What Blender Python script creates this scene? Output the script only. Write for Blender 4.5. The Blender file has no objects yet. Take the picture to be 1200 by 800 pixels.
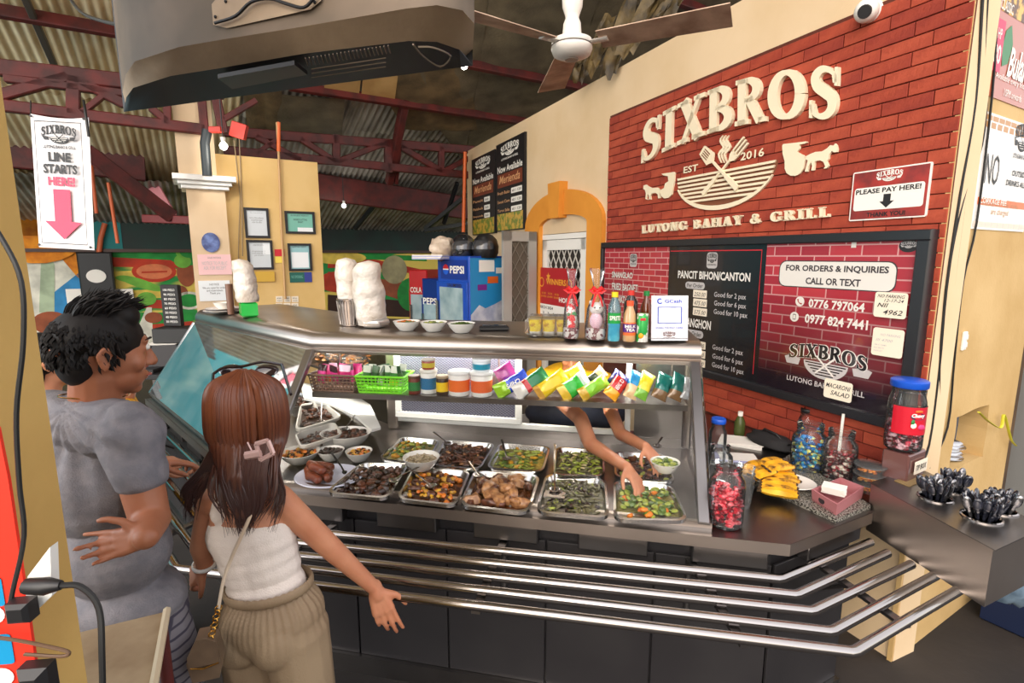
import bpy, bmesh, math, random
from mathutils import Vector, Matrix, noise
R = random.Random(7)
PI = math.pi
# ---------------------------------------------------------------- camera
F = 620.0; PITCH = math.atan(100 / F); EYE = 1.9
scene = bpy.context.scene
cd = bpy.data.cameras.new('camera'); cam = bpy.data.objects.new('camera', cd)
scene.collection.objects.link(cam); scene.camera = cam
cd.sensor_width = 36; cd.lens = F / 1200 * 36; cd.clip_start = .02; cd.clip_end = 200
cam.location = (0, 0, EYE); cam.rotation_euler = (PI / 2 - PITCH, 0, 0)
# ---------------------------------------------------------------- daylight
w = bpy.data.worlds.new('world'); scene.world = w; w.use_nodes = True
nt = w.node_tree; bg = nt.nodes['Background']
sky = nt.nodes.new('ShaderNodeTexSky'); sky.sky_type = 'NISHITA'; sky.sun_disc = False
sky.sun_elevation = math.radians(38); sky.sun_rotation = math.radians(200); sky.air_density = 1.0; sky.dust_density = 3.0
mixw = nt.nodes.new('ShaderNodeMixRGB'); mixw.inputs[0].default_value = .55
nt.links.new(sky.outputs[0], mixw.inputs[1]); mixw.inputs[2].default_value = (5.6, 5.1, 4.6, 1)
nt.links.new(mixw.outputs[0], bg.inputs[0]); bg.inputs[1].default_value = .42
def area(name, loc, target, sx, sy, power, col):
    l = bpy.data.lights.new(name, 'AREA'); l.shape = 'RECTANGLE'; l.size = sx; l.size_y = sy; l.energy = power; l.color = col
    o = bpy.data.objects.new(name, l); scene.collection.objects.link(o); o.location = loc
    o.rotation_euler = (Vector(target) - Vector(loc)).to_track_quat('-Z', 'Y').to_euler()
    return o
area('daylight_front', (-1.6, -2.6, 3.5), (.6, 3.0, 1.3), 4.5, 2.2, 105, (1, .95, .88))
area('daylight_left', (-5.6, .8, 2.2), (-1.5, 5.0, 2.6), 3.0, 2.0, 90, (.86, .94, 1))
vs = scene.view_settings
vs.view_transform = 'Standard'; vs.look = 'None'; vs.gamma = 1; vs.use_curve_mapping = False; vs.exposure = 0.0
scene.cycles.max_bounces = 8; scene.cycles.transparent_max_bounces = 16; scene.cycles.use_denoising = True
scene.cycles.caustics_reflective = False; scene.cycles.caustics_refractive = False; scene.cycles.sample_clamp_indirect = 4
# ---------------------------------------------------------------- unprojection: picture measurements to metres
cP, sP = math.cos(PITCH), math.sin(PITCH)
def ray(x, y):
    dx = (x - 600) / F; dy = (y - 400) / F
    return Vector((dx, cP - dy * sP, -(sP + dy * cP)))
def at_d(x, y, D): r = ray(x, y); return Vector((0, 0, EYE)) + r * (D / r.y)
def at_z(x, y, z): r = ray(x, y); return Vector((0, 0, EYE)) + r * ((z - EYE) / r.z)
def at_pl(x, y, p0, n):
    r = ray(x, y); o = Vector((0, 0, EYE)); return o + r * ((Vector(p0) - o).dot(n) / r.dot(n))
def frame(o, xd, yd):
    x = Vector(xd).normalized(); y = Vector(yd).normalized(); z = x.cross(y).normalized(); y = z.cross(x)
    m = Matrix((x, y, z)).transposed().to_4x4(); m.translation = Vector(o); return m
def infr(fr, px, py):
    p = at_pl(px, py, fr.translation, fr.col[2].to_3d()); q = fr.inverted() @ p; return q.x, q.y
# ---------------------------------------------------------------- materials
MATS = {}
def lin(c):
    return tuple(((v / 255) / 12.92 if v / 255 <= .04045 else ((v / 255 + .055) / 1.055) ** 2.4) for v in c)
def mat(name, col, rough=.5, metal=0, col2=None, ns=8, nd=3, bump=0, bs=None, stretch=None, spec=.5, emis=0, lo=.35, hi=.65, coat=0, trans=0, sub=0, alpha=1):
    if name in MATS: return MATS[name]
    m = bpy.data.materials.new(name); m.use_nodes = True; n = m.node_tree.nodes; L = m.node_tree.links
    b = n['Principled BSDF']; c = lin(col) + (1,)
    b.inputs['Base Color'].default_value = c; b.inputs['Roughness'].default_value = rough; b.inputs['Metallic'].default_value = metal
    b.inputs['Specular IOR Level'].default_value = spec; b.inputs['Coat Weight'].default_value = coat
    b.inputs['Transmission Weight'].default_value = trans; b.inputs['Alpha'].default_value = alpha
    if sub: b.inputs['Subsurface Weight'].default_value = sub; b.inputs['Subsurface Scale'].default_value = .01; b.inputs['Subsurface Radius'].default_value = (1, .4, .2)
    if emis: b.inputs['Emission Color'].default_value = c; b.inputs['Emission Strength'].default_value = emis
    if col2 or bump:
        tc = n.new('ShaderNodeTexCoord'); mp = n.new('ShaderNodeMapping'); L.new(tc.outputs['Object'], mp.inputs[0])
        if stretch: mp.inputs['Scale'].default_value = stretch
    if col2:
        t = n.new('ShaderNodeTexNoise'); t.inputs['Scale'].default_value = ns; t.inputs['Detail'].default_value = nd; L.new(mp.outputs[0], t.inputs[0])
        r = n.new('ShaderNodeValToRGB'); r.color_ramp.elements[0].position = lo; r.color_ramp.elements[1].position = hi
        r.color_ramp.elements[0].color = c; r.color_ramp.elements[1].color = lin(col2) + (1,)
        L.new(t.outputs['Fac'], r.inputs[0]); L.new(r.outputs[0], b.inputs['Base Color'])
        if emis: L.new(r.outputs[0], b.inputs['Emission Color'])
    if bump:
        t2 = n.new('ShaderNodeTexNoise'); t2.inputs['Scale'].default_value = bs or ns; t2.inputs['Detail'].default_value = 4; L.new(mp.outputs[0], t2.inputs[0])
        bp = n.new('ShaderNodeBump'); bp.inputs['Strength'].default_value = bump; bp.inputs['Distance'].default_value = .01
        L.new(t2.outputs['Fac'], bp.inputs['Height']); L.new(bp.outputs[0], b.inputs['Normal'])
    MATS[name] = m; return m
def glassmat(name, tint=(1, 1, 1), gloss=.05, ior=1.45, dust=0):
    if name in MATS: return MATS[name]
    m = bpy.data.materials.new(name); m.use_nodes = True; n = m.node_tree.nodes; L = m.node_tree.links
    n.remove(n['Principled BSDF']); out = n['Material Output']
    fr = n.new('ShaderNodeFresnel'); fr.inputs[0].default_value = ior
    t = n.new('ShaderNodeBsdfTransparent'); t.inputs[0].default_value = tint + (1,)
    g = n.new('ShaderNodeBsdfGlossy'); g.inputs['Roughness'].default_value = gloss
    mx = n.new('ShaderNodeMixShader'); L.new(fr.outputs[0], mx.inputs[0]); L.new(t.outputs[0], mx.inputs[1]); L.new(g.outputs[0], mx.inputs[2])
    last = mx
    if dust:
        d = n.new('ShaderNodeBsdfDiffuse'); d.inputs[0].default_value = (.8, .85, .85, 1)
        tc = n.new('ShaderNodeTexCoord'); tx = n.new('ShaderNodeTexNoise'); tx.inputs['Scale'].default_value = 7; L.new(tc.outputs['Object'], tx.inputs[0])
        mm = n.new('ShaderNodeMath'); mm.operation = 'MULTIPLY'; mm.inputs[1].default_value = dust; L.new(tx.outputs['Fac'], mm.inputs[0])
        m2 = n.new('ShaderNodeMixShader'); L.new(mm.outputs[0], m2.inputs[0]); L.new(mx.outputs[0], m2.inputs[1]); L.new(d.outputs[0], m2.inputs[2]); last = m2
    L.new(last.outputs[0], out.inputs[0]); MATS[name] = m; return m
C_ = lambda n, c, **k: mat(n, c, **k)
STEEL = mat('steel', (184, 174, 166), rough=.34, metal=1, col2=(170, 160, 152), ns=2.5)
STEELD = mat('steel_dark', (150, 146, 144), rough=.3, metal=1, col2=(130, 126, 124), ns=2.5)
CHROME = mat('chrome', (176, 170, 166), rough=.16, metal=1)
CREAM = mat('cream_paint', (226, 200, 164), rough=.85, col2=(218, 190, 150), ns=2.2, nd=5, bump=.12, bs=60)
PLAS = mat('black_plastic', (22, 22, 24), rough=.45)
DARK = mat('dark_laminate', (38, 36, 38), rough=.38, col2=(46, 44, 45), ns=3)
WHITE = mat('white_paint', (236, 234, 228), rough=.55)
PAPER = mat('paper', (240, 236, 228), rough=.8)
MAROON = mat('maroon_steel', (96, 30, 26), rough=.6, col2=(66, 24, 22), ns=7, bump=.15, bs=30)
GLASS = glassmat('clear_glass')
FILM = glassmat('clear_film', (.97, .97, .97), .12, 1.35, .12)
RED = mat('red_print', (205, 34, 48), rough=.5)
BLACK = mat('black_print', (24, 22, 24), rough=.5)
CERAM = mat('white_melamine', (236, 232, 224), rough=.25)
# ---------------------------------------------------------------- mesh builder
class MB:
    def __init__(s): s.v = []; s.f = []; s.mi = []; s.mats = []; s.sm = []; s.M = None
    def m(s, mt):
        if mt is None: return 0 if s.mats else 0
        if mt not in s.mats: s.mats.append(mt)
        return s.mats.index(mt)
    def add(s, vs, fs, mt=None, smooth=False):
        k = len(s.v); i = s.m(mt)
        for p in vs:
            p = Vector(p); s.v.append(s.M @ p if s.M else p)
        for f in fs: s.f.append([k + a for a in f]); s.mi.append(i); s.sm.append(smooth)
        return s
    def box(s, c, d, mt=None, rz=0, b=0, mtx=None):
        x, y, z = d[0] / 2, d[1] / 2, d[2] / 2; X = Matrix.Translation(Vector(c)) @ (mtx or Matrix.Rotation(rz, 4, 'Z'))
        if b <= 0:
            vs = [X @ Vector((i * x, j * y, k * z)) for k in (-1, 1) for j in (-1, 1) for i in (-1, 1)]
            return s.add(vs, [(0, 2, 3, 1), (4, 5, 7, 6), (0, 1, 5, 4), (2, 6, 7, 3), (0, 4, 6, 2), (1, 3, 7, 5)], mt)
        b = min(b, x * .95, y * .95, z * .95); vs = []
        for k in (-1, 1):
            for (e, h) in ((b, 0), (0, b)) if k < 0 else ((0, b), (b, 0)):
                for i, j in ((-1, -1), (1, -1), (1, 1), (-1, 1)):
                    vs.append(X @ Vector((i * (x - e), j * (y - e), k * (z - h))))
        fs = [(3, 2, 1, 0), (12, 13, 14, 15)]
        for r in range(3):
            for q in range(4): fs.append((r * 4 + q, r * 4 + (q + 1) % 4, r * 4 + 4 + (q + 1) % 4, r * 4 + 4 + q))
        return s.add(vs, fs, mt)
    def tube(s, pts, r, mt=None, seg=8, cap=True, flat=1.0, up=None):
        pts = [Vector(p) for p in pts]; n = len(pts); rs = r if isinstance(r, (list, tuple)) else [r] * n
        vs = []; prev = None
        for i, p in enumerate(pts):
            t = (pts[min(i + 1, n - 1)] - pts[max(i - 1, 0)])
            if t.length < 1e-9: t = Vector((0, 0, 1))
            t.normalize()
            if prev is None: a = Vector(up) if up else (Vector((0, 0, 1)) if abs(t.z) < .9 else Vector((1, 0, 0)))
            else: a = prev
            a = a - t * a.dot(t)
            if a.length < 1e-6: a = t.orthogonal()
            a.normalize(); prev = a; b = t.cross(a)
            for k in range(seg):
                an = 2 * PI * k / seg; vs.append(p + a * (math.cos(an) * rs[i] * flat) + b * (math.sin(an) * rs[i]))
        fs = [(i * seg + k, i * seg + (k + 1) % seg, (i + 1) * seg + (k + 1) % seg, (i + 1) * seg + k) for i in range(n - 1) for k in range(seg)]
        if cap: fs += [tuple(range(seg))[::-1], tuple((n - 1) * seg + k for k in range(seg))]
        return s.add(vs, fs, mt, True)
    def lathe(s, prof, o=(0, 0, 0), mt=None, seg=20, mtx=None, smooth=True, sx=1, sy=1):
        o = Vector(o); vs = []
        for r, z in prof:
            for k in range(seg):
                a = 2 * PI * k / seg; p = Vector((r * math.cos(a) * sx, r * math.sin(a) * sy, z)); vs.append(o + (mtx @ p if mtx else p))
        n = len(prof); fs = [(i * seg + k, i * seg + (k + 1) % seg, (i + 1) * seg + (k + 1) % seg, (i + 1) * seg + k) for i in range(n - 1) for k in range(seg)]
        if prof[0][0] > 1e-5: fs.append(tuple(range(seg))[::-1])
        if prof[-1][0] > 1e-5 : fs.append(tuple((n - 1) * seg + k for k in range(seg)))
        return s.add(vs, fs, mt, smooth)
    def prism(s, poly, z0, z1, mt=None, side=None):
        n = len(poly); A = sum(poly[i][0] * poly[(i + 1) % n][1] - poly[(i + 1) % n][0] * poly[i][1] for i in range(n))
        if A < 0: poly = poly[::-1]
        vs = [(p[0], p[1], z0) for p in poly] + [(p[0], p[1], z1) for p in poly]
        s.add(vs, [tuple(range(n, 2 * n))] + ([] if z0 == z1 else [tuple(range(n))[::-1]]), mt)
        if z0 != z1: s.add(vs, [(i, (i + 1) % n, n + (i + 1) % n, n + i) for i in range(n)], side or mt)
        return s
    def rect(s, x0, y0, x1, y1, z, mt, t=0, r=0):
        if r > 0:
            p = []
            for cx, cy, a0 in ((x1 - r, y1 - r, 0), (x0 + r, y1 - r, 90), (x0 + r, y0 + r, 180), (x1 - r, y0 + r, 270)):
                for k in range(5): a = math.radians(a0 + k * 22.5); p.append((cx + r * math.cos(a), cy + r * math.sin(a)))
        else: p = [(x0, y0), (x1, y0), (x1, y1), (x0, y1)]
        return s.prism(p, z - t, z, mt)
    def blob(s, c, r, mt=None, amp=.15, fr=3, seg=8, rings=6, seed=0, rot=None):
        r = Vector(r) if not isinstance(r, (int, float)) else Vector((r, r, r)); vs = []; c = Vector(c)
        q = rot or Matrix.Identity(3)
        def pt(th, ph):
            d = Vector((math.sin(th) * math.cos(ph), math.sin(th) * math.sin(ph), math.cos(th)))
            k = 1 + amp * noise.noise(d * fr + Vector((seed * 7.3, seed * 3.1, seed)))
            return c + q @ Vector((d.x * r.x * k, d.y * r.y * k, d.z * r.z * k))
        vs.append(pt(0, 0))
        for i in range(1, rings):
            for k in range(seg): vs.append(pt(PI * i / rings, 2 * PI * k / seg))
        vs.append(pt(PI, 0)); fs = [(0, 1 + k, 1 + (k + 1) % seg) for k in range(seg)]
        for i in range(rings - 2):
            for k in range(seg): a = 1 + i * seg; fs.append((a + k, a + seg + k, a + seg + (k + 1) % seg, a + (k + 1) % seg))
        e = len(vs) - 1; a = 1 + (rings - 2) * seg
        fs += [(a + (k + 1) % seg, a + k, e) for k in range(seg)]
        return s.add(vs, fs, mt, True)
    def ribbon(s, pts, ws, z0, z1, mt):
        n = len(pts); L = []; Rr = []
        for i in range(n):
            a = Vector(pts[max(i - 1, 0)]); b = Vector(pts[min(i + 1, n - 1)]); t = (b - a); t = t.normalized() if t.length > 1e-9 else Vector((1, 0)); nn = Vector((-t.y, t.x))
            w_ = ws[i] / 2 if isinstance(ws, (list, tuple)) else ws / 2; p = Vector(pts[i]); L.append(p + nn * w_); Rr.append(p - nn * w_)
        vs = [(p.x, p.y, z1) for p in L] + [(p.x, p.y, z1) for p in Rr]
        fs = [(i, n + i, n + i + 1, i + 1) for i in range(n - 1)]
        if z0 != z1:
            vs += [(p.x, p.y, z0) for p in L] + [(p.x, p.y, z0) for p in Rr]
            fs += [(i + 1, 2 * n + i + 1, 2 * n + i, i) for i in range(n - 1)] + [(n + i, 3 * n + i, 3 * n + i + 1, n + i + 1) for i in range(n - 1)]
            fs += [(0, 2 * n, 3 * n, n), (n - 1, 2 * n - 1, 4 * n - 1, 3 * n - 1)]
        return s.add(vs, fs, mt)
    def text(s, t, x0, y0, w_, h, z, mt, bold=.0, slant=0, extr=0, rot=0):
        vs, fs = text_geo(t, bold, extr, slant)
        xs = [v[0] for v in vs]; ys = [v[1] for v in vs]; ax, bx, ay, by = min(xs), max(xs), min(ys), max(ys)
        fx = w_ / (bx - ax); fy = h / (by - ay); ca, sa = math.cos(rot), math.sin(rot)
        out = []
        for v in vs:
            X = (v[0] - ax) * fx; Y = (v[1] - ay) * fy; out.append((x0 + X * ca - Y * sa, y0 + X * sa + Y * ca, z + v[2]))
        return s.add(out, fs, mt)
    def build(s, name, mt=None, parent=None, smooth=None, autos=True):
        me = bpy.data.meshes.new(name)
        if mt is not None and not s.mats: s.mats.append(mt)
        me.from_pydata([tuple(v) for v in s.v], [], s.f)
        for m_ in s.mats: me.materials.append(m_)
        me.polygons.foreach_set('material_index', s.mi); me.polygons.foreach_set('use_smooth', [bool(a) if smooth is None else smooth for a in s.sm])
        me.update()
        if any(s.sm) or smooth: 
            try: me.set_sharp_from_angle(angle=math.radians(50))
            except Exception: pass
        o = bpy.data.objects.new(name, me); scene.collection.objects.link(o)
        if parent is not None: put(o, parent)
        return o
def put(o, parent):
    # geometry is built in world space; a child keeps its place under its parent
    o.parent = parent; o.matrix_parent_inverse = wm(parent).inverted(); return o
def wm(o):
    if o.parent: return wm(o.parent) @ o.matrix_parent_inverse @ o.matrix_basis
    return o.matrix_basis.copy()
TC = {}
def text_geo(t, bold, extr, slant):
    k = (t, bold, extr, slant)
    if k in TC: return TC[k]
    cu = bpy.data.curves.new('t', 'FONT'); cu.body = t; cu.offset = bold; cu.extrude = extr; cu.shear = slant; cu.resolution_u = 2; cu.fill_mode = 'FRONT' if not extr else 'BOTH'
    cu.space_line = .9; cu.align_x = 'CENTER'
    o = bpy.data.objects.new('t', cu); scene.collection.objects.link(o); dg = bpy.context.evaluated_depsgraph_get(); dg.update()
    me = o.evaluated_get(dg).to_mesh(); vs = [tuple(v.co) for v in me.vertices]; fs = [tuple(p.vertices) for p in me.polygons]
    o.evaluated_get(dg).to_mesh_clear(); bpy.data.objects.remove(o); bpy.data.curves.remove(cu); TC[k] = (vs, fs); return vs, fs
def tag(o, label, cat, group=None, kind=None):
    if label: o['label'] = label
    if cat: o['category'] = cat
    if group: o['group'] = group
    if kind: o['kind'] = kind
    return o
def thing(name, label, cat, loc=(0, 0, 0), group=None, rz=0):
    o = bpy.data.objects.new(name, None); scene.collection.objects.link(o); o.empty_display_size = .05
    o.location = loc; o.rotation_euler = (0, 0, rz); return tag(o, label, cat, group)
def struct(o): o['kind'] = 'structure'; return o
def dup(root, delta_m, label=None, group=None):
    # copies a thing, its parts and their sub-parts; delta_m moves it in world space
    r = root.copy(); scene.collection.objects.link(r); r.matrix_basis = delta_m @ root.matrix_basis
    def rec(a, b):
        for ch in list(a.children):
            c = ch.copy(); scene.collection.objects.link(c); c.parent = b; c.matrix_parent_inverse = ch.matrix_parent_inverse; rec(ch, c)
    rec(root, r)
    if label: r['label'] = label
    if group: r['group'] = group
    return r
def place(o, loc, rz=0, sc=1, tilt=None):
    o.matrix_basis = Matrix.Translation(Vector(loc)) @ Matrix.Rotation(rz, 4, 'Z') @ (tilt or Matrix.Identity(4)) @ Matrix.Scale(sc, 4); return o
# ---- plan helpers
def isect(a, b, c, d):
    a, b, c, d = [Vector(p[:2]) for p in (a, b, c, d)]; r = b - a; q = d - c; k = r.x * q.y - r.y * q.x
    return a + r * (((c - a).x * q.y - (c - a).y * q.x) / k)
def offs(pts, s, z=None):
    """offset an open plan polyline to its left-hand side (inwards) by s, mitred"""
    P = [Vector(p[:2]) for p in pts]; seg = []
    for i in range(len(P) - 1):
        t = (P[i + 1] - P[i]).normalized(); n = Vector((-t.y, t.x)); seg.append((P[i] + n * s, P[i + 1] + n * s))
    out = [seg[0][0]]
    for i in range(len(seg) - 1): out.append(isect(seg[i][0], seg[i][1], seg[i + 1][0], seg[i + 1][1]))
    out.append(seg[-1][1])
    return [Vector((p.x, p.y, z)) if z is not None else p for p in out]
def sweep(mb, prof, pts, mt, closed=True, smooth=False, caps=True):
    """prof: list of (inset, z) swept along plan polyline pts"""
    rings = [offs(pts, s, z) for s, z in prof]; n = len(prof); k = len(pts); vs = [rings[i][j] for j in range(k) for i in range(n)]
    fs = []
    for j in range(k - 1):
        for i in range(n if closed else n - 1): fs.append((j * n + i, (j + 1) * n + i, (j + 1) * n + (i + 1) % n, j * n + (i + 1) % n))
    mb.add(vs, fs, mt, smooth)
    if closed and caps: mb.add([rings[i][0] for i in range(n)] + [rings[i][-1] for i in range(n)], [tuple(range(n)), tuple(range(n, 2 * n))[::-1]], mt)
    return mb
def catmull(pts, n=6):
    P = [Vector(p) for p in pts]; P = [P[0] * 2 - P[1]] + P + [P[-1] * 2 - P[-2]]; out = []
    for i in range(1, len(P) - 2):
        for k in range(n):
            t = k / n; a, b, c, d = P[i - 1], P[i], P[i + 1], P[i + 2]
            out.append(.5 * ((2 * b) + (c - a) * t + (2 * a - 5 * b + 4 * c - d) * t * t + (3 * b - a - 3 * c + d) * t ** 3))
    out.append(P[-2]); return out
# ---- serif lettering drawn from strokes
def arc(cx, cy, rx, ry, a0, a1, thin, thick, n=14):
    pts = []; ws = []
    for i in range(n + 1):
        a = math.radians(a0 + (a1 - a0) * i / n); pts.append((cx + rx * math.cos(a), cy + ry * math.sin(a))); ws.append(thin + (thick - thin) * abs(math.cos(a)))
    return pts, ws
def lin_(x0, y0, x1, y1, w_): return [(x0, y0), (x1, y1)], w_
def ser(x, y, l=.3): return [(x - l / 2, y), (x + l / 2, y)], .1
T_, K_ = .1, .22
GL = {
 'I': (.5, [lin_(.25, 0, .25, 1, K_), ser(.25, .05, .46), ser(.25, .95, .46)]),
 'X': (.95, [lin_(.22, 1, .74, 0, .24), lin_(.76, 1, .2, 0, .11), ser(.22, .95, .42), ser(.76, .95, .36), ser(.2, .05, .36), ser(.74, .05, .42)]),
 'B': (.82, [lin_(.22, 0, .22, 1, K_), arc(.36, .745, .26, .2, -90, 90, T_, K_), arc(.36, .27, .33, .225, -90, 90, T_, K_ + .02), lin_(.04, .95, .4, .95, .1), lin_(.04, .05, .4, .05, .1), lin_(.3, .52, .4, .52, .08)]),
 'R': (.9, [lin_(.22, 0, .22, 1, K_), arc(.36, .735, .28, .21, -90, 90, T_, K_), lin_(.04, .95, .4, .95, .1), ser(.22, .05, .4), lin_(.42, .55, .74, .02, .21), ser(.8, .05, .22), lin_(.3, .52, .42, .52, .09)]),
 'O': (.98, [arc(.49, .5, .36, .45, 0, 360, T_, .25, 28)]),
 'S': (.78, [(catmull([(.66, .7), (.62, .86), (.46, .95), (.3, .93), (.19, .8), (.24, .64), (.42, .53), (.58, .42), (.6, .24), (.5, .1), (.34, .05), (.18, .1), (.11, .28)], 4),
        [.05 + .19 * math.exp(-((i - 24) / 15.) ** 2) + (.03 if i < 4 or i > 44 else 0) for i in range(49)]), lin_(.68, .64, .68, .99, .07), lin_(.09, .36, .09, .01, .07)]),
 'L': (.78, [lin_(.22, 0, .22, 1, K_), ser(.22, .95, .42), lin_(.04, .05, .7, .05, .1), lin_(.68, .0, .68, .28, .08)]),
 'U': (.95, [([(.22, .95), (.22, .35), (.3, .14), (.48, .06), (.66, .14), (.74, .35), (.74, .95)], [K_, K_, .18, .12, .1, .1, .1]), ser(.22, .95, .4), ser(.74, .95, .32)]),
 'T': (.82, [lin_(.41, 0, .41, 1, K_), ser(.41, .05, .4), lin_(.04, .95, .78, .95, .1), lin_(.07, .98, .07, .72, .08), lin_(.75, .98, .75, .72, .08)]),
 'N': (.98, [lin_(.2, 0, .2, 1, .11), lin_(.2, .97, .78, .03, .23), lin_(.78, 0, .78, 1, .11), ser(.16, .95, .28), ser(.2, .05, .34), ser(.8, .95, .34)]),
 'G': (.95, [arc(.48, .5, .34, .45, 50, 318, T_, .24, 22), lin_(.76, .62, .76, .98, .07), lin_(.74, .06, .74, .42, .2), ser(.76, .42, .34)]),
 'A': (.95, [lin_(.48, 1, .2, 0, .11), lin_(.46, 1, .76, 0, .24), lin_(.3, .32, .64, .32, .09), ser(.18, .05, .34), ser(.76, .05, .38)]),
 'H': (1.0, [lin_(.22, 0, .22, 1, K_), lin_(.78, 0, .78, 1, K_), lin_(.2, .5, .8, .5, .1), ser(.22, .95, .4), ser(.22, .05, .4), ser(.78, .95, .4), ser(.78, .05, .4)]),
 'Y': (.9, [lin_(.22, 1, .48, .45, .23), lin_(.74, 1, .48, .45, .11), lin_(.46, 0, .46, .5, K_), ser(.2, .95, .36), ser(.74, .95, .32), ser(.46, .05, .4)]),
 'E': (.8, [lin_(.22, 0, .22, 1, K_), lin_(.04, .95, .7, .95, .1), lin_(.04, .05, .72, .05, .1), lin_(.22, .52, .56, .52, .09), lin_(.68, .98, .68, .74, .08), lin_(.7, 0, .7, .28, .08), lin_(.56, .4, .56, .64, .07)]),
 'P': (.8, [lin_(.22, 0, .22, 1, K_), arc(.36, .72, .3, .23, -90, 90, T_, K_), lin_(.04, .95, .4, .95, .1), ser(.22, .05, .42), lin_(.3, .49, .42, .49, .08)]),
 'K': (.95, [lin_(.22, 0, .22, 1, K_), lin_(.74, 1, .3, .42, .11), lin_(.4, .58, .76, 0, .23), ser(.22, .95, .4), ser(.22, .05, .4), ser(.74, .95, .3), ser(.78, .05, .3)]),
 '&': (1.0, [arc(.42, .76, .16, .2, 0, 360, .09, .13, 16), arc(.38, .28, .27, .24, 60, 330, .1, .2, 16), lin_(.32, .62, .84, .04, .2), lin_(.78, .48, .6, .16, .08)]),
 '!': (.4, [lin_(.2, .32, .2, 1, .2), lin_(.2, 0, .2, .2, .22)]),
}
def serif(mb, txt, fn, z0, z1, mt, gap=.06, fat=1.0):
    """fn maps (u in 0..1 along the word, v in 0..1 up the letters) to panel x, y"""
    tot = sum((GL[c][0] if c != ' ' else .5) + gap for c in txt) - gap; x = 0; sc = None
    for c in txt:
        if c == ' ': x += .5 + gap; continue
        for pts, ws in GL[c][1]:
            pts = [Vector(p[:2]) for p in pts]; n = len(pts)
            if n == 2:
                pts = [pts[0].lerp(pts[1], t / 3) for t in range(4)]; n = 4
            W = ws if isinstance(ws, (list, tuple)) else [ws] * n
            Lp = []; Rp = []
            for i in range(n):
                t = (pts[min(i + 1, n - 1)] - pts[max(i - 1, 0)])
                t = t.normalized() if t.length > 1e-9 else Vector((1, 0))
                nn = Vector((-t.y, t.x)) * (W[min(i, len(W) - 1)] * fat / 2)
                Lp.append(fn((x + pts[i].x + nn.x) / tot, pts[i].y + nn.y)); Rp.append(fn((x + pts[i].x - nn.x) / tot, pts[i].y - nn.y))
            vs = [(a[0], a[1], z1) for a in Lp] + [(a[0], a[1], z1) for a in Rp] + [(a[0], a[1], z0) for a in Lp] + [(a[0], a[1], z0) for a in Rp]
            fs = [(i, n + i, n + i + 1, i + 1) for i in range(n - 1)]
            if z0 != z1: fs += [(i + 1, 2 * n + i + 1, 2 * n + i, i) for i in range(n - 1)] + [(n + i, 3 * n + i, 3 * n + i + 1, n + i + 1) for i in range(n - 1)] + [(0, 2 * n, 3 * n, n), (n - 1, 2 * n - 1, 4 * n - 1, 3 * n - 1)]
            else: vs = vs[:2 * n]
            mb.add(vs, fs, mt)
        x += GL[c][0] + gap
def bil(p00, p10, p01, p11):
    a, b, c, d = [Vector(p) for p in (p00, p10, p01, p11)]
    return lambda u, v: (a * (1 - u) + b * u) * (1 - v) + (c * (1 - u) + d * u) * v
def arched(x0, y0, x1, y1, arch):
    """word box with arched top and bottom (a crest)"""
    return lambda u, v: (x0 + (x1 - x0) * u, y0 + (y1 - y0) * v + arch * (1 - (2 * u - 1) ** 2) * (1 if v > .5 else 1))
def remesh(name, prims, voxel, mt, parent=None, smooth=4, disp=None, sub=None):
    """prims: ('c', p0, p1, r0, r1) tapered capsule, ('e', centre, radii[, rot]) ellipsoid; fused into one continuous surface"""
    b = MB()
    for p in prims:
        if p[0] == 'c':
            _, a, c, r0, r1 = p; a = Vector(a); c = Vector(c); t = (c - a); L = t.length; t.normalize()
            pts = [a - t * r0 * math.cos(k) for k in (.01, .5, 1.0)] ; rs = [r0 * math.sin(k) for k in (.1, .5, 1.0)]
            pts += [a, c]; rs += [r0, r1]
            pts += [c + t * r1 * math.cos(k) for k in (1.0, .5, .01)]; rs += [r1 * math.sin(k) for k in (1.0, .5, .1)]
            b.tube(pts, rs, seg=14)
        else: b.blob(p[1], p[2], amp=0, seg=20, rings=14, rot=p[3] if len(p) > 3 else None)
    b.mats.append(mt)
    o = b.build(name + '_tmp')
    md = o.modifiers.new('r', 'REMESH'); md.mode = 'VOXEL'; md.voxel_size = voxel
    if smooth: ms = o.modifiers.new('s', 'SMOOTH'); ms.factor = .5; ms.iterations = smooth
    dg = bpy.context.evaluated_depsgraph_get(); dg.update()
    me = bpy.data.meshes.new_from_object(o.evaluated_get(dg)); me.name = name
    bpy.data.objects.remove(o)
    if not me.materials: me.materials.append(mt)
    me.polygons.foreach_set('use_smooth', [True] * len(me.polygons))
    if disp:
        ns_ = [v.normal.copy() for v in me.vertices]
        for v, n_ in zip(me.vertices, ns_): v.co = v.co + n_ * disp(v.co, n_)
    me.update()
    q = bpy.data.objects.new(name, me); scene.collection.objects.link(q)
    if parent is not None: put(q, parent)
    return q
# ================================================================ THE SETTING
WC = Vector((1.81, 2.24, 0)); WU = Vector((-.402, .915, 0)).normalized()
WF = frame(WC, -WU, (0, 0, 1))                      # brick wall: x to the right as seen, z out of the wall
RE = Vector((.858, .513, 0)).normalized(); RF = frame(WC, RE, (0, 0, 1))
TM = Vector((-.513, .858, 0)).normalized(); TO = Vector((-.64, 7.8, 0))
def wp(px, py): return infr(WF, px, py)
def onf(fr, x, y, z=0): return fr @ Vector((x, y, z))
b = MB(); b.box((0, 4, -.05), (30, 30, .1)); floor = struct(b.build('floor', mat('floor_concrete', (52, 46, 42), rough=.7, col2=(34, 31, 30), ns=1.6, nd=6, bump=.2, bs=20)))
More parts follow.
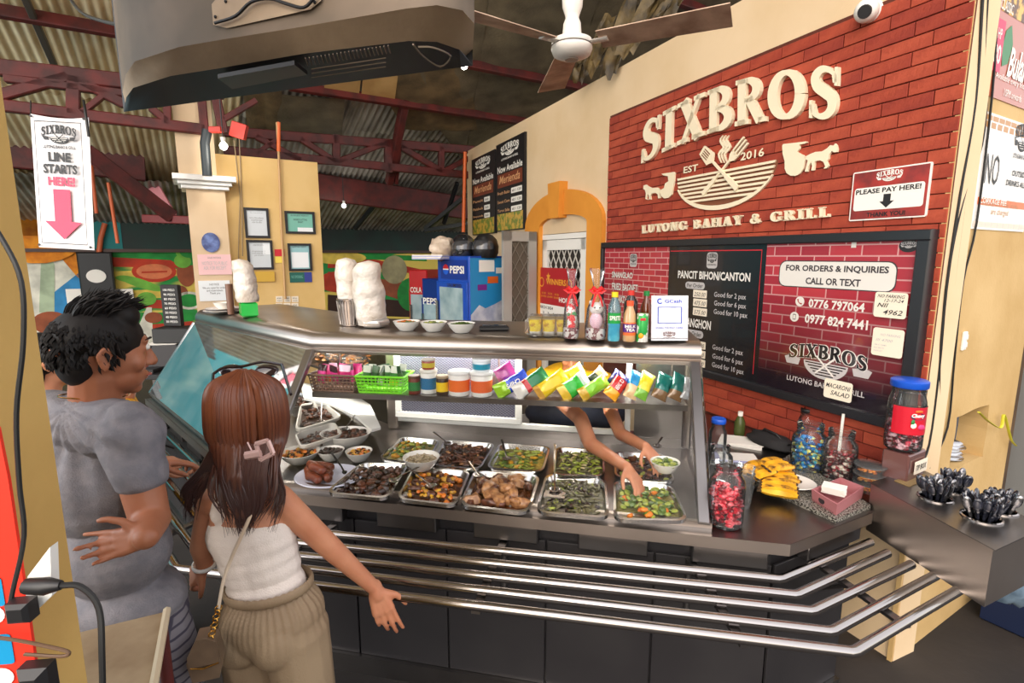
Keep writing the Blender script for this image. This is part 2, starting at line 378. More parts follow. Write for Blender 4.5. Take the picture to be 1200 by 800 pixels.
# ---- long cream wall with the arched doorway
dxa, _ = wp(633, 380); dxb, _ = wp(691, 380); dtop = 2.12; WL = -6.09
b = MB(); b.M = WF
def wbox(x0, x1, y0, y1, z0=-.16, z1=0, mt=None): b.box(((x0 + x1) / 2, (y0 + y1) / 2, (z0 + z1) / 2), (x1 - x0, y1 - y0, z1 - z0), mt)
wbox(WL, dxa, 0, 3.36); wbox(dxb, 0, 0, 3.36); wbox(dxa, dxb, dtop, 3.36)
wall_right = struct(b.build('wall_right', CREAM))
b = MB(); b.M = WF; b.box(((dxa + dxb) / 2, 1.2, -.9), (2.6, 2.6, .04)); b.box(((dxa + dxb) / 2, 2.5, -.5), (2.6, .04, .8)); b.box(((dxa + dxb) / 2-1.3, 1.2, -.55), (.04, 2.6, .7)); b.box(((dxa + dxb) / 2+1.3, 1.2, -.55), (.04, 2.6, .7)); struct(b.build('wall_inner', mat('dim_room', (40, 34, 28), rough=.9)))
# ---- bricks
BW, BH = .212, .0605
brick_mats = [mat('brick_%d' % i, c, rough=.8, col2=c2, ns=14, nd=5, bump=.35, bs=55) for i, (c, c2) in enumerate([((164, 66, 42), (146, 52, 34)), ((172, 72, 46), (154, 58, 38)), ((154, 58, 38), (136, 46, 32)), ((176, 76, 50), (158, 62, 40))])]
MORT = mat('mortar', (92, 44, 30), rough=.95, bump=.3, bs=60)
bxl = wp(713, 250)[0]
b = MB(); b.M = WF; b.box((bxl / 2, (3.02 + .8) / 2, .004), (-bxl, 2.22, .008)); struct(b.build('trim_1', MORT))
# board place first so that hidden bricks are left out
bL, bT = wp(712, 289); bR, _ = wp(1105, 260); bTz = (bT + wp(1105, 259)[1]) / 2; bBz = (wp(1075, 508)[1] + wp(822, 437)[1]) / 2
meshes = {}
def brick_mesh(w_, i):
    k = (round(w_, 3), i)
    if k not in meshes:
        q = MB(); q.box((0, 0, .006), (w_ - .005, BH - .0045, .013), b=.0018); q.mats = [brick_mats[i]]
        o = q.build('brick'); meshes[k] = o.data; bpy.data.objects.remove(o)
    return meshes[k]
nb = 0
row = 0; z = .885
while z < 3.0:
    x = 0 - (BW / 2 if row % 2 else 0) - R.choice([0, 0, .03]); xs = [0]; 
    edges = [0]
    while x > bxl: 
        if x < -.02: edges.append(x)
        x -= BW
    edges.append(bxl)
    for a, c in zip(edges[:-1], edges[1:]):
        if a - c < .03: continue
        if bL + .06 < c and a < bR - .03 and bBz + .06 < z and z + BH < bTz - .03: continue
        if z < bBz and a < wp(822, 440)[0] - .15: continue
        o = bpy.data.objects.new('brick', brick_mesh(a - c, R.randrange(4))); scene.collection.objects.link(o)
        o.matrix_basis = WF @ Matrix.Translation(((a + c) / 2, z + BH / 2, .004 + R.uniform(0, .0022))) @ Matrix.Rotation(R.uniform(-.004, .004), 4, 'X')
        o.parent = wall_right; nb += 1
    z += BH; row += 1
print('bricks', nb)
# ---- right-hand wall with a hole through it
rw = infr(RF, 1176, 560)[0]; hole = [infr(RF, *p) for p in ((1112, 552), (1122, 488), (1160, 473), (1152, 534))]
hx0 = min(p[0] for p in hole); hx1 = max(p[0] for p in hole); hy0 = min(p[1] for p in hole); hy1 = max(p[1] for p in hole)
b = MB(); b.M = RF
YEL = mat('yellow_paint', (208, 176, 122), rough=.85, col2=(190, 156, 100), ns=2.5, nd=6, bump=.15, bs=50)
out = [(0.0, 0), (rw, 0), (rw, 3.6), (0.0, 3.6)]
# ring between the wall outline and the ragged hole
N_ = 24
def onrect(k):
    # walk rectangle perimeter
    per = [(0, 0), (rw, 0), (rw, 3.6), (0, 3.6), (0, 0)]; t = k / N_ * 4; i = int(t) % 4; f = t - int(t)
    return (per[i][0] + (per[i + 1][0] - per[i][0]) * f, per[i][1] + (per[i + 1][1] - per[i][1]) * f)
hq = [hole[0], hole[3], hole[2], hole[1], hole[0]]
def onhole(k):
    t = k / N_ * 4; i = int(t) % 4; f = t - int(t); j = .006 * math.sin(k * 5.1)
    return (hq[i][0] + (hq[i + 1][0] - hq[i][0]) * f + j, hq[i][1] + (hq[i + 1][1] - hq[i][1]) * f + j * .7)
vs = [(onrect(k)[0], onrect(k)[1], 0) for k in range(N_)] + [(onhole(k)[0], onhole(k)[1], 0) for k in range(N_)] + [(onhole(k)[0], onhole(k)[1], -.12) for k in range(N_)]
b.add(vs, [(k, (k + 1) % N_, N_ + (k + 1) % N_, N_ + k) for k in range(N_)] + [(N_ + k, N_ + (k + 1) % N_, 2 * N_ + (k + 1) % N_, 2 * N_ + k) for k in range(N_)], YEL)
b.box(((hx0+hx1) / 2 +.1, hy0 - .02, -.34), (hx1-hx0+.15, .02, .45), mat('niche_dark', (60, 50, 34), rough=.9)); b.box(((hx0+hx1) / 2 + .15, (hy0 + hy1) / 2 + .1, -.5), (.6, .7, .03), mat('niche_yellow', (176, 150, 78), rough=.9, col2=(60, 50, 30), ns=5, lo=.4, hi=.6))  # dark brown floor in the hole, mottled yellow and brown backing
b.box((-.006, 1.8, -.012), (.014, 3.6, .02), YEL); b.box((rw + .02, 1.8, -.1), (.05, 3.6, .2), mat('brown_edge', (92, 70, 48), rough=.9, col2=(60, 46, 34), ns=3))  # darker brown strip along the far edge of the wall
wall_far = struct(b.build('wall_front', YEL))
# plates seen through the hole
cx, cy = (hx0 + hx1) / 2, hy0
pm = MB(); pm.lathe([(0, .003), (.045, .003), (.075, .013), (.073, .015), (.044, .006), (0, .006)], seg=18); pm.mats = [CHROME]
pl0 = pm.build('metal_plate'); tag(pl0, 'steel plate in the hole of the yellow wall, right above the plates below it', 'plate', 'steel plates in the wall hole')
for k in range(5):
    o = pl0 if k == 0 else dup(pl0, Matrix.Identity(4))
    place(o, onf(RF, cx - .0 + .012 * (k % 2), cy + .0 + k * .018, -.09 - .01 * (k % 3)), 0)
    o['label'] = 'steel plate in the stack seen through the ragged hole in the yellow wall'
# cabinet at the far right
g0 = at_d(1186, 500, 3.05); b = MB(); c0 = WC + RE * (rw + .30); 
b.M = frame(c0, RE, (0, 0, 1)); b.box((.28, .95, .12), (.62, 1.9, .55), b=.01)
t = thing('metal_cabinet', 'grey metal cabinet standing past the yellow wall at the right edge', 'cabinet', c0); b.build('cabinet_body', mat('grey_enamel', (128, 128, 126), rough=.4), t)
b = MB(); b.M = frame(c0, RE, (0, 0, 1)); b.box((.28, .95, .405), (.58, 1.8, .02), b=.004); b.build('cabinet_door', MATS['grey_enamel'], t)
# ---- roof
SL = .33; RZ = 3.66
def roofz(p): return RZ - SL * ((p - TO).dot(TM))
RN = Vector((TM.x * SL, TM.y * SL, 1)).normalized(); RP = Vector((TO.x, TO.y, RZ))
def rpt(px, py, off=0): return at_pl(px, py, RP - RN * off, RN)
roof = struct(thing('roof', None, None, (TO.x, TO.y, RZ)))
RM_ = frame(RP, RE, TM - Vector((0, 0, SL)))        # x along the purlins, y down the slope
IRON = [mat('roof_iron_%d' % i, c, rough=.6, metal=0, col2=c2, ns=3, nd=6, stretch=(1, .4, 1), lo=.4, hi=.62) for i, (c, c2) in enumerate([((240, 222, 180), (196, 168, 122)), ((246, 230, 190), (204, 176, 128)), ((176, 170, 160), (120, 112, 102))])]
SHW = .80
def sheet_mesh(i, L):
    q = MB(); vs = []; n = 66
    for k in range(n + 1):
        x = -SHW / 2 - .03 + (SHW + .06) * k / n; zz = .012 * math.cos(2 * PI * x / .08)
        vs += [(x, 0, zz), (x, L, zz)]
    q.add(vs, [(2 * k, 2 * k + 2, 2 * k + 3, 2 * k + 1) for k in range(n)], IRON[i], True)
    o = q.build('roof_sheet'); me = o.data; bpy.data.objects.remove(o); return me
sm_ = [sheet_mesh(i, 3.6) for i in range(3)]
for ix in range(-7, 7):
    for iy in range(3):
        x = ix * SHW; i = R.choice([0, 1]) if ix < -3 else 2
        o = bpy.data.objects.new('roof_sheet', sm_[i]); scene.collection.objects.link(o)
        o.matrix_basis = RM_ @ Matrix.Translation((x, -6.6 + iy * 3.4, .02 + (2 - iy) * -.006 + R.uniform(0, .004))); put2 = o; o.parent = roof; o.matrix_parent_inverse = roof.matrix_basis.inverted()
INS = mat('roof_insulation', (122, 110, 88), rough=.7, col2=(84, 76, 60), ns=4, nd=8, bump=.6, bs=40, lo=.3, hi=.7)
INS2 = mat('roof_insulation_brown', (128, 106, 74), rough=.7, col2=(84, 72, 52), ns=4, nd=8, bump=.6, bs=40)
CPAN = mat('cream_panel', (214, 176, 116), rough=.8, col2=(190, 150, 92), ns=3)
def patch(name, px, mt, off=.05, n=14, amp=.02, parent=roof, seed=0):
    c = [rpt(p[0], p[1], off) for p in px]; q = MB(); vs = []
    for j in range(n + 1):
        for i in range(n + 1):
            u, v = i / n, j / n; p = (c[0] * (1 - u) + c[1] * u) * (1 - v) + (c[3] * (1 - u) + c[2] * u) * v
            vs.append(p - RN * (amp * (1 + noise.noise(p * 2.2 + Vector((seed, 0, 0)))) + amp * abs(math.sin(u * PI * 2))))
    q.add(vs, [(j * (n + 1) + i, j * (n + 1) + i + 1, (j + 1) * (n + 1) + i + 1, (j + 1) * (n + 1) + i) for j in range(n) for i in range(n)], mt, True)
    return q.build(name, mt, parent)
patch('insulation_sheet', [(430, -60), (585, -90), (545, 190), (484, 108)], INS, seed=1)
patch('insulation_sheet', [(585, -90), (740, -120), (640, 190), (545, 190)], INS, seed=2)
patch('insulation_sheet', [(740, -120), (1000, -140), (780, 160), (640, 190)], INS, seed=3)
patch('insulation_sheet', [(420, 60), (540, 20), (560, 150), (474, 150)], INS2, .06, seed=4)
patch('insulation_sheet', [(325, 108), (404, 112), (400, 160), (318, 152)], INS, .06, seed=5)
patch('insulation_sheet', [(284, 100), (330, 100), (330, 150), (290, 150)], INS2, .06, seed=6)
patch('cream_ceiling_panel', [(380, 88), (424, 84), (420, 118), (380, 106)], CPAN, .1, amp=0)
patch('cream_ceiling_panel', [(426, 83), (468, 76), (462, 122), (423, 116)], CPAN, .1, amp=0)
def beam(name, a, c, w_, h, mt, parent, up=(0, 0, 1)):
    q = MB(); a = Vector(a); c = Vector(c); t = (c - a).normalized(); u = Vector(up); u = (u - t * u.dot(t)).normalized(); s = t.cross(u)
    X = Matrix((t, s, u)).transposed().to_4x4(); q.box((a + c) / 2, ((c - a).length, w_, h), mt, mtx=X, b=min(w_, h) * .12); return q.build(name, mt, parent)
# purlins run across under the sheets
for (x0, y0), (x1, y1), wd in [((-30, 5), (200, 50), .11), ((-60, -62), (220, -8), .11), ((340, 93), (640, 152), .10), ((535, 79), (760, 112), .10), ((740, -10), (900, 32), .10), ((380, 100), (474, 128), .07)]:
    a, c = rpt(x0, y0, .12), rpt(x1, y1, .12); d = (c - a).dot(RE); m_ = (a + c) / 2
    beam('purlin', m_ - RE * d / 2, m_ + RE * d / 2, .06, wd, MAROON, roof, RN)
a, c = rpt(26, -10, .14), rpt(66, 82, .14); beam('rafter', a, c, .05, .05, mat('grey_pipe', (70, 64, 58)), roof)
a, c = rpt(140, -30, .2), rpt(160, 22, .2); beam('rafter', a, c, .06, .1, MAROON, roof)
beam('rafter', at_d(456, 214, 7.5), at_d(481, 84, 6.6), .09, .14, MAROON, roof)
beam('rafter', at_d(464, 214, 7.52), at_d(475, 84, 6.62), .05, .10, MAROON, roof)
# torn insulation hanging by the wall head
for k, (px0, py0, px1, py1, wd, dd) in enumerate([(715, 18, 690, 88, 16, 4.0), (745, -5, 712, 90, 20, 3.9), (775, -10, 730, 66, 22, 3.8), (690, 60, 676, 96, 12, 4.2), (800, -12, 762, 40, 14, 3.7), (740, 30, 700, 76, 12, 4.05)]):
    q = MB(); n = 10; vs = []
    for j in range(n + 1):
        v = j / n; cxp = px0 + (px1 - px0) * v; cyp = py0 + (py1 - py0) * v
        for i in range(7):
            u = i / 6 - .5; wv = wd * (1 - .5 * abs(v - .4)); p = at_d(cxp + u * wv * 1.4, cyp + 4 * math.sin(u * 9 + k), dd + .5)
            vs.append(p + Vector((0, .07 * noise.noise(Vector((i * .9, j * .5, k * 3))), .02 * math.sin(i * 2 + j))))
    q.add(vs, [(j * 7 + i, j * 7 + i + 1, (j + 1) * 7 + i + 1, (j + 1) * 7 + i) for j in range(n) for i in range(6)], None, True)
    q.build('torn_insulation', mat('torn_foil', (120, 100, 62), rough=.55, col2=(62, 52, 36), ns=9, nd=6, bump=.6, bs=20), roof)
# ---- trusses
TF = frame(TO, RE, (0, 0, 1))
def truss(name, fr, segs):
    root = struct(thing(name, None, None, fr.translation))
    for nm, x0, y0, x1, y1, wd in segs:
        a = onf(fr, *infr(fr, x0, y0)); c = onf(fr, *infr(fr, x1, y1)); beam(nm, a, c, .07, wd, MAROON, root)
    return root
truss('roof_truss', TF, [('chord', 262, 154, 556, 176, .11), ('chord', 262, 176, 556, 206, .10), ('web_member', 394, 158, 394, 190, .09), ('web_member', 394, 190, 456, 166, .07), ('web_member', 352, 163, 394, 190, .07),
    ('web_member', 462, 168, 516, 200, .08), ('web_member', 517, 172, 517, 202, .08), ('web_member', 517, 202, 552, 184, .07), ('web_member', 300, 160, 352, 188, .07), ('web_member', 455, 166, 455, 202, .1), ('web_member', 330, 160, 300, 180, .05)])
PD = 5.0; T2O = at_d(240, 150, PD); T2O.z = 0; T2F = frame(T2O, RE, (0, 0, 1))
truss('roof_truss', T2F, [('chord', -20, 77, 262, 108, .12), ('chord', -20, 121, 240, 152, .09), ('chord', 5, 92, 150, 110, .06), ('web_member', 86, 90, 86, 134, .09), ('web_member', 0, 112, 80, 90, .08), ('web_member', 88, 92, 146, 122, .08),
    ('web_member', 96, 132, 124, 110, .04), ('web_member', 176, 126, 196, 142, .06), ('web_member', 236, 112, 240, 156, .07), ('web_member', 196, 106, 196, 146, .06), ('web_member', 250, 100, 262, 156, .08), ('web_member', 262, 140, 300, 118, .05)])
# a darker beam, and the lean-to roof beyond it
fb = TO + TM * 1.6; FB = frame(fb, RE, (0, 0, 1))
root = struct(thing('beam', None, None, fb)); a = onf(FB, *infr(FB, 300, 208)); c = onf(FB, *infr(FB, 560, 246)); beam('beam_web', a, c, .12, .38, MAROON, root)
a = onf(FB, *infr(FB, -10, 176)); c = onf(FB, *infr(FB, 170, 196)); beam('beam_web', a, c, .12, .36, MAROON, root)
lean = struct(thing('lean_to_roof', None, None, fb))
LN = frame(fb + Vector((0, 0, 2.88)), RE, TM - Vector((0, 0, .28)))
for ix in range(-7, 3):
    o = bpy.data.objects.new('roof_sheet', sm_[2]); scene.collection.objects.link(o); o.parent = lean; o.matrix_parent_inverse = lean.matrix_basis.inverted()
    o.matrix_basis = LN @ Matrix.Translation((ix * SHW, 0, 0)) @ Matrix.Scale(.62, 4, (0, 1, 0))
for x0, y0, x1, y1 in [(452, 224, 416, 268), (548, 228, 498, 268), (548, 262, 498, 270), (536, 214, 520, 262)]:
    beam('strut', at_d(x0, y0, 8.9), at_d(x1, y1, 9.3), .05, .07, PLAS, lean)
# ---- back wall with the painted mural
MO = TO + TM * 3.3; MF = frame(MO, RE, (0, 0, 1))
b = MB(); b.M = MF; b.box((-6, .98, -.06), (20, 1.96, .12)); 
wall_back = struct(b.build('wall_back', mat('mural_ground', (40, 140, 66), rough=.8, col2=(222, 196, 92), ns=1.3, nd=2, stretch=(.35, 1, 1.6), lo=.46, hi=.5)))
b = MB(); b.M = MF
DG = mat('dark_green_board', (22, 52, 46), rough=.7, col2=(30, 38, 36), ns=2)
b.box((-2.0, 2.3, -.05), (8.5, .62, .08), DG); b.box((-6, 1.985, .02), (20, .05, .1), mat('brown_rail', (66, 40, 30)))
xa, ya = infr(MF, 120, 240); xb, yb = infr(MF, 226, 289)
b.box(((xa + xb) / 2, 2.4, 0), (xb - xa, .8, .06), DG)
xa2, _ = infr(MF, 70, 240); b.box(((xa + xa2) / 2 + .2, 2.45, .01), (.5, .9, .06), mat('teal_board', (20, 116, 116), rough=.7))
xw, _ = infr(MF, -40, 240); b.box(((xa2 + xw) / 2, 2.5, .0), (xa2 - xw, 1.1, .06), mat('mural_pale', (226, 220, 196), rough=.8))
struct(b.build('trim_2'))
OR_ = mat('mural_orange', (236, 150, 34), rough=.8, col2=(196, 106, 20), ns=6)
b = MB(); b.M = MF
def ell(px, py, rx, ry, z_, mt, n=22, rot=0):
    x, y = infr(MF, px, py); b.prism([(x + rx * math.cos(2 * PI * k / n) * math.cos(rot) - ry * math.sin(2 * PI * k / n) * math.sin(rot), y + rx * math.cos(2 * PI * k / n) * math.sin(rot) + ry * math.sin(2 * PI * k / n) * math.cos(rot)) for k in range(n)], z_ - .004, z_, mt)
def poly(pts, z_, mt): b.prism([infr(MF, *p) for p in pts], z_ - .003, z_, mt)
GM = lambda n, c, c2=None: mat('mural_' + n, c, rough=.8, col2=c2 or tuple(int(v * .82) for v in c), ns=5)
gr, lg, yl, rd, br, wh, bl, dk = GM('green', (38, 150, 62)), GM('lime', (120, 190, 70)), GM('yellow', (240, 210, 92)), GM('red', (196, 62, 36)), GM('brown', (158, 84, 52)), GM('white', (232, 230, 214)), GM('blue', (54, 140, 196)), GM('dark', (60, 34, 22))
poly([(20, 290), (100, 290), (96, 330), (78, 400), (20, 470)], .004, wh)
poly([(30, 292), (104, 292), (110, 330), (92, 326), (70, 300)], .008, OR_)
poly([(60, 345), (98, 315), (96, 400), (66, 392)], .008, bl)
ell(60, 378, .22, .17, .012, br); poly([(48, 310), (56, 292), (64, 310), (64, 366), (46, 366)], .01, GM('stone', (178, 196, 164)))
poly([(104, 292), (226, 296), (226, 306), (104, 300)], .006, gr); poly([(104, 300), (226, 306), (226, 314), (104, 312)], .007, rd)
poly([(130, 318), (226, 314), (226, 322), (130, 326)], .007, yl); poly([(150, 340), (226, 338), (226, 348), (150, 350)], .007, yl); poly([(120, 350), (226, 352), (226, 362), (120, 360)], .008, rd)
poly([(150, 366), (226, 366), (226, 420), (170, 420)], .008, gr); poly([(176, 380), (226, 376), (226, 400), (180, 402)], .01, rd)
poly([(152, 405), (172, 360), (178, 360), (180, 420), (168, 430)], .012, wh); poly([(186, 402), (210, 395), (210, 430), (190, 430)], .011, OR_)
ell(181, 318, .3, .17, .014, rd); ell(181, 318, .24, .12, .018, GM('flesh', (224, 128, 84))); poly([(166, 318), (196, 317), (196, 319), (166, 320)], .021, rd)
ell(172, 350, .13, .11, .014, lg); ell(165, 332, .3, .07, .015, lg, rot=-.4); ell(150, 327, .16, .05, .016, lg, rot=-.2)
ell(218, 320, .13, .22, .014, br); ell(212, 343, .1, .12, .014, br); ell(180, 372, .12, .09, .014, br)
for k, (x, y) in enumerate([(208, 300), (216, 296), (222, 303), (214, 306), (220, 294)]): ell(x, y, .12, .11, .014 + .002 * k, [gr, lg][k % 2])
ell(222, 352, .2, .15, .014, wh); ell(222, 352, .15, .11, .017, gr)
ell(30, 222, .62, .66, .045, OR_); ell(40, 268, .6, .5, .045, OR_)
# right part of the mural, seen between the cream panel and the fridges
poly([(384, 296), (500, 300), (500, 306), (384, 302)], .006, gr); poly([(384, 304), (440, 304), (505, 318), (505, 324), (430, 312), (384, 314)], .008, rd)
poly([(384, 318), (470, 330), (500, 350), (500, 362), (450, 345), (384, 330)], .008, br); ell(398, 302, .5, .12, .012, yl); ell(462, 316, .26, .28, .014, GM('onion', (170, 160, 120))); ell(398, 330, .4, .2, .012, rd); ell(482, 345, .3, .34, .013, gr)
poly([(384, 345), (470, 352), (500, 372), (384, 368)], .01, dk)
struct(b.build('trim_3'))
# mural wall at the left, outside the picture but mirrored by the slanted glass
b = MB(); LF = frame((-7.2, 8.5, 0), (.35, .94, 0), (0, 0, 1)); b.M = LF
b.box((-3, 2.4, 0), (9, 4.8, .1), mat('teal_mural', (36, 150, 160), rough=.8, col2=(150, 200, 190), ns=1.4, nd=4, lo=.45, hi=.7)); struct(b.build('wall_left'))
# pink boards and pipes high at the left
b = MB(); p = [at_d(x, y, 7.4) for x, y in ((168, 214), (184, 214), (206, 252), (190, 246))]; q4 = [v + Vector((0, .03, 0)) for v in p]
b.add(p + q4, [(0, 1, 2, 3), (7, 6, 5, 4), (0, 4, 5, 1), (1, 5, 6, 2), (2, 6, 7, 3), (3, 7, 4, 0)], mat('pink_board', (240, 150, 160))); struct(b.build('trim_4'))
root = struct(thing('beam', None, None, at_d(150, 210, 6.8))); beam('beam_web', at_d(100, 176, 6.3), at_d(202, 254, 6.9), .08, .17, MAROON, root); beam('beam_web', at_d(168, 256, 6.9), at_d(224, 258, 6.9), .06, .1, mat('red_steel', (120, 24, 30)), root)
COP = mat('orange_pipe', (196, 92, 48), rough=.5)
for n_, pts in enumerate([[(107, 192, 6.6), (113, 250, 6.6)], [(127, 214, 6.6), (138, 285, 6.6)]]):
    b = MB(); b.tube([at_d(*p) for p in pts], .02); o = b.build('standpipe', COP); tag(o, ['orange pipe hanging just right of the line sign', 'orange pipe slanting down before the dark green board'][n_], 'pipe')
# foreground pillar at the left edge
PLF = frame(at_d(52, 460, .72), (1, .12, 0), (0, 0, 1)); PLF.translation.z = 0
x1 = infr(PLF, 56, 460)[0]; b = MB(); b.M = PLF
b.box((x1 - .3, 1.6, .1), (.6, 3.2, .2), b=.004); pillar_near = struct(b.build('pillar', mat('ochre_paint', (206, 170, 100), rough=.8, col2=(192, 156, 88), ns=3, bump=.1, bs=50)))
# cream pillar with its white capital, and the notice panel beside it
pc = at_d(248, 300, PD); PCF = frame((pc.x, pc.y, 0), RE, (0, 0, 1)); b = MB(); b.M = PCF
b.box((0, 1.3, -.15), (.31, 2.6, .3), mat('pillar_cream', (222, 196, 162), rough=.85, col2=(212, 184, 148), ns=3)); b.box((-.05, 3.0, -.15), (.3, .8, .28), MATS['pillar_cream'])
for k, (hw, z0, z1) in enumerate([(.19, 2.5, 2.535), (.215, 2.535, 2.57), (.25, 2.57, 2.62)]): b.box((0, (z0 + z1) / 2, -.15), (hw * 2, z1 - z0, hw * 2), WHITE, b=.006)
pillar_c = struct(b.build('pillar'))
q0 = at_d(378, 300, 5.6); PNF = frame((q0.x, q0.y, 0), RE, (0, 0, 1)); lx = infr(PNF, 262, 300)[0]; b = MB(); b.M = PNF
b.box((lx / 2, 1.42, -.06), (-lx, 2.84, .12), mat('panel_yellow', (226, 192, 130), rough=.85, col2=(214, 178, 112), ns=2.5, nd=5)); panel = struct(b.build('wall_middle'))
print('pillar', pc, 'panel', q0, lx)
# ================================================================ COUNTER, DISPLAY CASE, TRAY RAILS
ZC = .88
A_ = at_z(171, 467, ZC); B_ = Vector((-1.157, 2.21, ZC)); C__ = at_z(925, 638, ZC); D_ = at_z(1021, 601, ZC)
PATH = [A_, B_, C__, D_]
def wallt(t): return Vector((WC.x, WC.y, 0)) + WU * t
inner = offs([A_, B_, C__], .93)
cw1 = wallt(1.55) - WU.cross(Vector((0, 0, 1))) * 0
nW = WF.col[2].to_3d()
slab = [D_, C__, B_, A_, inner[0], inner[1], Vector((.98, 3.0, 0)), wallt(1.25) + nW * .02, wallt(.02) + nW * .02]
counter = thing('serving_counter', 'long angular stainless steel food counter with a dark panelled front', 'counter', (0, 2.3, 0))
b = MB(); b.prism([(p.x, p.y) for p in slab], .835, ZC, STEELD); b.build('worktop', None, counter)
b = MB(); sweep(b, [(-.003, ZC + .001), (-.003, .838), (-.006, .838), (-.006, ZC + .003)], PATH, STEEL); b.build('edge_band', None, counter)
cab = offs(PATH, .07); far = offs(PATH[:3], .86)
b = MB(); sweep(b, [(.09, .835), (.09, 0.08), (.5, .08), (.5, .835)], PATH, DARK); b.build('cabinet_body', None, counter)
b = MB(); sweep(b, [(.05, .09), (.05, 0), (.11, 0), (.11, .09)], PATH, STEELD); b.build('plinth', None, counter)
# front panels, one by one
def along(p0, p1, a, c, inset):
    d = (p1 - p0).normalized(); n = Vector((-d.y, d.x, 0)); return p0 + d * a + n * inset, p0 + d * c + n * inset
FLAT = [Vector((p.x, p.y, 0)) for p in PATH]
for i, wd in ((0, .40), (1, .44), (2, .4)):
    p0, p1 = offs(FLAT, .078)[i].to_3d(), offs(FLAT, .078)[i + 1].to_3d(); L = (p1 - p0).length; n = max(1, round(L / wd))
    for k in range(n):
        d = (p1 - p0).normalized(); c = p0 + d * (L * (k + .5) / n); q = MB(); q.M = frame(c, d, (0, 0, 1))
        q.box((0, .42, .004), (L / n - .008, .66, .012), DARK, b=.002); q.build('front_panel', None, counter)
        q = MB(); q.M = frame(c, d, (0, 0, 1)); q.box((L / n * .12, .795, .03), (L / n * (.62 if i == 1 else .7), .075, .05), STEELD, b=.004); q.build('vent_panel', None, counter)
# tray slide
rails = thing('tray_slide', 'five parallel steel tray rails running round the counter front', 'tray rails', (0, 1.9, 0))
ZR = .77
rc = [at_z(x, y, ZR) for x, y in ((914, 678.5), (933, 697), (951.5, 716), (974, 740), (1000, 764))]
rl = [at_z(x, y, ZR) for x, y in ((384, 625), (391, 640.5), (414, 658), (447.5, 677.6), (384, 688))]
re_ = [at_z(x, y, ZR) for x, y in ((1020, 635), (1040, 648), (1068, 661), (1096, 674), (1130, 687))]
base0, base1 = FLAT[0], FLAT[1]; dw = (base1 - base0).normalized(); nw = Vector((dw.y, -dw.x, 0))
ends = []
for k in range(5):
    off_ = .02 + .083 * k; a0 = base0 + nw * off_ - dw * .05; a1 = base1 + nw * off_; cx_ = isect(a0, a1, rl[k], rc[k])
    far_ = -.0 if k < 2 else (.25 if k == 2 else .6); s0 = a0 + dw * far_ * .3
    pts = [Vector((s0.x, s0.y, ZR)), Vector((cx_.x, cx_.y, ZR)), rc[k], re_[k]]
    # sharp mitred tube: short overlaps at the bends
    P2 = [pts[0]]
    for i in (1, 2):
        u = (pts[i] - pts[i - 1]).normalized(); v = (pts[i + 1] - pts[i]).normalized(); P2 += [pts[i] - u * .006, pts[i] + v * .006]
    P2.append(pts[3]); b = MB(); b.tube(P2, .0165, CHROME, seg=12); b.build('rail', None, rails); ends.append(pts)
for i, fr_ in [(0, .2), (0, .55), (0, .85), (1, .12), (1, .5), (1, .87), (2, .45)]:
    a = ends[0][i].lerp(ends[0][i + 1], fr_); c = ends[4][i].lerp(ends[4][i + 1], fr_); d = (a - c).normalized(); b = MB()
    a2 = a + d * .12; b.box(((a2.x + c.x) / 2, (a2.y + c.y) / 2, ZR - .025), ((a2 - c).length, .03, .012), STEELD, rz=math.atan2(d.y, d.x))
    b.tube([Vector((a2.x, a2.y, ZR - .03)) , Vector((a2.x, a2.y, ZR - .25)), ], .012, STEELD); b.tube([Vector((a2.x, a2.y, ZR - .2)), Vector((c.x, c.y, ZR - .03)) * .5 + Vector((a2.x, a2.y, ZR - .03)) * .5], .008, STEELD)
    b.build('bracket', None, rails)
# ---- display case
T1 = at_z(822, 426, 1.40); T2 = at_z(364, 411, 1.40); T4 = at_z(228, 378, 1.40)
case = thing('display_case', 'glazed stainless steel food display case on the counter', 'display case', (0, 2.4, ZC))
HP = [T4, T2, T1]; G1 = at_z(834, 622, ZC); G2 = Vector((-1.13, 2.235, ZC)); G4 = at_z(176, 464, ZC)
prof = [(.0, 1.39), (.0, 1.408), (.014, 1.412), (.006, 1.42), (.008, 1.45), (.02, 1.474), (.045, 1.492), (.08, 1.5), (.66, 1.5), (.66, 1.45), (.07, 1.45), (.03, 1.395)]
b = MB(); sweep(b, prof, HP, STEEL, smooth=True); b.build('hood', None, case)
b = MB(); b.prism([(p.x, p.y) for p in offs([G4, G2, G1], .0)] + [(p.x, p.y) for p in offs([G4, G2, G1], .86)[::-1]], ZC, ZC + .012, STEELD); b.build('case_floor', None, case)
b = MB(); sweep(b, [(-.004, ZC + .012), (-.004, ZC + .033), (.02, ZC + .033), (.045, ZC + .012)], [G4, G2, G1], STEEL); b.build('base_rail', None, case)
def bar(a, c, w_, h, name, mt, par, up): return beam(name, a, c, w_, h, mt, par, up)
up_f = (G1 - G2).cross(T2 - G2).normalized()
zb = Vector((0, 0, .02)); dfr = (G1 - G2).normalized(); dT = (T1 - T2).normalized()
beam('corner_post', G2 + zb, T2 + Vector((0, 0, .0)), .045, .035, STEELD, case, up_f)
beam('corner_post', G1 + zb - dfr * .03, T1 - dT * .03, .045, .035, STEELD, case, up_f)
beam('corner_post', G4 + zb, T4, .02, .02, CHROME, case, up_f)
ba = offs([G4, G2, G1], .86); bt = offs(HP, .42)
BK = offs([G4, G2, G1], .86, ZC)
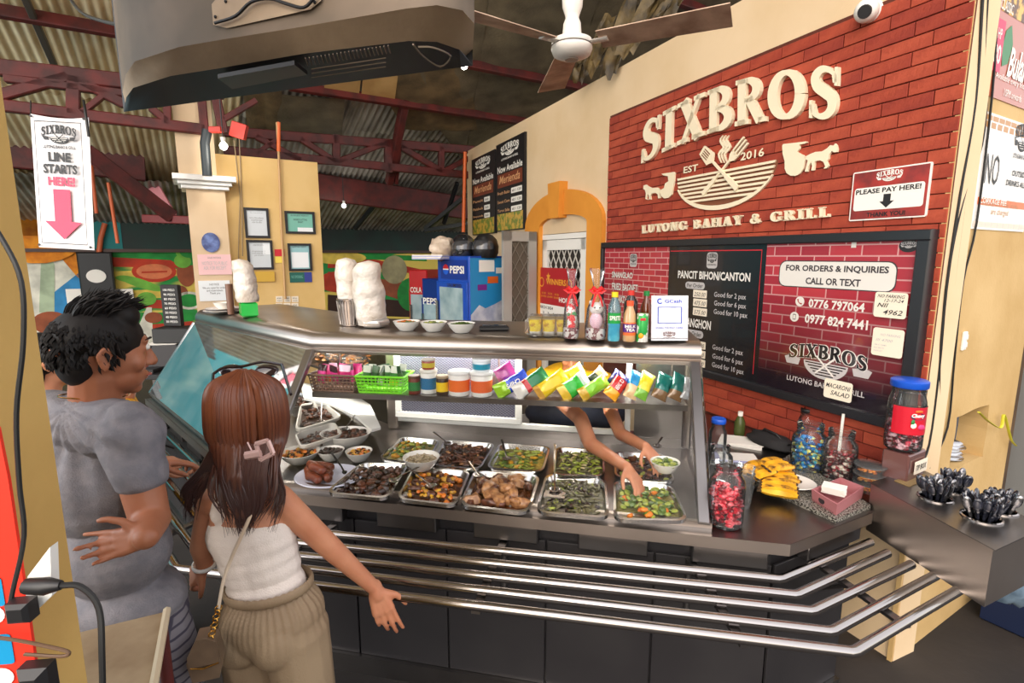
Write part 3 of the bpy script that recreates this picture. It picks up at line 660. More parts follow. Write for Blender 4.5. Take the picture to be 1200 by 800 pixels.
beam('back_post', BK[2] + zb, Vector((BK[2].x, BK[2].y, 1.45)), .05, .05, STEEL, case, (1, 0, 0)); beam('back_post', BK[1] + zb, Vector((BK[1].x, BK[1].y, 1.45)), .06, .06, STEEL, case, (1, 0, 0)); beam('back_post', BK[0] + zb, Vector((BK[0].x, BK[0].y, 1.45)), .03, .03, STEEL, case, (1, 0, 0))
def pane(name, q, mt, th=.004):
    q = [Vector(p) for p in q]; n = (q[1] - q[0]).cross(q[2] - q[0]).normalized() * th; b = MB()
    b.add(q + [p + n for p in q], [(0, 1, 2, 3), (7, 6, 5, 4), (0, 4, 5, 1), (1, 5, 6, 2), (2, 6, 7, 3), (3, 7, 4, 0)], mt); return b.build(name, None, case)
zl = Vector((0, 0, .03))
pane('glass_pane', [G2 + zl + dfr * .03, G1 + zl - dfr * .05, T1 - dT * .05, T2 + dT * .03], glassmat('front_glass', (.985, .99, .99), .02, 1.22))['label'] = 'sloping front glass pane'
pane('glass_pane', [G4 + zl, G2 + zl - (G2 - G4).normalized() * .03, T2 - (T2 - T4).normalized() * .02, T4], glassmat('old_glass', (.95, .98, .98), .04, 1.55, .10))['label'] = 'sloping glass pane of the left wing'
pane('glass_pane', [G1 + zl, BK[2] + zl, Vector((BK[2].x, BK[2].y, 1.44)), T1], GLASS)['label'] = 'glass pane of the right end'
# back of the case: steel sill, white sliding window (meshed half), open hatch half
d1 = (BK[2] - BK[1]).normalized(); L1 = (BK[2] - BK[1]).length; KF = frame(Vector((BK[1].x, BK[1].y, 0)), d1, (0, 0, 1))
u0, v0 = infr(KF, 461, 500); u1, _ = infr(KF, 612, 500); u2, v2 = infr(KF, 738, 510)
b = MB(); b.M = KF; b.box((L1 / 2, ZC + .03, 0), (L1, .06, .03), STEELD); b.box((u0 / 2, 1.15, 0), (u0, .6, .02), STEELD); b.box(((u2 + L1) / 2 + .01, 1.15, 0), (L1 - u2 - .02, .6, .02), STEELD); b.build('back_panel', None, case)
MESH = mat('mesh_wire', (150, 150, 168), rough=.4, metal=.6)
def winframe(name, x0, x1, y0, y1, wd, z_, par):
    b = MB(); b.M = KF
    for c, d in ((((x0 + x1) / 2, y0 + wd / 2, z_), (x1 - x0, wd, .025)), (((x0 + x1) / 2, y1 - wd / 2, z_), (x1 - x0, wd, .025)), ((x0 + wd / 2, (y0 + y1) / 2, z_), (wd, y1 - y0 - 2 * wd, .025)), ((x1 - wd / 2, (y0 + y1) / 2, z_), (wd, y1 - y0 - 2 * wd, .025))): b.box(c, d, WHITE, b=.003)
    return b.build(name, None, par)
wy0 = ZC + .06
winframe('window_frame', u0, u2, wy0, 1.44, .03, .0, case); winframe('sliding_sash', u0 + .03, u1, wy0 + .03, 1.41, .035, .02, case)
b = MB(); b.M = KF; x = u0 + .06; st = .022
def clipline(x, y, dx, dy, x0, x1, y0, y1):
    t0, t1 = 0, 9
    for p, d, lo, hi in ((x, dx, x0, x1), (y, dy, y0, y1)):
        ta, tb = (lo - p) / d, (hi - p) / d; t0 = max(t0, min(ta, tb)); t1 = min(t1, max(ta, tb))
    return t0, t1
def wiremesh(b, x0, x1, y0, y1, st, r, mt, z_=.02, ang=1.0):
    n = int(((x1 - x0) + (y1 - y0)) / st) + 2
    for s_ in (1, -1):
        for k in range(-n, n):
            X = (x0 if s_ > 0 else x1) + k * st * s_; t0, t1 = clipline(X, y0, s_ * 1.0, ang, x0, x1, y0, y1)
            if t1 - t0 > .004: b.ribbon([(X + s_ * t0, y0 + ang * t0), (X + s_ * t1, y0 + ang * t1)], r, z_ - r / 2, z_ + r / 2, mt)
wiremesh(b, u0 + .065, u1 - .035, wy0 + .065, 1.375, .02, .0035, MESH, .02, .7); o = b.build('mesh_screen', None, case); o['kind'] = 'stuff'
b = MB(); b.M = KF; b.box(((u0 + u1) / 2 + .015, (wy0 + 1.41) / 2, .01), (u1 - u0 - .06, 1.36 - wy0, .002), mat('screen_violet', (92, 94, 122), rough=.7)); b.build('screen_sheet', None, case)
# shelf
SB = offs([G4, G2, G1], .62, 1.2); SF = offs([G4, G2, G1], .40, 1.2)
s_l = at_z(366, 459, 1.2); s_r = at_z(806, 475, 1.2); dsh = (s_r - s_l).normalized(); nsh = Vector((-dsh.y, dsh.x, 0))
b = MB(); b.M = frame(s_l, dsh, nsh); Ls = (s_r - s_l).length; b.box((Ls / 2, .13, -.008), (Ls, .26, .012), STEELD); b.box((Ls / 2, .0, -.014), (Ls, .006, .028), STEELD); b.build('shelf', None, case)
for k in range(3):
    b = MB(); p = s_l + dsh * (Ls * (.02 + .48 * k)) + nsh * .25; b.tube([p, p + Vector((0, 0, .25))], .005, STEEL); b.build('shelf_hanger', None, case)
def shp(px, py=None): # point on the shelf top in front, under picture column px
    q = at_pl(px, py or 462, s_l + nsh * .06, nsh); q.z = 1.2; return q
# wing interior tray ledge (white curved strip) 
q = [at_z(x, y, 1.0) for x, y in ((352, 448), (404, 455), (434, 474), (446, 500), (436, 503), (418, 488), (390, 474), (356, 466))]; b = MB(); b.prism([(p.x, p.y) for p in q], .985, 1.0, WHITE); b.build('white_ledge', None, case)
# wires tying the window
# ---- box of cutlery at the right end
bz = .985; e00 = at_z(1021, 565.6, bz); e10 = at_z(1164, 642.5, bz); e01 = at_z(1077.5, 549, bz); ev = e01 - e00; eh = e10 - e00; e11 = e10 + ev * 1.0
box = thing('cutlery_stand', 'stainless steel cutlery box jutting out at the right end of the counter', 'cutlery stand', ((e00 + e11) / 2 - Vector((0, 0, .1))))
holes = [(at_z(1096, 583, bz), .052), (at_z(1117, 574, bz), .046), (at_z(1150, 606, bz), .055), (at_z(1172, 598, bz), .046)]
b = MB(); q = [e00, e10, e11, e01]; h = .205
b.prism([(p.x, p.y) for p in q], bz - h, bz - .004, STEEL); b.build('box_body', None, box)
b = MB(); cen = sum(q, Vector()) / 4; b.prism([(cen.x + (p.x - cen.x) * 1.015, cen.y + (p.y - cen.y) * 1.03) for p in q], bz - .004, bz, STEELD); b.build('box_top', None, box)
for p, r in holes:
    b = MB(); b.lathe([(r - .002, bz - .0), (r + .006, bz + .0), (r + .006, bz + .004), (r, bz + .006), (r - .003, bz - .0)], (p.x, p.y, 0), CHROME, 28); b.build('cup_rim', None, box)
# cutlery bundles, each utensil wrapped in dark film: one bunch in each cup
SPM = mat('wrapped_spoon', (52, 54, 66), rough=.18, metal=.3, coat=1, col2=(22, 22, 28), ns=30); SPL = mat('spoon_shine', (168, 166, 168), rough=.2, metal=.9, col2=(60, 60, 66), ns=40)
sp = MB()
def spoonbowl(q, mt): q.blob((0, 0, .045), (.0135, .006, .026), mt, amp=.05, seg=8, rings=7); q.tube([(0, 0, .03), (0, 0, -.05)], [.006, .003], mt, seg=6)
spoonbowl(sp, SPM); s0 = sp.build('wrapped_spoon'); sp = MB(); spoonbowl(sp, SPL); s1 = sp.build('wrapped_spoon')
first = [True, True]
for hi_, (p, r) in enumerate(holes):
    n = [17, 13, 20, 13][hi_]
    for k in range(n):
        a = k * 2.4; rr = (r - .014) * math.sqrt((k + .5) / n); j = 1 if R.random() < .22 else 0; src = (s0, s1)[j]
        o = src if first[j] else dup(src, Matrix.Identity(4)); first[j] = False
        tl = Matrix.Rotation(rr * 7 + .08, 4, Vector((-math.sin(a), math.cos(a), 0)))
        o.matrix_basis = Matrix.Translation(Vector((p.x + rr * math.cos(a), p.y + rr * math.sin(a), bz - .006 + R.uniform(0, .02)))) @ tl @ Matrix.Rotation(R.uniform(0, 6), 4, 'Z') @ Matrix.Scale(1.1, 4)
        wh_ = ['in the cup nearest the brick wall', 'in the cup closest to the yellow wall', 'in the front cup by the box edge', 'in the rearmost cup by the right edge'][hi_]
        tag(o, ('shiny spoon ' if j else 'dark film-wrapped spoon ') + wh_ + ' of the cutlery box', 'spoon', ('shiny ' if j else 'dark ') + 'spoons ' + wh_)
# bluish bag hanging under the box, blue crate on the floor
b = MB(); c = at_d(1178, 676, 1.72); b.blob((0, 0, 0), (.1, .1, .11), None, amp=.25, fr=2.5, seg=20, rings=14, seed=3)
o = b.build('plastic_bag', mat('blue_film', (120, 142, 160), rough=.25, col2=(60, 78, 96), ns=9, nd=6, bump=.4, bs=14, coat=.5)); place(o, c + Vector((.06, .06, -.02))); tag(o, 'bluish plastic bag hanging below the steel cutlery box', 'bag')
b = MB(); b.box((0, 0, .16), (.6, .4, .32), mat('blue_crate', (10, 26, 58), rough=.5), b=.01); b.box((0, 0, .325), (.56, .36, .01), PLAS)
o = b.build('blue_crate'); place(o, at_z(1215, 735, 0) + Vector((.12, .05, 0)), .54); tag(o, 'dark blue crate on the floor beneath the cutlery box', 'crate')
# ================================================================ SIGNS AND WALL FITTINGS
CRM = mat('sign_cream', (240, 226, 196), rough=.5); SBR = mat('sign_shadow_brown', (120, 70, 44), rough=.8)  # brown for the bowl emblem backing and the spatula slots
def part(b, name, par, fr=None, label=None):
    if fr is not None: b.v = [fr @ v for v in b.v]
    o = b.build(name, None, par)
    if label: o['label'] = label
    return o
def quad3(p0, pm, p1, um):
    # quadratic through three measured points
    def f(u):
        a = (u - um) * (u - 1) / ((0 - um) * (0 - 1)); c = u * (u - 1) / (um * (um - 1)); d = u * (u - um) / (1 * (1 - um))
        return Vector((p0[0] * a + pm[0] * c + p1[0] * d, p0[1] * a + pm[1] * c + p1[1] * d))
    return f
ZW = .018
sg = thing('lettering_sign', 'big raised cream shop lettering and bowl emblem on the red brick wall', 'sign', onf(WF, -1.2, 2.4, .02))
um = .542; fb_ = quad3(wp(755, 193.5), wp(866.5, 149), wp(990, 142), um); ft_ = quad3(wp(757, 147), wp(867, 96.5), wp(992, 79), um)
b = MB(); serif(b, 'SIXBROS', lambda u, v: fb_(u) * (1 - v) + ft_(u) * v, ZW, ZW + .024, CRM, gap=.05, fat=1.05); part(b, 'word', sg, WF)
c4 = [Vector(wp(*p)) for p in ((756.4, 273.6), (977.9, 254), (756.4, 264.2), (977.9, 241.8))]
b = MB(); serif(b, 'LUTONG BAHAY & GRILL', bil(*c4), ZW, ZW + .02, CRM, gap=.14, fat=1.15); part(b, 'word', sg, WF)
b = MB(); x0, y0 = wp(805, 203.7); x1, _ = wp(822, 200); b.text('EST', x0, y0, x1 - x0, wp(805, 196)[1] - y0, ZW + .012, CRM, .02); x0, y0 = wp(872, 188.8); x1, _ = wp(899.6, 185); b.text('2016', x0, y0, x1 - x0, wp(872, 179.4)[1] - y0, ZW + .012, CRM, .02); part(b, 'year', sg, WF)
xl, ya_ = wp(796, 211); xr, yb_ = wp(915.4, 186); yt = (ya_ + yb_) / 2; yb = wp(846, 242)[1]; xc = (xl + xr) / 2; rx = (xr - xl) / 2; ry = yt - yb
b = MB(); b.prism([(xc + rx * math.cos(PI + PI * k / 20), yt + ry * math.sin(PI + PI * k / 20)) for k in range(21)], ZW - .004, ZW + .001, SBR)
for k in range(7):
    y = yt - ry * k / 8.2; hw = rx * math.sqrt(max(0, 1 - ((yt - y) / ry) ** 2)) * .97; b.prism([(xc - hw, y), (xc + hw, y), (xc + hw * .985, y - ry * .062), (xc - hw * .985, y - ry * .062)], ZW, ZW + .012, CRM)
pts = [(xc + rx * 1.0 * math.cos(a), yt + ry * 1.03 * math.sin(a)) for a in [math.radians(200 + 140 * k / 18) for k in range(19)]]
b.ribbon(pts, [.006 + .022 * math.sin(PI * k / 18) for k in range(19)], ZW, ZW + .014, CRM); part(b, 'bowl_emblem', sg, WF)
def utensil(kind):
    b = MB()
    if kind == 'spatula':
        h, t = Vector(wp(835, 184)), Vector(wp(869.4, 221.5)); d = (t - h).normalized(); n = Vector((-d.y, d.x)); L = (t - h).length
        P = lambda s, r: tuple(h + d * (s * L) + n * (r * L))
        b.prism([P(-.22, -.09), P(-.22, .09), P(.08, .13), P(.16, .03), P(.16, -.03), P(.08, -.13)], ZW + .01, ZW + .022, CRM); b.ribbon([P(.14, 0), P(.6, 0), P(.62, 0), P(1, 0)], [.012, .016, .026, .034], ZW + .01, ZW + .024, CRM)
        for r in (-.06, -.02, .02, .06): b.ribbon([P(-.16, r), P(.02, r)], .006, ZW + .022, ZW + .0235, SBR)
    else:
        h, t = Vector(wp(868, 178)), Vector(wp(827.7, 228)); d = (t - h).normalized(); n = Vector((-d.y, d.x)); L = (t - h).length
        P = lambda s, r: tuple(h + d * (s * L) + n * (r * L))
        for r in (-.075, 0, .075): b.ribbon([P(-.24, r), P(.06, r)], .012, ZW + .004, ZW + .017, CRM)
        b.prism([P(.04, -.095), P(.04, .095), P(.13, .08), P(.2, .02), P(.2, -.02), P(.13, -.08)], ZW + .004, ZW + .017, CRM); b.ribbon([P(.18, 0), P(.6, 0), P(.62, 0), P(1, 0)], [.012, .014, .024, .032], ZW + .004, ZW + .018, CRM)
    return b
part(utensil('fork'), 'fork_emblem', sg, WF); part(utensil('spatula'), 'spatula_emblem', sg, WF)
b = MB()
for sx_ in (0, 5, 10):
    p = [wp(849 - sx_ * .3 + sx_ + a, y + 1) for a, y in ((0, 190), (-3, 180), (3, 172), (-1, 164), (2, 158))]; b.ribbon(catmull([(q[0], q[1]) for q in p], 3), [.004 + .014 * math.sin(PI * k / 12) for k in range(13)], ZW, ZW + .01, CRM)
part(b, 'flame_emblem', sg, WF)
def z1(x, y): return wp(740 + x / 3.477, 60 + y / 3.477)
for nm, pl in [('carriage_emblem', [[(630, 388), (634, 380), (728, 369), (732, 374), (722, 378), (700, 382), (702, 398), (690, 412), (716, 425), (728, 436), (722, 450), (716, 480), (702, 500), (684, 509), (664, 508), (648, 498), (640, 480), (640, 450), (632, 420)]]),
               ('horse_emblem', [[(722, 432), (745, 420), (765, 412), (792, 410), (812, 398), (826, 384), (840, 386), (846, 378), (852, 384), (856, 400), (854, 412), (842, 414), (832, 408), (822, 424), (820, 440), (812, 450), (820, 468), (812, 478), (800, 480), (806, 470), (798, 452), (784, 446), (764, 450), (762, 468), (760, 486), (748, 488), (752, 470), (748, 452), (738, 470), (734, 492), (722, 492), (728, 470), (734, 446), (720, 440)]]),
               ('horse_emblem', [[(62, 548), (72, 544), (80, 550), (96, 558), (120, 556), (130, 566), (128, 580), (130, 598), (122, 600), (120, 584), (112, 578), (96, 580), (90, 590), (92, 604), (84, 604), (84, 588), (78, 582), (74, 600), (80, 606), (70, 602), (72, 580), (68, 566), (62, 562)]]),
               ('carriage_emblem', [[(128, 568), (146, 558), (150, 540), (164, 530), (162, 510), (142, 506), (136, 500), (186, 493), (190, 498), (188, 530), (182, 560), (178, 584), (164, 598), (146, 600), (134, 590), (130, 580)]])]:
    b = MB(); [b.prism([z1(*p) for p in q], ZW, ZW + .012, CRM) for q in pl]; part(b, nm, sg, WF)
# small crest used on the printed signs
def crest(b, x0, y0, x1, y1, z, c_, c2_, full=True):
    w_, h = x1 - x0, y1 - y0
    serif(b, 'SIXBROS', arched(x0, y0 + h * .52, x1, y0 + h * .86, h * .14), z, z, c_, gap=.05, fat=1.25)
    xc_, yc_ = (x0 + x1) / 2, y0 + h * .5; b.prism([(xc_ + w_ * .27 * math.cos(PI + PI * k / 12), yc_ + h * .26 * math.sin(PI + PI * k / 12)) for k in range(13)], z, z, c_)
    for k in range(3): hw = w_ * .24 * (1 - .2 * k); b.prism([(xc_ - hw, yc_ - h * .05 * (k * 1.3 + .6)), (xc_ + hw, yc_ - h * .05 * (k * 1.3 + .6)), (xc_ + hw, yc_ - h * .05 * (k * 1.3 + 1)), (xc_ - hw, yc_ - h * .05 * (k * 1.3 + 1))], z + .0006, z + .0006, c2_)
    for s_ in (-1, 1): b.prism([(xc_ + s_ * w_ * .3, yc_ + h * .02), (xc_ + s_ * w_ * .48, yc_ + h * .04), (xc_ + s_ * w_ * .42, yc_ - h * .12), (xc_ + s_ * w_ * .3, yc_ - h * .12)], z, z, c_)
    b.ribbon([(xc_ - w_ * .12, yc_ + h * .12), (xc_ + w_ * .12, yc_ - h * .2)], w_ * .025, z + .001, z + .001, c_); b.ribbon([(xc_ + w_ * .12, yc_ + h * .12), (xc_ - w_ * .12, yc_ - h * .2)], w_ * .025, z + .001, z + .001, c_)
    if full: b.text('LUTONG BAHAY & GRILL', x0 + w_ * .04, y0 + h * .04, w_ * .92, h * .13, z, c_, .02)
# pay here sign
f4 = [Vector(wp(*p)) for p in ((1000.7, 259.9), (1090.7, 253.1), (1002.4, 203.6), (1096.3, 189.2))]
px0 = (f4[0].x + f4[2].x) / 2; px1 = (f4[1].x + f4[3].x) / 2; py0 = (f4[0].y + f4[1].y) / 2; py1 = (f4[2].y + f4[3].y) / 2; pw, ph = px1 - px0, py1 - py0
t = thing('pay_sign', 'small red brick print sign reading PLEASE PAY HERE with a down arrow', 'sign', onf(WF, (px0 + px1) / 2, py0, .02))
SRED = mat('sign_red', (178, 52, 42), rough=.35, col2=(120, 40, 38), ns=12, nd=3)
b = MB(); b.rect(px0, py0, px1, py1, .026, PAPER, .008, .008); b.rect(px0 + .006, py0 + .006, px1 - .006, py1 - .006, .027, SRED); b.rect(px0 + pw * .05, py0 + ph * .2, px1 - pw * .05, py0 + ph * .66, .028, PAPER, 0, .012); part(b, 'sign_board', t, WF)
b = MB(); b.text('PLEASE PAY HERE!', px0 + pw * .07, py0 + ph * .53, pw * .84, ph * .1, .0287, BLACK, .03); xa = px0 + pw * .5; ya = py0 + ph * .225
b.prism([(xa - .016, ya + ph * .27), (xa + .016, ya + ph * .27), (xa + .016, ya + ph * .13), (xa + .032, ya + ph * .13), (xa, ya), (xa - .032, ya + ph * .13), (xa - .016, ya + ph * .13)], .0287, .0287, BLACK)
b.text('THANK YOU!', px0 + pw * .25, py0 + ph * .06, pw * .5, ph * .09, .0287, BLACK, .03); crest(b, px0 + pw * .33, py0 + ph * .67, px0 + pw * .67, py0 + ph * .96, .0287, PAPER, BLACK, False); part(b, 'lettering', t, WF)
# ---- the big menu board
bt_ = thing('menu_board', 'wide black-framed menu board with phone numbers on a printed brick ground', 'menu board', onf(WF, (bL + bR) / 2, bBz, .02))
fw_ = .045; BF = mat('board_frame', (34, 34, 38), rough=.3)
for x0, y0, x1, y1 in ((bL, bTz - fw_, bR, bTz), (bL, bBz, bR, bBz + fw_), (bL, bBz + fw_, bL + fw_ * .7, bTz - fw_), (bR - fw_ * 1.2, bBz + fw_, bR, bTz - fw_)):
    b = MB(); b.box(((x0 + x1) / 2, (y0 + y1) / 2, .04), (x1 - x0, y1 - y0, .06), BF, b=.004); part(b, 'frame_bar', bt_, WF)
def print_brick(name, sc, gy0, gy1):
    m = bpy.data.materials.new(name); m.use_nodes = True; n = m.node_tree.nodes; L = m.node_tree.links; bs_ = n['Principled BSDF']; bs_.inputs['Roughness'].default_value = .22; bs_.inputs['Coat Weight'].default_value = .3
    tc = n.new('ShaderNodeTexCoord'); uv = tc.outputs['UV']; bk = n.new('ShaderNodeTexBrick'); L.new(uv, bk.inputs[0]); bk.inputs['Scale'].default_value = 1; bk.inputs['Brick Width'].default_value = sc; bk.inputs['Row Height'].default_value = sc * .33; bk.inputs['Mortar Size'].default_value = .0035
    bk.inputs['Color1'].default_value = lin((186, 58, 68)) + (1,); bk.inputs['Color2'].default_value = lin((158, 44, 58)) + (1,); bk.inputs['Mortar'].default_value = lin((206, 150, 150)) + (1,)
    sp_ = n.new('ShaderNodeSeparateXYZ'); L.new(uv, sp_.inputs[0]); mr = n.new('ShaderNodeMapRange'); L.new(sp_.outputs[1], mr.inputs[0]); mr.inputs[1].default_value = gy0; mr.inputs[2].default_value = gy1
    mx = n.new('ShaderNodeMixRGB'); L.new(mr.outputs[0], mx.inputs[0]); mx.inputs[1].default_value = lin((30, 22, 30)) + (1,); L.new(bk.outputs[0], mx.inputs[2]); L.new(mx.outputs[0], bs_.inputs[0]); return m
PB = print_brick('printed_bricks', .16, bBz + .12, bBz + .62); PB2 = print_brick('printed_bricks_left', .13, bBz - .4, bBz + .3)
ix0, ix1, iy0, iy1 = bL + fw_ * .7, bR - fw_ * 1.2, bBz + fw_, bTz - fw_; xm1 = wp(790, 310)[0]; xm2 = wp(905, 300)[0]
def uvquad(name, x0, x1, mt, z_):
    b = MB(); b.M = WF; b.box(((x0 + x1) / 2, (iy0 + iy1) / 2, z_ - .01), (x1 - x0, iy1 - iy0, .02), mt); o = b.build(name, None, bt_)
    uvl = o.data.uv_layers.new(name='UVMap'); inv = WF.inverted()
    for lp in o.data.loops: p = inv @ o.data.vertices[lp.vertex_index].co; uvl.data[lp.index].uv = (p.x + 10, p.y)
    return o
GB = mat('gloss_black', (30, 29, 33), rough=.2, coat=.3)
uvquad('board_panel', ix0, xm1, PB2, .045); uvquad('board_panel', xm1, xm2, GB, .045); uvquad('board_panel', xm2, ix1, PB, .045)
ZB = .0462; TXW = mat('print_white', (226, 222, 216), rough=.3); TXG = mat('print_grey', (188, 184, 184), rough=.3); NOTE = mat('note_card', (238, 226, 206), rough=.6); TXD = mat('print_dark', (54, 46, 50), rough=.4)
def wtext(b, s, xl, yb_, yt_, xr, mt, z=ZB, bold=.02, out=None):
    x0, y0 = wp(xl, yb_); h = wp(xl, yt_)[1] - y0; x1 = wp(xr, yb_)[0]; x1 = infr(WF, xr, yb_)[0]
    if out: b.text(s, x0 - .002, y0 - .002, x1 - x0 + .004, h + .004, z - .0003, out, bold + .03)
    b.text(s, x0, y0, x1 - x0, h, z, mt, bold)
b = MB()
wtext(b, 'SINANGLAO', 722.4, 325, 318, 747, TXW, out=BLACK); wtext(b, 'FRIED BAGNET', 722.6, 339, 331, 753, TXW, out=BLACK); wtext(b, 'DINAKDAKAN', 722.6, 353, 345, 751, TXW, out=BLACK); part(b, 'lettering', bt_, WF)
b = MB(); wtext(b, 'PANCIT BIHON/CANTON', 800.5, 325.6, 316.6, 886, TXW, bold=.03); wtext(b, 'SOTANGHON', 800, 380, 370, 839.5, TXW, bold=.03)
def pill(b, xl, yt_, xr, yb_, mt, s, tm, z=ZB):
    x0, y1 = wp(xl, yt_); x1, _ = wp(xr, yt_); y0 = wp(xl, yb_)[1]; b.rect(x0, y0, x1, y1, z, mt, 0, (y1 - y0) * .49); b.text(s, x0 + (x1 - x0) * .1, y0 + (y1 - y0) * .2, (x1 - x0) * .8, (y1 - y0) * .6, z + .0006, tm, .01)
pill(b, 809.7, 329.5, 832.7, 337.5, TXG, 'Per Order', BLACK); pill(b, 808, 384, 831, 392.5, TXG, 'Per Order', BLACK)
for s, xl, y0_, y1_, xr in (('Good for 2 pax', 843, 349, 341.5, 881), ('Good for 6 pax', 843, 359, 351.5, 881), ('Good for 10 pax', 842.6, 369, 361.3, 882.6), ('Good for 2 pax', 841, 410, 402.5, 877.5), ('Good for 6 pax', 841, 420.5, 413, 877.5), ('Good for 10 pax', 840.5, 430.5, 423, 878.5)): wtext(b, s, xl, y0_, y1_, xr, TXG, bold=.01)
part(b, 'lettering', bt_, WF)
for s, xl, yt_, xr, yb_ in (('250.00', 819, 339, 835, 347.8), ('475.00', 819, 349.2, 835, 358), ('575.00', 818.7, 359.6, 835, 368.4), ('270.00', 818, 397.6, 833.4, 406), ('495.00', 818, 407.8, 833.2, 416.4), ('575.00', 818, 418, 833, 426.6)):
    b = MB(); x0, y1 = wp(xl, yt_); x1, _ = wp(xr, yt_); y0 = wp(xl, yb_)[1]; b.rect(x0, y0, x1, y1, ZB + .001, NOTE, .002, .004); b.text(s, x0 + .01, y0 + .008, x1 - x0 - .02, (y1 - y0) * .55, ZB + .0017, BLACK, 0, .3); part(b, 'price_tag', bt_, WF)
b = MB(); xa, ya = wp(795, 313); xb_ = wp(901, 313)[0]; yz = wp(795, 313)[1]; ytop = iy1 - .035
for x0, y0, x1, y1 in ((xm1 + .012, ytop, xm2 - .03, ytop + .006), (xm2 - .034, iy0 + .05, xm2 - .03, ytop)): b.rect(x0, y0, x1, y1, ZB, RED)
for px_ in (748, 841): x, y = wp(px_, 305); b.rect(x - .045, y - .05, x + .045, y + .05, ZB, TXG, 0, .02); crest(b, x - .04, y - .035, x + .04, y + .045, ZB + .0006, BLACK, TXG, True)
x, y = wp(1072.5, 288); b.prism([(x + .04 * math.cos(k * PI / 10), y + .028 * math.sin(k * PI / 10)) for k in range(20)], ZB, ZB, BLACK); crest(b, x - .033, y - .02, x + .033, y + .02, ZB + .0006, TXG, BLACK, False)
x, y = wp(1008, 287); b.rect(x - .012, y - .013, x + .012, y + .013, ZB, TXW); part(b, 'lettering', bt_, WF)
b = MB(); x0, y1 = wp(922, 306); x1 = wp(1059.5, 306)[0]; y0 = wp(922, 334)[1]; b.rect(x0 - .005, y0 - .005, x1 + .005, y1 + .005, ZB, TXD, 0, .04); b.rect(x0, y0, x1, y1, ZB + .0004, TXW, 0, .038)
wtext(b, 'FOR ORDERS & INQUIRIES', 928, 318, 310, 1049.5, TXD, ZB + .001, .03); wtext(b, 'CALL OR TEXT', 951, 332.5, 324.6, 1016, TXD, ZB + .001, .03)
wtext(b, '0776 797064', 954.5, 359.5, 349.3, 1021, TXW, ZB + .001, .03); wtext(b, '0977 824 7441', 950, 377.5, 366.8, 1025, TXW, ZB + .001, .03)
for (cx_, cy_), kk in (((944.5, 352.7), 0), ((938, 370.5), 1)):
    x, y = wp(cx_, cy_); b.prism([(x + .026 * math.cos(k * PI / 10), y + .026 * math.sin(k * PI / 10)) for k in range(20)], ZB, ZB + .0004, TXW)
    if kk: b.rect(x - .009, y - .015, x + .009, y + .015, ZB + .001, TXD, 0, .003); b.rect(x - .007, y - .011, x + .007, y + .011, ZB + .0014, TXW)
    else: b.ribbon([(x - .012, y + .012), (x - .009, y - .002), (x + .001, y - .01), (x + .013, y - .012)], [.009, .005, .005, .009], ZB + .001, ZB + .001, SRED)
part(b, 'lettering', bt_, WF)
b = MB(); x0, y0 = wp(931, 418); x1 = wp(1024, 430)[0]; h = wp(931, 402)[1] - y0
for dz_, c_, ft in ((0, TXW, 1.75), (.0008, GB, 1.1)): serif(b, 'SIXBROS', arched(x0, y0, x1, y0 + h * .95, h * .35), ZB + dz_, ZB + dz_, c_, gap=.05, fat=ft)
xc_ = (x0 + x1) / 2; yc_ = y0 + h * .1; b.prism([(xc_ + .12 * math.cos(PI + PI * k / 16), yc_ + .085 * math.sin(PI + PI * k / 16)) for k in range(17)], ZB, ZB, TXG)
for k in range(5): hw = .11 * (1 - .14 * k); b.rect(xc_ - hw, yc_ - .014 * k - .012, xc_ + hw, yc_ - .014 * k - .006, ZB + .0006, GB)
b.ribbon([(xc_ - .05, yc_ + .03), (xc_ + .05, yc_ - .06)], .009, ZB + .001, ZB + .001, TXW); b.ribbon([(xc_ + .05, yc_ + .03), (xc_ - .05, yc_ - .06)], .009, ZB + .001, ZB + .001, TXW)
for s_ in (-1, 1): b.prism([(xc_ + s_ * .14, yc_ + .0), (xc_ + s_ * .2, yc_ + .012), (xc_ + s_ * .235, yc_ - .0), (xc_ + s_ * .22, yc_ - .035), (xc_ + s_ * .15, yc_ - .035)], ZB, ZB, TXG)
b.text('LUTONG BAHAY & GRILL', x0 - .0, yc_ - .13, x1 - x0, .028, ZB, TXG, .02); part(b, 'crest', bt_, WF)
for nm, lab, c, lines in (('note_card', 'white card taped to the board edge, reading NO PARKING NII 4962', ((1038, 339), (1077, 374)), [('NO PARKING', .78, .13, .08, .84), ('12-17-24', .62, .12, .3, .6), ('NII', .40, .17, .1, .35), ('4962', .12, .2, .3, .6)]),
                          ('note_card', 'faintly written white card taped below the NO PARKING card', ((1035.5, 380), (1073, 418)), [('NO PARKING', .72, .09, .25, .65), ('III 4700', .52, .1, .12, .55), ('AM AT NAMA', .36, .06, .08, .4), ('KAI BATO', .25, .06, .08, .34), ('KAWAY', .14, .06, .08, .3)]),
                          ('note_card', 'little white MACARONI SALAD note standing on the lower board edge', ((978, 439), (1012, 467)), [('MACARONI', .56, .24, .06, .88), ('SALAD', .2, .24, .25, .68)])):
    x0, y1 = wp(c[0][0], c[0][1] + 2); x1 = wp(c[1][0], c[0][1])[0]; y0 = wp(c[0][0], c[1][1] - 4)[1]; tt = thing(nm, lab, 'note', onf(WF, (x0 + x1) / 2, y0, .07))
    b = MB(); zc = .072; b.rect(x0, y0, x1, y1, zc, NOTE, .002, .012); part(b, 'card', tt, WF); b = MB()
    for s, fy, fh, fx, fw2 in lines: b.text(s, x0 + (x1 - x0) * fx, y0 + (y1 - y0) * fy, (x1 - x0) * fw2, (y1 - y0) * fh, zc + .0006, BLACK if 'faint' not in lab else TXG, 0.01, .3)
    part(b, 'lettering', tt, WF)
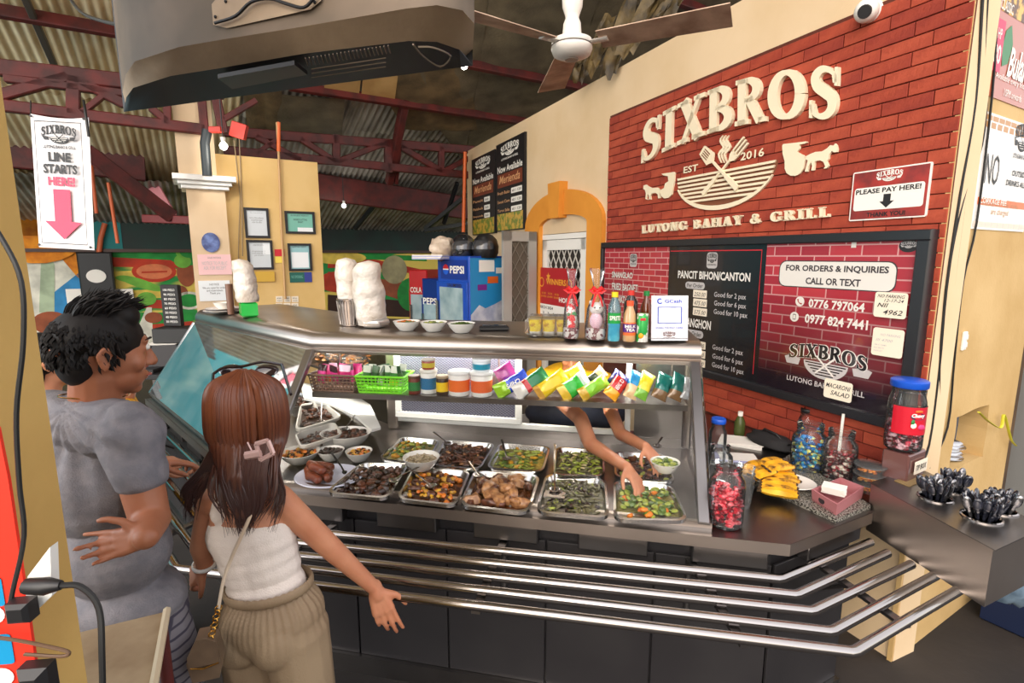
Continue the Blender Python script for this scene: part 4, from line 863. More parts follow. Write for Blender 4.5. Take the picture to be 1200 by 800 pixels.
# ---- narrow menu boards at the far end of the cream wall
for c, lab, nm in ((((555, 188), (582.4, 175), (582, 273)), 'left one of two narrow black menu boards on the cream wall', 0), (((584, 171), (617.6, 158), (616.6, 268)), 'right one of two narrow black menu boards, beside the arched door', 1)):
    x0, y1 = wp(*c[0]); x1 = wp(*c[1])[0]; y0 = wp(*c[2])[1]; w_, h = x1 - x0, y1 - y0; tt = thing('menu_board', lab, 'menu board', onf(WF, (x0 + x1) / 2, y0, .02))
    b = MB(); b.rect(x0, y0, x1, y1, .03, BLACK, .03); b.rect(x0 + w_ * .04, y0 + h * .01, x1 - w_ * .04, y0 + h * .2, .031, mat('food_print', (200, 160, 60), rough=.4, col2=(110, 130, 40), ns=18, nd=4, lo=.45, hi=.55)); part(b, 'board_panel', tt, WF)
    b = MB(); crest(b, x0 + w_ * .18, y0 + h * .79, x1 - w_ * .18, y0 + h * .97, .031, PAPER, BLACK); b.text('Now Available', x0 + w_ * .06, y0 + h * .665, w_ * .88, h * .075, .0316, PAPER, .02); b.text('Merienda', x0 + w_ * .12, y0 + h * .54, w_ * .74, h * .09, .0316, mat('menu_tan', (226, 170, 120), rough=.5), .01, .3)
    b.rect(x0 + w_ * .06, y0 + h * .5, x1 - w_ * .06, y0 + h * .65, .0308, mat('menu_brown', (120, 56, 34), rough=.5))
    for k in range(3):
        yy = y0 + h * (.42 - .1 * k); b.text(['Pancit', 'Palabok', 'Empanada'][k] if nm == 0 else ['Fresh Buko', 'Sweet Corn', 'Turon Saba'][k], x0 + w_ * .06, yy, w_ * .45, h * .035, .0316, mat('menu_tan', (226, 170, 120)), .01)
        b.rect(x0 + w_ * .56, yy - h * .015, x0 + w_ * (.93 if nm else .8), yy + h * .045, .0314, PAPER, 0, .01); b.text('50' if nm == 0 else '60 / 120', x0 + w_ * .6, yy, w_ * (.3 if nm else .14), h * .028, .032, BLACK, .01)
    part(b, 'lettering', tt, WF)
# ---- arch around the doorway
ORG = mat('orange_trim', (226, 150, 52), rough=.75, col2=(214, 138, 44), ns=3)
ox0, ox1, axi, axo = wp(619, 270)[0], wp(710, 270)[0], wp(636, 262)[0], wp(692, 262)[0]; spr = wp(636, 266)[1]; otop = wp(664, 222)[1]; itop = wp(668, 251)[1]
b = MB(); b.M = WF; n = 20; O = []; I = []
for k in range(n + 1):
    a = PI - PI * k / n; O.append(((ox0 + ox1) / 2 + (ox1 - ox0) / 2 * math.cos(a), spr + (otop - spr) * math.sin(a))); I.append(((axi + axo) / 2 + (axo - axi) / 2 * math.cos(a), spr + (itop - spr) * math.sin(a)))
O = [(ox0, 0)] + O + [(ox1, 0)]; I = [(axi, 0)] + I + [(axo, 0)]; n = len(O)
vs = [(p[0], p[1], .04) for p in O + I] + [(p[0], p[1], 0) for p in O + I]; fs = []
for k in range(n - 1): fs += [(n + k, n + k + 1, k + 1, k), (k, k + 1, 2 * n + k + 1, 2 * n + k), (n + k + 1, n + k, 3 * n + k, 3 * n + k + 1)]
b.add(vs, fs, ORG); kx0, kx1 = wp(651, 240)[0], wp(665, 240)[0]; ky0, ky1 = wp(656, 256)[1], wp(655, 215)[1]
b.prism([(kx0, ky1), (kx1, ky1), (kx1 - .015, ky0), (kx0 + .03, ky0)], 0, .09, ORG); struct(b.build('trim_5'))
GRIL = mat('grille_white', (216, 212, 204), rough=.5)
def leaf(fr, wd, h, nm, fm, dark, label):
    t = struct(thing(nm, None, None, fr.translation)); b = MB(); b.M = fr; fwd = .1
    for c, d in (((wd / 2, fwd, 0), (wd, 2 * fwd, .04)), ((wd / 2, h - fwd / 2, 0), (wd, fwd, .04)), ((fwd / 2, h / 2, 0), (fwd, h, .04)), ((wd - fwd / 2, h / 2, 0), (fwd, h, .04)), ((wd / 2, .95, 0), (wd, .12, .04))): b.box(c, d, fm)
    b.build('door_frame', None, t); b = MB(); b.M = fr; b.box((wd / 2, h / 2, -.012), (wd - 2 * fwd, h - fwd, .006), dark); b.build('door_screen', None, t)
    b = MB(); b.M = fr; wiremesh(b, fwd, wd - fwd, 1.01, h - fwd, .11, .008, GRIL if dark.name != 'screen_grey' else mat('grille_grey', (120, 112, 100)), .004, 1.6); o = b.build('grille', None, t); o['kind'] = 'stuff'; return t
lf = WF @ Matrix.Translation((dxa + .02, 0, -.03)); leaf(lf, dxb - dxa - .12, 2.06, 'door_1', WHITE, mat('screen_dark', (46, 40, 34), rough=.9), None)
b = MB(); b.M = WF; b.box((dxb - .05, 1.04, -.03), (.08, 2.08, .08), WHITE, b=.01); b.box(((dxa + dxb) / 2, 2.09, -.04), (dxb - dxa, .05, .08), WHITE); struct(b.build('trim_6'))
hp = onf(WF, dxa + .0, 0, .06); op = at_d(589, 300, hp.y - .22); fr2 = frame((op.x, op.y, 0), (hp.x - op.x, hp.y - op.y, 0), (0, 0, 1)); leaf(fr2, (Vector((hp.x, hp.y)) - Vector((op.x, op.y))).length, 2.15, 'door_2', mat('aluminium_grey', (176, 172, 166), rough=.4, metal=.3), mat('screen_grey', (98, 88, 76), rough=.8), None)
# calendar hanging on the door
x0, y1 = wp(630.5, 313); x1 = wp(677, 313)[0]; y0 = wp(630.5, 380)[1] - .05; t = thing('wall_calendar', 'red wall calendar with a MARCH 2024 sheet hanging on the white door', 'calendar', onf(WF, (x0 + x1) / 2, y0, .03))
ym = wp(630.5, 354)[1]; b = MB(); b.rect(x0, ym, x1, y1, .02, mat('calendar_red', (176, 30, 38), rough=.5), .006); b.rect(x0, y0, x1, ym, .02, PAPER, .006); part(b, 'sheet', t, WF)
b = MB(); GLD = mat('gold_print', (230, 160, 50), rough=.5); w_ = x1 - x0; b.text('WINNERS', x0 + w_ * .28, y1 - .17, w_ * .5, .06, .021, GLD, .03)
for k, (a, c_, r) in enumerate(((.16, .14, .045), (.86, .14, .045))): b.ribbon([(x0 + w_ * a + r * math.cos(q * PI / 8), y1 - c_ - .01 + r * math.sin(q * PI / 8)) for q in range(17)], .012, .021, .021, GLD)
xs, ys = x0 + w_ * .34, y1 - .09; b.prism([(xs + (.035 if k % 2 else .075) * math.cos(PI / 2 + k * PI / 5) * .6, ys + (.035 if k % 2 else .075) * math.sin(PI / 2 + k * PI / 5) * .6) for k in range(10)], .021, .021, GLD)
b.text('HORSE', x0 + w_ * .62, ym + .04, w_ * .33, .05, .021, PAPER, .03); b.text('MARCH 2024', x0 + w_ * .05, ym - .05, w_ * .42, .03, .021, BLACK, .02)
for r_ in range(4):
    for c_ in range(7): b.text(str(r_ * 7 + c_ + 1), x0 + w_ * (.06 + .13 * c_), ym - .1 - .05 * r_, w_ * .05, .022, .021, BLACK if c_ else RED, .01)
for k in range(3): b.text('lucky days\nand numbers', x0 + w_ * (.15 + .17 * k), ym + .07, w_ * .14, .06, .021, GLD)
part(b, 'print', t, WF)
# ---- security camera
p = at_pl(1022, 18, WF.translation, WF.col[2].to_3d()) ; p = onf(WF, *wp(1024, 15), .05); t = thing('security_camera', 'small white dome camera high on the wall above the bricks', 'camera', p)
b = MB(); b.blob(p, .05, WHITE, amp=0, seg=20, rings=14); b.build('camera_body', None, t); dv = (Vector((0, 0, EYE)) - p).normalized(); dv = (dv + Vector((-.25, 0, -.1))).normalized()
b = MB(); b.tube([p + dv * .036, p + dv * .05], [.03, .026], BLACK, seg=18); b.build('lens', None, t); b = MB(); pb = onf(WF, *wp(1024, 15), .0); b.tube([pb, p], [.05, .035], WHITE, seg=18); b.build('mount', None, t)
# ---- posters and cables on the yellow wall
def rp(px, py): return infr(RF, px, py)
def rtext(b, s, xl, yb_, yt_, wd, mt, z=.006, bold=.02, sl=0):
    x0, y0 = rp(xl, yb_); h = rp(xl, yt_)[1] - y0; b.text(s, x0, y0, wd, h, z, mt, bold, sl)
x0, y1 = rp(1154, 130); y0 = rp(1137, 268)[1]; x0 = (x0 + rp(1137, 268)[0]) / 2; x1 = x0 + .62; t = thing('notice_poster', 'white NO OUTSIDE DRINKS ALLOWED poster on the yellow wall', 'poster', onf(RF, x0, y0, .01))
TAN = mat('tan_print', (186, 136, 84), rough=.4); ORP = mat('orange_print', (226, 104, 40), rough=.4)
b = MB(); b.rect(x0, y0, x1, y1, .004, mat('gloss_paper', (236, 230, 222), rough=.25, coat=.4), .004)
for k in range(9): b.rect(x0 + .01 + k * .068, y1 - .03, x0 + .07 + k * .068, y1 - .01, .0045, TAN); b.rect(x0 - .0 + k * .068, y1 - .06, x0 + .05 + k * .068, y1 - .036, .0045, TAN); b.rect(x0 + .01 + k * .068, y0 + .01, x0 + .07 + k * .068, y0 + .034, .0045, mat('faint_print', (222, 206, 190)))
b.rect(x0 + .03, rp(1148, 230)[1] - .035, x1, rp(1148, 221)[1] - .035, .0045, ORP); part(b, 'sheet', t, RF)
b = MB(); rtext(b, 'NO', 1151, 215, 178, .145, BLACK, bold=.0); rtext(b, 'OUTSIDE FOOD &', 1184, 206, 199, .36, BLACK); rtext(b, 'DRINKS ALLOWED', 1177, 217, 210, .38, BLACK); xq, yq = rp(1184, 186); crest(b, xq, yq, xq + .2, yq + .16, .006, BLACK, PAPER)
b.text('CORKAGE FEE', x0 + .05, rp(1148, 228)[1] - .035, .3, .024, .0055, PAPER, .02); b.text('Outside food and drinks\nare charged', x0 + .08, y0 + .06, .42, .07, .0055, TAN); part(b, 'lettering', t, RF)
x0 = rp(1154, 60)[0]; y0 = rp(1146, 108)[1] + .0; x1 = x0 + .62; t = thing('food_poster', 'brown food poster with a pink P 180 price tag above the NO poster', 'poster', onf(RF, x0, y0, .01))
b = MB(); b.rect(x0 - .01, y0, x1, y0 + .9, .004, mat('poster_brown', (176, 92, 62), rough=.3, coat=.3), .004); b.rect(x0 + .1, y0 + .33, x1, y0 + .9, .0048, mat('noodle_print', (226, 176, 78), rough=.4, col2=(96, 60, 28), ns=22, nd=5, lo=.45, hi=.55)); part(b, 'sheet', t, RF)
b = MB(); xq, yq = rp(1155, 80); b.rect(xq, yq, xq + .125, yq + .2, .006, mat('magenta_print', (206, 36, 84), rough=.4)); b.text('180', xq + .012, yq + .03, .1, .075, .0066, PAPER, .02); b.text('P HP', xq + .03, yq + .125, .07, .04, .0066, PAPER, .01); b.text('CLASSIC', xq + .05, yq + .235, .13, .04, .0066, PAPER, .01)
lx_, ly_ = xq + .17, yq + .1; b.prism([(lx_ - .03, ly_ - .07), (lx_ + .03, ly_ - .05), (lx_ + .055, ly_ + .03), (lx_ + .02, ly_ + .1), (lx_ - .03, ly_ + .07), (lx_ - .05, ly_)], .0055, .0055, mat('leaf_print', (44, 120, 60), rough=.4))
b.text('Bulalo', xq + .2, yq + .0, .25, .12, .0066, PAPER, .03, .3); b.text('Available every friday', xq + .09, y0 + .07, .36, .03, .0066, PAPER, .0); b.text('10PM onwards', xq + .2, y0 + .02, .2, .03, .0066, PAPER, .0); part(b, 'lettering', t, RF)
CAB = mat('cable_black', (20, 20, 20), rough=.5)
for k, (pts, lab) in enumerate([([(1149, -10), (1140, 120), (1122, 230), (1106, 340), (1098, 430), (1086, 520), (1074, 546)], 'thick black cable nearest the brick edge'), ([(1155, -10), (1147, 100), (1126, 250), (1112, 360), (1103, 450), (1090, 530)], 'black cable, second from the brick edge'),
        ([(1163, -10), (1156, 90), (1148, 170), (1130, 220), (1112, 300), (1100, 400), (1098, 470)], 'black cable bowing out across the yellow wall'), ([(1167, -10), (1160, 110), (1142, 260), (1126, 330), (1116, 420), (1108, 500), (1086, 548)], 'outermost black cable on the yellow wall')]):
    b = MB(); b.tube(catmull([onf(RF, *rp(*p), .008) for p in pts], 4), .0045 if k else .006, CAB, seg=6); o = b.build('cable'); tag(o, lab, 'cable')
x, y = rp(1128, 399); t = thing('light_switch', 'white double light switch on the yellow wall', 'switch', onf(RF, x, y, 0)); b = MB(); b.box((x, y, .006), (.034, .085, .012), WHITE, b=.003); part(b, 'plate', t, RF)
for dy in (-.018, .018): b = MB(); b.box((x, y + dy, .014), (.018, .024, .008), CERAM, b=.002); part(b, 'rocker', t, RF)
b = MB(); b.tube(catmull([onf(RF, *rp(*p), .03) for p in ((1138, 481), (1150, 492), (1164, 499), (1168, 484), (1176, 512), (1182, 520))], 5), .007, mat('yellow_strap', (206, 204, 60), rough=.5), flat=.4); o = b.build('strap'); tag(o, 'yellow green plastic strap hanging from the wall hole', 'strap')
# ---- notices on the cream pillar and the panel
def pin(fr, x0p, y0p, x1p, y1p, nm, lab, cat, mt, lines=(), framed=None, th=.004, extra=None):
    x0, y1 = infr(fr, x0p, y0p); x1, _ = infr(fr, x1p, y0p); _, y0 = infr(fr, x0p, y1p); t = thing(nm, lab, cat, onf(fr, (x0 + x1) / 2, y0, .002)); w_, h = x1 - x0, y1 - y0; e = 0
    if framed:
        e = .022; b = MB(); b.rect(x0, y0, x1, y0 + e, .022, framed, .018); b.rect(x0, y1 - e, x1, y1, .022, framed, .018); b.rect(x0, y0 + e, x0 + e, y1 - e, .022, framed, .018); b.rect(x1 - e, y0 + e, x1, y1 - e, .022, framed, .018); part(b, 'frame', t, fr)
    b = MB(); b.rect(x0 + e, y0 + e, x1 - e, y1 - e, .004 + th, mt, th); part(b, 'sheet', t, fr)
    b = MB()
    for s, fx, fy, fw2, fh, m_ in lines: b.text(s, x0 + w_ * fx, y0 + h * fy, w_ * fw2, h * fh, .0048 + th, m_, .0)
    if extra: extra(b, x0, y0, w_, h, .0048 + th)
    if b.v: part(b, 'print', t, fr)
    return t
GRY = mat('print_mid_grey', (120, 118, 118)); CERT = mat('certificate_paper', (206, 212, 216), rough=.3, coat=.3); CGR = mat('certificate_green', (120, 186, 168), rough=.4); WG = mat('blank_white', (236, 240, 242), rough=.3)
pin(PNF, 285, 243, 314, 278.5, 'framed_certificate', 'black-framed white certificate, upper left of the four on the cream panel', 'certificate', CERT, [('City of San Fernando', .25, .82, .5, .03, GRY), ('lorem of the ordinance\nand permits issued\nunder this office', .22, .5, .56, .2, GRY)], BLACK)
pin(PNF, 333, 247, 368, 273.5, 'framed_certificate', 'green business permit in a black frame, upper right on the cream panel', 'certificate', CGR, [('BUSINESS PERMIT', .2, .78, .6, .06, TXD), ('SIXBROS LUTONG\nBAHAY', .28, .48, .46, .2, BLACK)], BLACK, extra=lambda b, x, y, w_, h, z: b.rect(x + w_ * .4, y + h * .08, x + w_ * .92, y + h * .28, z, WG))
pin(PNF, 288, 281, 318.5, 316, 'framed_certificate', 'black-framed grey certificate, lower left of the four on the cream panel', 'certificate', CERT, [('CERTIFICATE', .25, .8, .4, .05, GRY), ('of registration issued\nto the owner for the\nyear and place', .2, .45, .5, .2, GRY)], BLACK, extra=lambda b, x, y, w_, h, z: b.rect(x + w_ * .62, y + h * .52, x + w_ * .93, y + h * .93, z, WG))
pin(PNF, 336.5, 285, 364, 317.5, 'framed_certificate', 'green headed certificate with a blank white middle, lower right on the panel', 'certificate', mat('certificate_blue', (150, 196, 200)), [('SANITARY PERMIT', .2, .85, .6, .05, TXD)], BLACK, extra=lambda b, x, y, w_, h, z: b.rect(x + w_ * .14, y + h * .12, x + w_ * .86, y + h * .68, z, WG))
pin(PNF, 339, 319, 365, 331, 'sticker', 'dark green and blue sticker under the lower right certificate', 'sticker', mat('sticker_green', (24, 96, 84)), [('NO SMOKING', .08, .4, .5, .3, CGR)], extra=lambda b, x, y, w_, h, z: b.rect(x + w_ * .66, y, x + w_, y + h, z, mat('sticker_blue', (50, 60, 140))))
pin(PNF, 321.5, 292, 333, 300, 'sticker', 'small red sticker between the framed certificates', 'sticker', RED); pin(PNF, 322, 300.5, 333, 308, 'sticker', 'small yellow sticker under the red one on the panel', 'sticker', mat('sticker_yellow', (240, 214, 90)))
pin(PNF, 299, 318, 321, 330, 'wooden_plaque', 'yellow wooden plaque below the lower left certificate', 'plaque', mat('plaque_wood', (208, 166, 60)), th=.02)
for k in range(6): x = 323 + (k % 3) * 9.2; y = 347 + (k // 3) * 8; pin(PNF, x, y, x + 8, y + 7, 'price_card', 'tiny cream price card low on the panel, %s in the %s row' % (['left', 'middle', 'right'][k % 3], ['upper', 'lower'][k // 3]), 'price card', NOTE, [('P50', .2, .5, .6, .25, BLACK), ('meal', .2, .15, .6, .22, BLACK)], th=.002)
x, y = infr(PCF, 247, 284); b = MB(); b.M = PCF; b.prism([(x + .075 * math.cos(k * PI / 12), y + .09 * math.sin(k * PI / 12)) for k in range(24)], 0, .012, mat('oval_blue', (118, 140, 196), rough=.4, col2=(70, 80, 130), ns=14)); o = b.build('oval_plaque'); tag(o, 'blue oval plaque on the cream pillar', 'plaque')
pin(PCF, 231, 298, 270, 322, 'notice', 'pink framed notice on the cream pillar below the blue oval', 'notice', mat('pink_paper', (240, 196, 196)), [('SALES INVOICE', .3, .8, .4, .08, GRY), ('NOTICE TO PUBLIC\nASK FOR RECEIPT', .12, .25, .76, .4, TXG)])
pin(PCF, 232, 329, 269, 353, 'notice', 'white crumpled notice below the pink notice on the pillar', 'notice', WG, [('NOTICE', .35, .76, .3, .1, BLACK), ('We are open for orders\nand reservations\nThank you', .12, .3, .76, .4, TXD)])
for pts, nm, mt, lab, r in (([(324, 144), (326, 180), (329, 260), (334, 350)], 'conduit', mat('conduit_cream', (190, 150, 100)), 'thin conduit pipe running down the middle of the cream panel', .012), ([(274, 165), (281, 230), (279, 300), (284, 345)], 'wire', mat('wire_tan', (150, 128, 96)), 'thin wire dangling beside the cream pillar', .005), ([(280, 160), (283, 235), (284, 300)], 'wire', mat('wire_tan', (150, 128, 96)), 'second thin wire hanging down the panel edge', .005)):
    b = MB(); b.tube([onf(PNF, *infr(PNF, *p), .03) for p in pts], r, mt, seg=6); tag(b.build(nm), lab, nm)
b = MB(); b.tube([onf(PNF, *infr(PNF, 326, 144), .03), onf(PNF, *infr(PNF, 326, 178), .03)], .018, ORP); tag(b.build('standpipe'), 'bright orange pipe end above the cream panel', 'pipe')
b = MB(); b.tube([at_d(545, 178, 7.5), at_d(543, 272, 7.5)], .025, ORP); tag(b.build('standpipe'), 'orange pipe at the far end of the cream wall', 'pipe')
b = MB(); b.tube([at_d(243, 152, 4.8), at_d(240, 168, 4.8), at_d(243, 206, 4.8)], .04, mat('dark_pipe', (34, 42, 46))); tag(b.build('drain_pipe'), 'dark drain pipe on the cream pillar above its capital', 'pipe')
# ---- bulbs
for (x, y, d), lab, big in (((262, 171, 4.7), 'glowing bulb hanging by the cream pillar', 1), ((403, 241, 8.0), 'small glowing bulb under the lean-to roof', 1), ((544, 77, 5.2), 'glowing bulb peeking past the right end of the hanging television', 1)):
    p = at_d(x, y, d); t = thing('light_bulb', lab, 'light bulb', p); b = MB(); b.blob(p, .032, mat('bulb_glow', (255, 250, 240), emis=9), amp=0, seg=14, rings=10); b.build('bulb', None, t)
    b = MB(); b.tube([p + Vector((0, 0, .03)), p + Vector((0, 0, .07))], [.016, .022], WHITE, seg=10); b.build('socket', None, t); b = MB(); b.tube([p + Vector((0, 0, .07)), p + Vector((0, 0, .45))], .006, BLACK, seg=6); b.build('cord', None, t)
    l = bpy.data.lights.new('bulb_light', 'POINT'); l.energy = 7; l.color = (1, .93, .82); l.shadow_soft_size = .035; lo_ = bpy.data.objects.new('bulb_light', l); scene.collection.objects.link(lo_); lo_.location = p - Vector((0, 0, .05))
for (x, y, d), lab in (((253, 152, 4.78), 'small red box beside the hanging bulb'), ((280, 153, 4.9), 'red square warning box hanging between the trusses')):
    p = at_d(x, y, d); b = MB(); b.box((0, 0, 0), (.13 if x > 260 else .1, .05, .13 if x > 260 else .05), mat('red_box', (188, 54, 44), rough=.5), b=.006, mtx=Matrix.Rotation(.3 if x > 260 else 0, 4, 'Y')); o = b.build('red_box'); place(o, p); tag(o, lab, 'box')
# ---- fridges behind
BLU = mat('fridge_blue', (16, 72, 176), rough=.3); GL2 = mat('fridge_glass', (120, 150, 160), rough=.15, col2=(170, 190, 196), ns=4, spec=.8)
def fridge(corner, th_, wd, dp, h, body, nm, lab, extras=None):
    t = thing(nm, lab, 'fridge', (corner.x, corner.y, 0)); fd = Vector((-math.cos(th_), math.sin(th_), 0)); sd = Vector((math.sin(th_), math.cos(th_), 0))
    ff = frame((corner + fd * wd) * 1.0, -fd, (0, 0, 1)); ff.translation.z = 0; sf = frame((corner.x, corner.y, 0), sd, (0, 0, 1))
    b = MB(); b.M = ff; b.box((wd / 2, h / 2, -dp / 2), (wd, h, dp), body, b=.012); b.build('fridge_body', None, t)
    b = MB(); b.M = ff; e = wd * .12; b.box((wd / 2, h * .44, .012), (wd - .02, h * .84, .024), body, b=.006); b.build('fridge_door', None, t)
    b = MB(); b.M = ff; b.box((wd / 2, h * .44, .027), (wd - .02 - 2 * e, h * .84 - .12, .006), GL2); b.build('door_glass', None, t); b = MB(); b.M = ff; b.box((.05, h * .5, .045), (.025, h * .5, .03), CHROME, b=.006); b.build('door_handle', None, t)
    return t, ff, sf
cr = at_d(549.6, 302, 5.4); t, ff, sf = fridge(cr, math.radians(50), .6, .62, 1.9, BLU, 'drinks_fridge', 'tall blue drinks fridge with a snowy mountain picture on its side')
b = MB(); b.M = ff; b.rect(.08, 1.66, .57, 1.86, .006, mat('deep_blue', (14, 50, 140), rough=.3)); b.text('PEPSI', .26, 1.72, .26, .08, .008, PAPER, .03); 
for c_, a0, a1 in ((RED, 0, 180), (mat('logo_blue', (30, 90, 200)), 180, 360)): b.prism([(.18 + .055 * math.cos(math.radians(a0 + (a1 - a0) * k / 10)), 1.76 + .055 * math.sin(math.radians(a0 + (a1 - a0) * k / 10))) for k in range(11)], .008, .009, c_)
b.rect(.125, 1.755, .235, 1.768, .0095, PAPER); b.text('UNLIMITED', .24, 1.58, .26, .035, .032, TXD, .01); b.build('front_print', None, t)
b = MB(); b.M = sf; b.rect(.01, .1, .6, 1.88, .004, mat('sky_print', (40, 140, 200), rough=.4)); b.prism([(.01, 1.3), (.12, 1.4), (.2, 1.36), (.33, 1.4), (.48, 1.46), (.6, 1.4), (.6, 1.05), (.01, 1.05)], .005, .005, mat('snow_print', (220, 222, 232), rough=.4, col2=(170, 176, 200), ns=8))
b.prism([(.01, 1.16), (.2, 1.14), (.6, 1.26), (.6, .7), (.01, .7)], .006, .006, mat('flower_print', (92, 56, 90), rough=.5, col2=(60, 90, 60), ns=30, lo=.45, hi=.55)); b.prism([(.42 + .33 * math.cos(k * PI / 14), .78 + .36 * math.sin(k * PI / 14)) for k in range(28) if .42 + .33 * math.cos(k * PI / 14) < .61], .007, .007, PAPER); b.prism([(.42 + .3 * math.cos(k * PI / 14), .78 + .33 * math.sin(k * PI / 14)) for k in range(28) if .42 + .3 * math.cos(k * PI / 14) < .61], .008, .008, mat('melon_red', (196, 30, 44), rough=.4))
for x0, y0, w_, h, c_ in ((.12, 1.74, .2, .12, PAPER), (.34, 1.72, .16, .06, PAPER), (.23, 1.62, .14, .07, ORP), (.1, 1.55, .12, .06, mat('purple_print', (120, 40, 140)))): b.rect(x0, y0, x0 + w_, y0 + h, .006, c_)
b.build('side_print', None, t)
c2_ = at_d(519, 327, 6.1); t, ff, sf = fridge(c2_, math.radians(35), .34, .4, 1.64, mat('navy_enamel', (16, 44, 120), rough=.3), 'small_fridge', 'slim navy drinks fridge between the red one and the tall blue one'); b = MB(); b.M = ff; b.text('PEPSI', .05, 1.34, .24, .08, .034, PAPER, .02); b.build('front_print', None, t)
c3_ = at_d(500, 317, 6.6); t, ff, sf = fridge(c3_, math.radians(20), .26, .4, 1.73, mat('red_enamel', (190, 30, 36), rough=.3), 'red_fridge', 'slim red drinks fridge, farthest left of the fridges'); b = MB(); b.M = ff; b.text('COLA', .04, 1.45, .16, .07, .034, PAPER, .02); b.build('front_print', None, t)
def helmet(p, lab, mt, rz):
    t = thing('motorcycle_helmet', lab, 'helmet', (0, 0, 0)); b = MB(); b.lathe([(.02, .25), (.07, .235), (.115, .19), (.135, .12), (.13, .05), (.11, 0), (.1, 0), (.118, .05), (.122, .12)], seg=24, mt=mt, sy=1.12); b.build('shell', None, t)
    b = MB(); vs = []; 
    for j in range(7):
        for i in range(11): a = math.radians(-160 + 140 * i / 10); ph = math.radians(10 + 62 * j / 6); r = .142 * math.cos(ph * .75); vs.append((r * math.cos(a), r * 1.15 * math.sin(a), .06 + .16 * math.sin(ph)))
    b.add(vs, [(j * 11 + i, j * 11 + i + 1, (j + 1) * 11 + i + 1, (j + 1) * 11 + i) for j in range(6) for i in range(10)], mat('visor', (60, 62, 66), rough=.08, coat=1), True); b.build('visor', None, t)
    place(t, p, rz); return t
zt_ = 1.9; helmet(at_d(543, 302, 5.72) * 1, 'glossy black motorcycle helmet with raised visor on the blue fridge', mat('helmet_black', (30, 32, 36), rough=.12, coat=1), .3); helmet(at_d(569, 302, 5.62), 'matt black motorcycle helmet at the right on the blue fridge', mat('helmet_matt', (26, 26, 28), rough=.4), -.5)
b = MB(); b.blob((0, 0, .1), (.13, .1, .12), mat('bag_cream', (214, 196, 176), rough=.35, col2=(170, 150, 130), ns=7, bump=.5, bs=12), amp=.45, fr=2.4, seg=22, rings=16, seed=2); o = b.build('crumpled_bag'); place(o, at_d(519, 302, 5.75)); tag(o, 'crumpled cream plastic bag on top of the blue fridge', 'bag')
b = MB(); 
for k in range(4): b.box((0, 0, .008 + k * .012), (.34, .2, .01), PAPER if k % 2 else mat('lilac_paper', (186, 186, 226)), rz=.05 * k)
o = b.build('paper_stack'); place(o, at_d(505, 304, 5.65), -.4); tag(o, 'small stack of lilac papers overhanging the fridge top', 'papers'); 
# ================================================================ FOOD IN THE CASE
glowTubeM = mat('added_glow_tube', (255, 246, 230), emis=5)
lp = offs([T2, T1], .16, 1.438); b = MB(); b.tube([lp[0].lerp(lp[1], .06), lp[0].lerp(lp[1], .94)], .009, glowTubeM, seg=8); b.build('added_glow_tube', None, case)  # unseen glowing tube, added under the hood lip to brighten the case
lp2 = offs([T4, T2], .16, 1.438)
for a, c, e in ((lp[0], lp[1], 20), (lp2[0], lp2[1], 9)):
    l = bpy.data.lights.new('added_case_fill', 'AREA'); l.shape = 'RECTANGLE'; l.size = (c - a).length * .9; l.size_y = .04; l.energy = e; l.color = (1, .95, .86)  # added fill behind the hood lip, no visible fixture
    o = bpy.data.objects.new('added_case_fill', l); scene.collection.objects.link(o); d = (c - a).normalized(); up_ = Vector((-d.y, d.x, 0)); zz = (-(Vector((0, 0, -1)) * .94 + up_ * .34)).normalized()
    yy = zz.cross(d); X = Matrix((d, yy, zz)).transposed().to_4x4(); X.translation = (a + c) / 2 - Vector((0, 0, .012)); o.matrix_world = X
def quadfn(q):
    a, c, d, e = q; return lambda u, v: (e * (1 - u) + d * u) * (1 - v) + (a * (1 - u) + c * u) * v
def rring(f, inset, dz, n=5, r=.16):
    pts = []; e = inset
    for cu, cv, a0 in ((1 - r, 1 - r, 0), (r, 1 - r, 90), (r, r, 180), (1 - r, r, 270)):
        for k in range(n): a = math.radians(a0 + 90 * k / (n - 1)); u = cu + r * math.cos(a); v = cv + r * math.sin(a); pts.append(f(e + u * (1 - 2 * e), e + v * (1 - 2 * e)) + Vector((0, 0, dz)))
    return pts
PANM = mat('pan_steel', (214, 212, 208), rough=.2, metal=1)
def pan(px, z, nm, lab, mt=PANM, depth=.031, grp=None, rim=.035):
    q = [at_z(x, y, z) for x, y in px]; f = quadfn(q); c = sum(q, Vector()) / 4; b = MB()
    R_ = [rring(f, -.0, -.014), rring(f, 0, 0), rring(f, rim, .001), rring(f, rim + .012, -.006), rring(f, rim + .06, -depth), rring(f, .3, -depth)]
    vs = sum(R_, []); n = 20; fs = [(i * n + k, i * n + (k + 1) % n, (i + 1) * n + (k + 1) % n, (i + 1) * n + k) for i in range(5) for k in range(n)]; fs.append(tuple(5 * n + k for k in range(n)))
    b.add(vs, fs, mt, True); o = b.build(nm); bake(o, c - Vector((0, 0, depth))); tag(o, lab, 'food pan', grp); return o, f, c
def bake(o, loc):
    loc = Vector(loc); o.data.transform(Matrix.Translation(-loc)); o.location = loc; return o
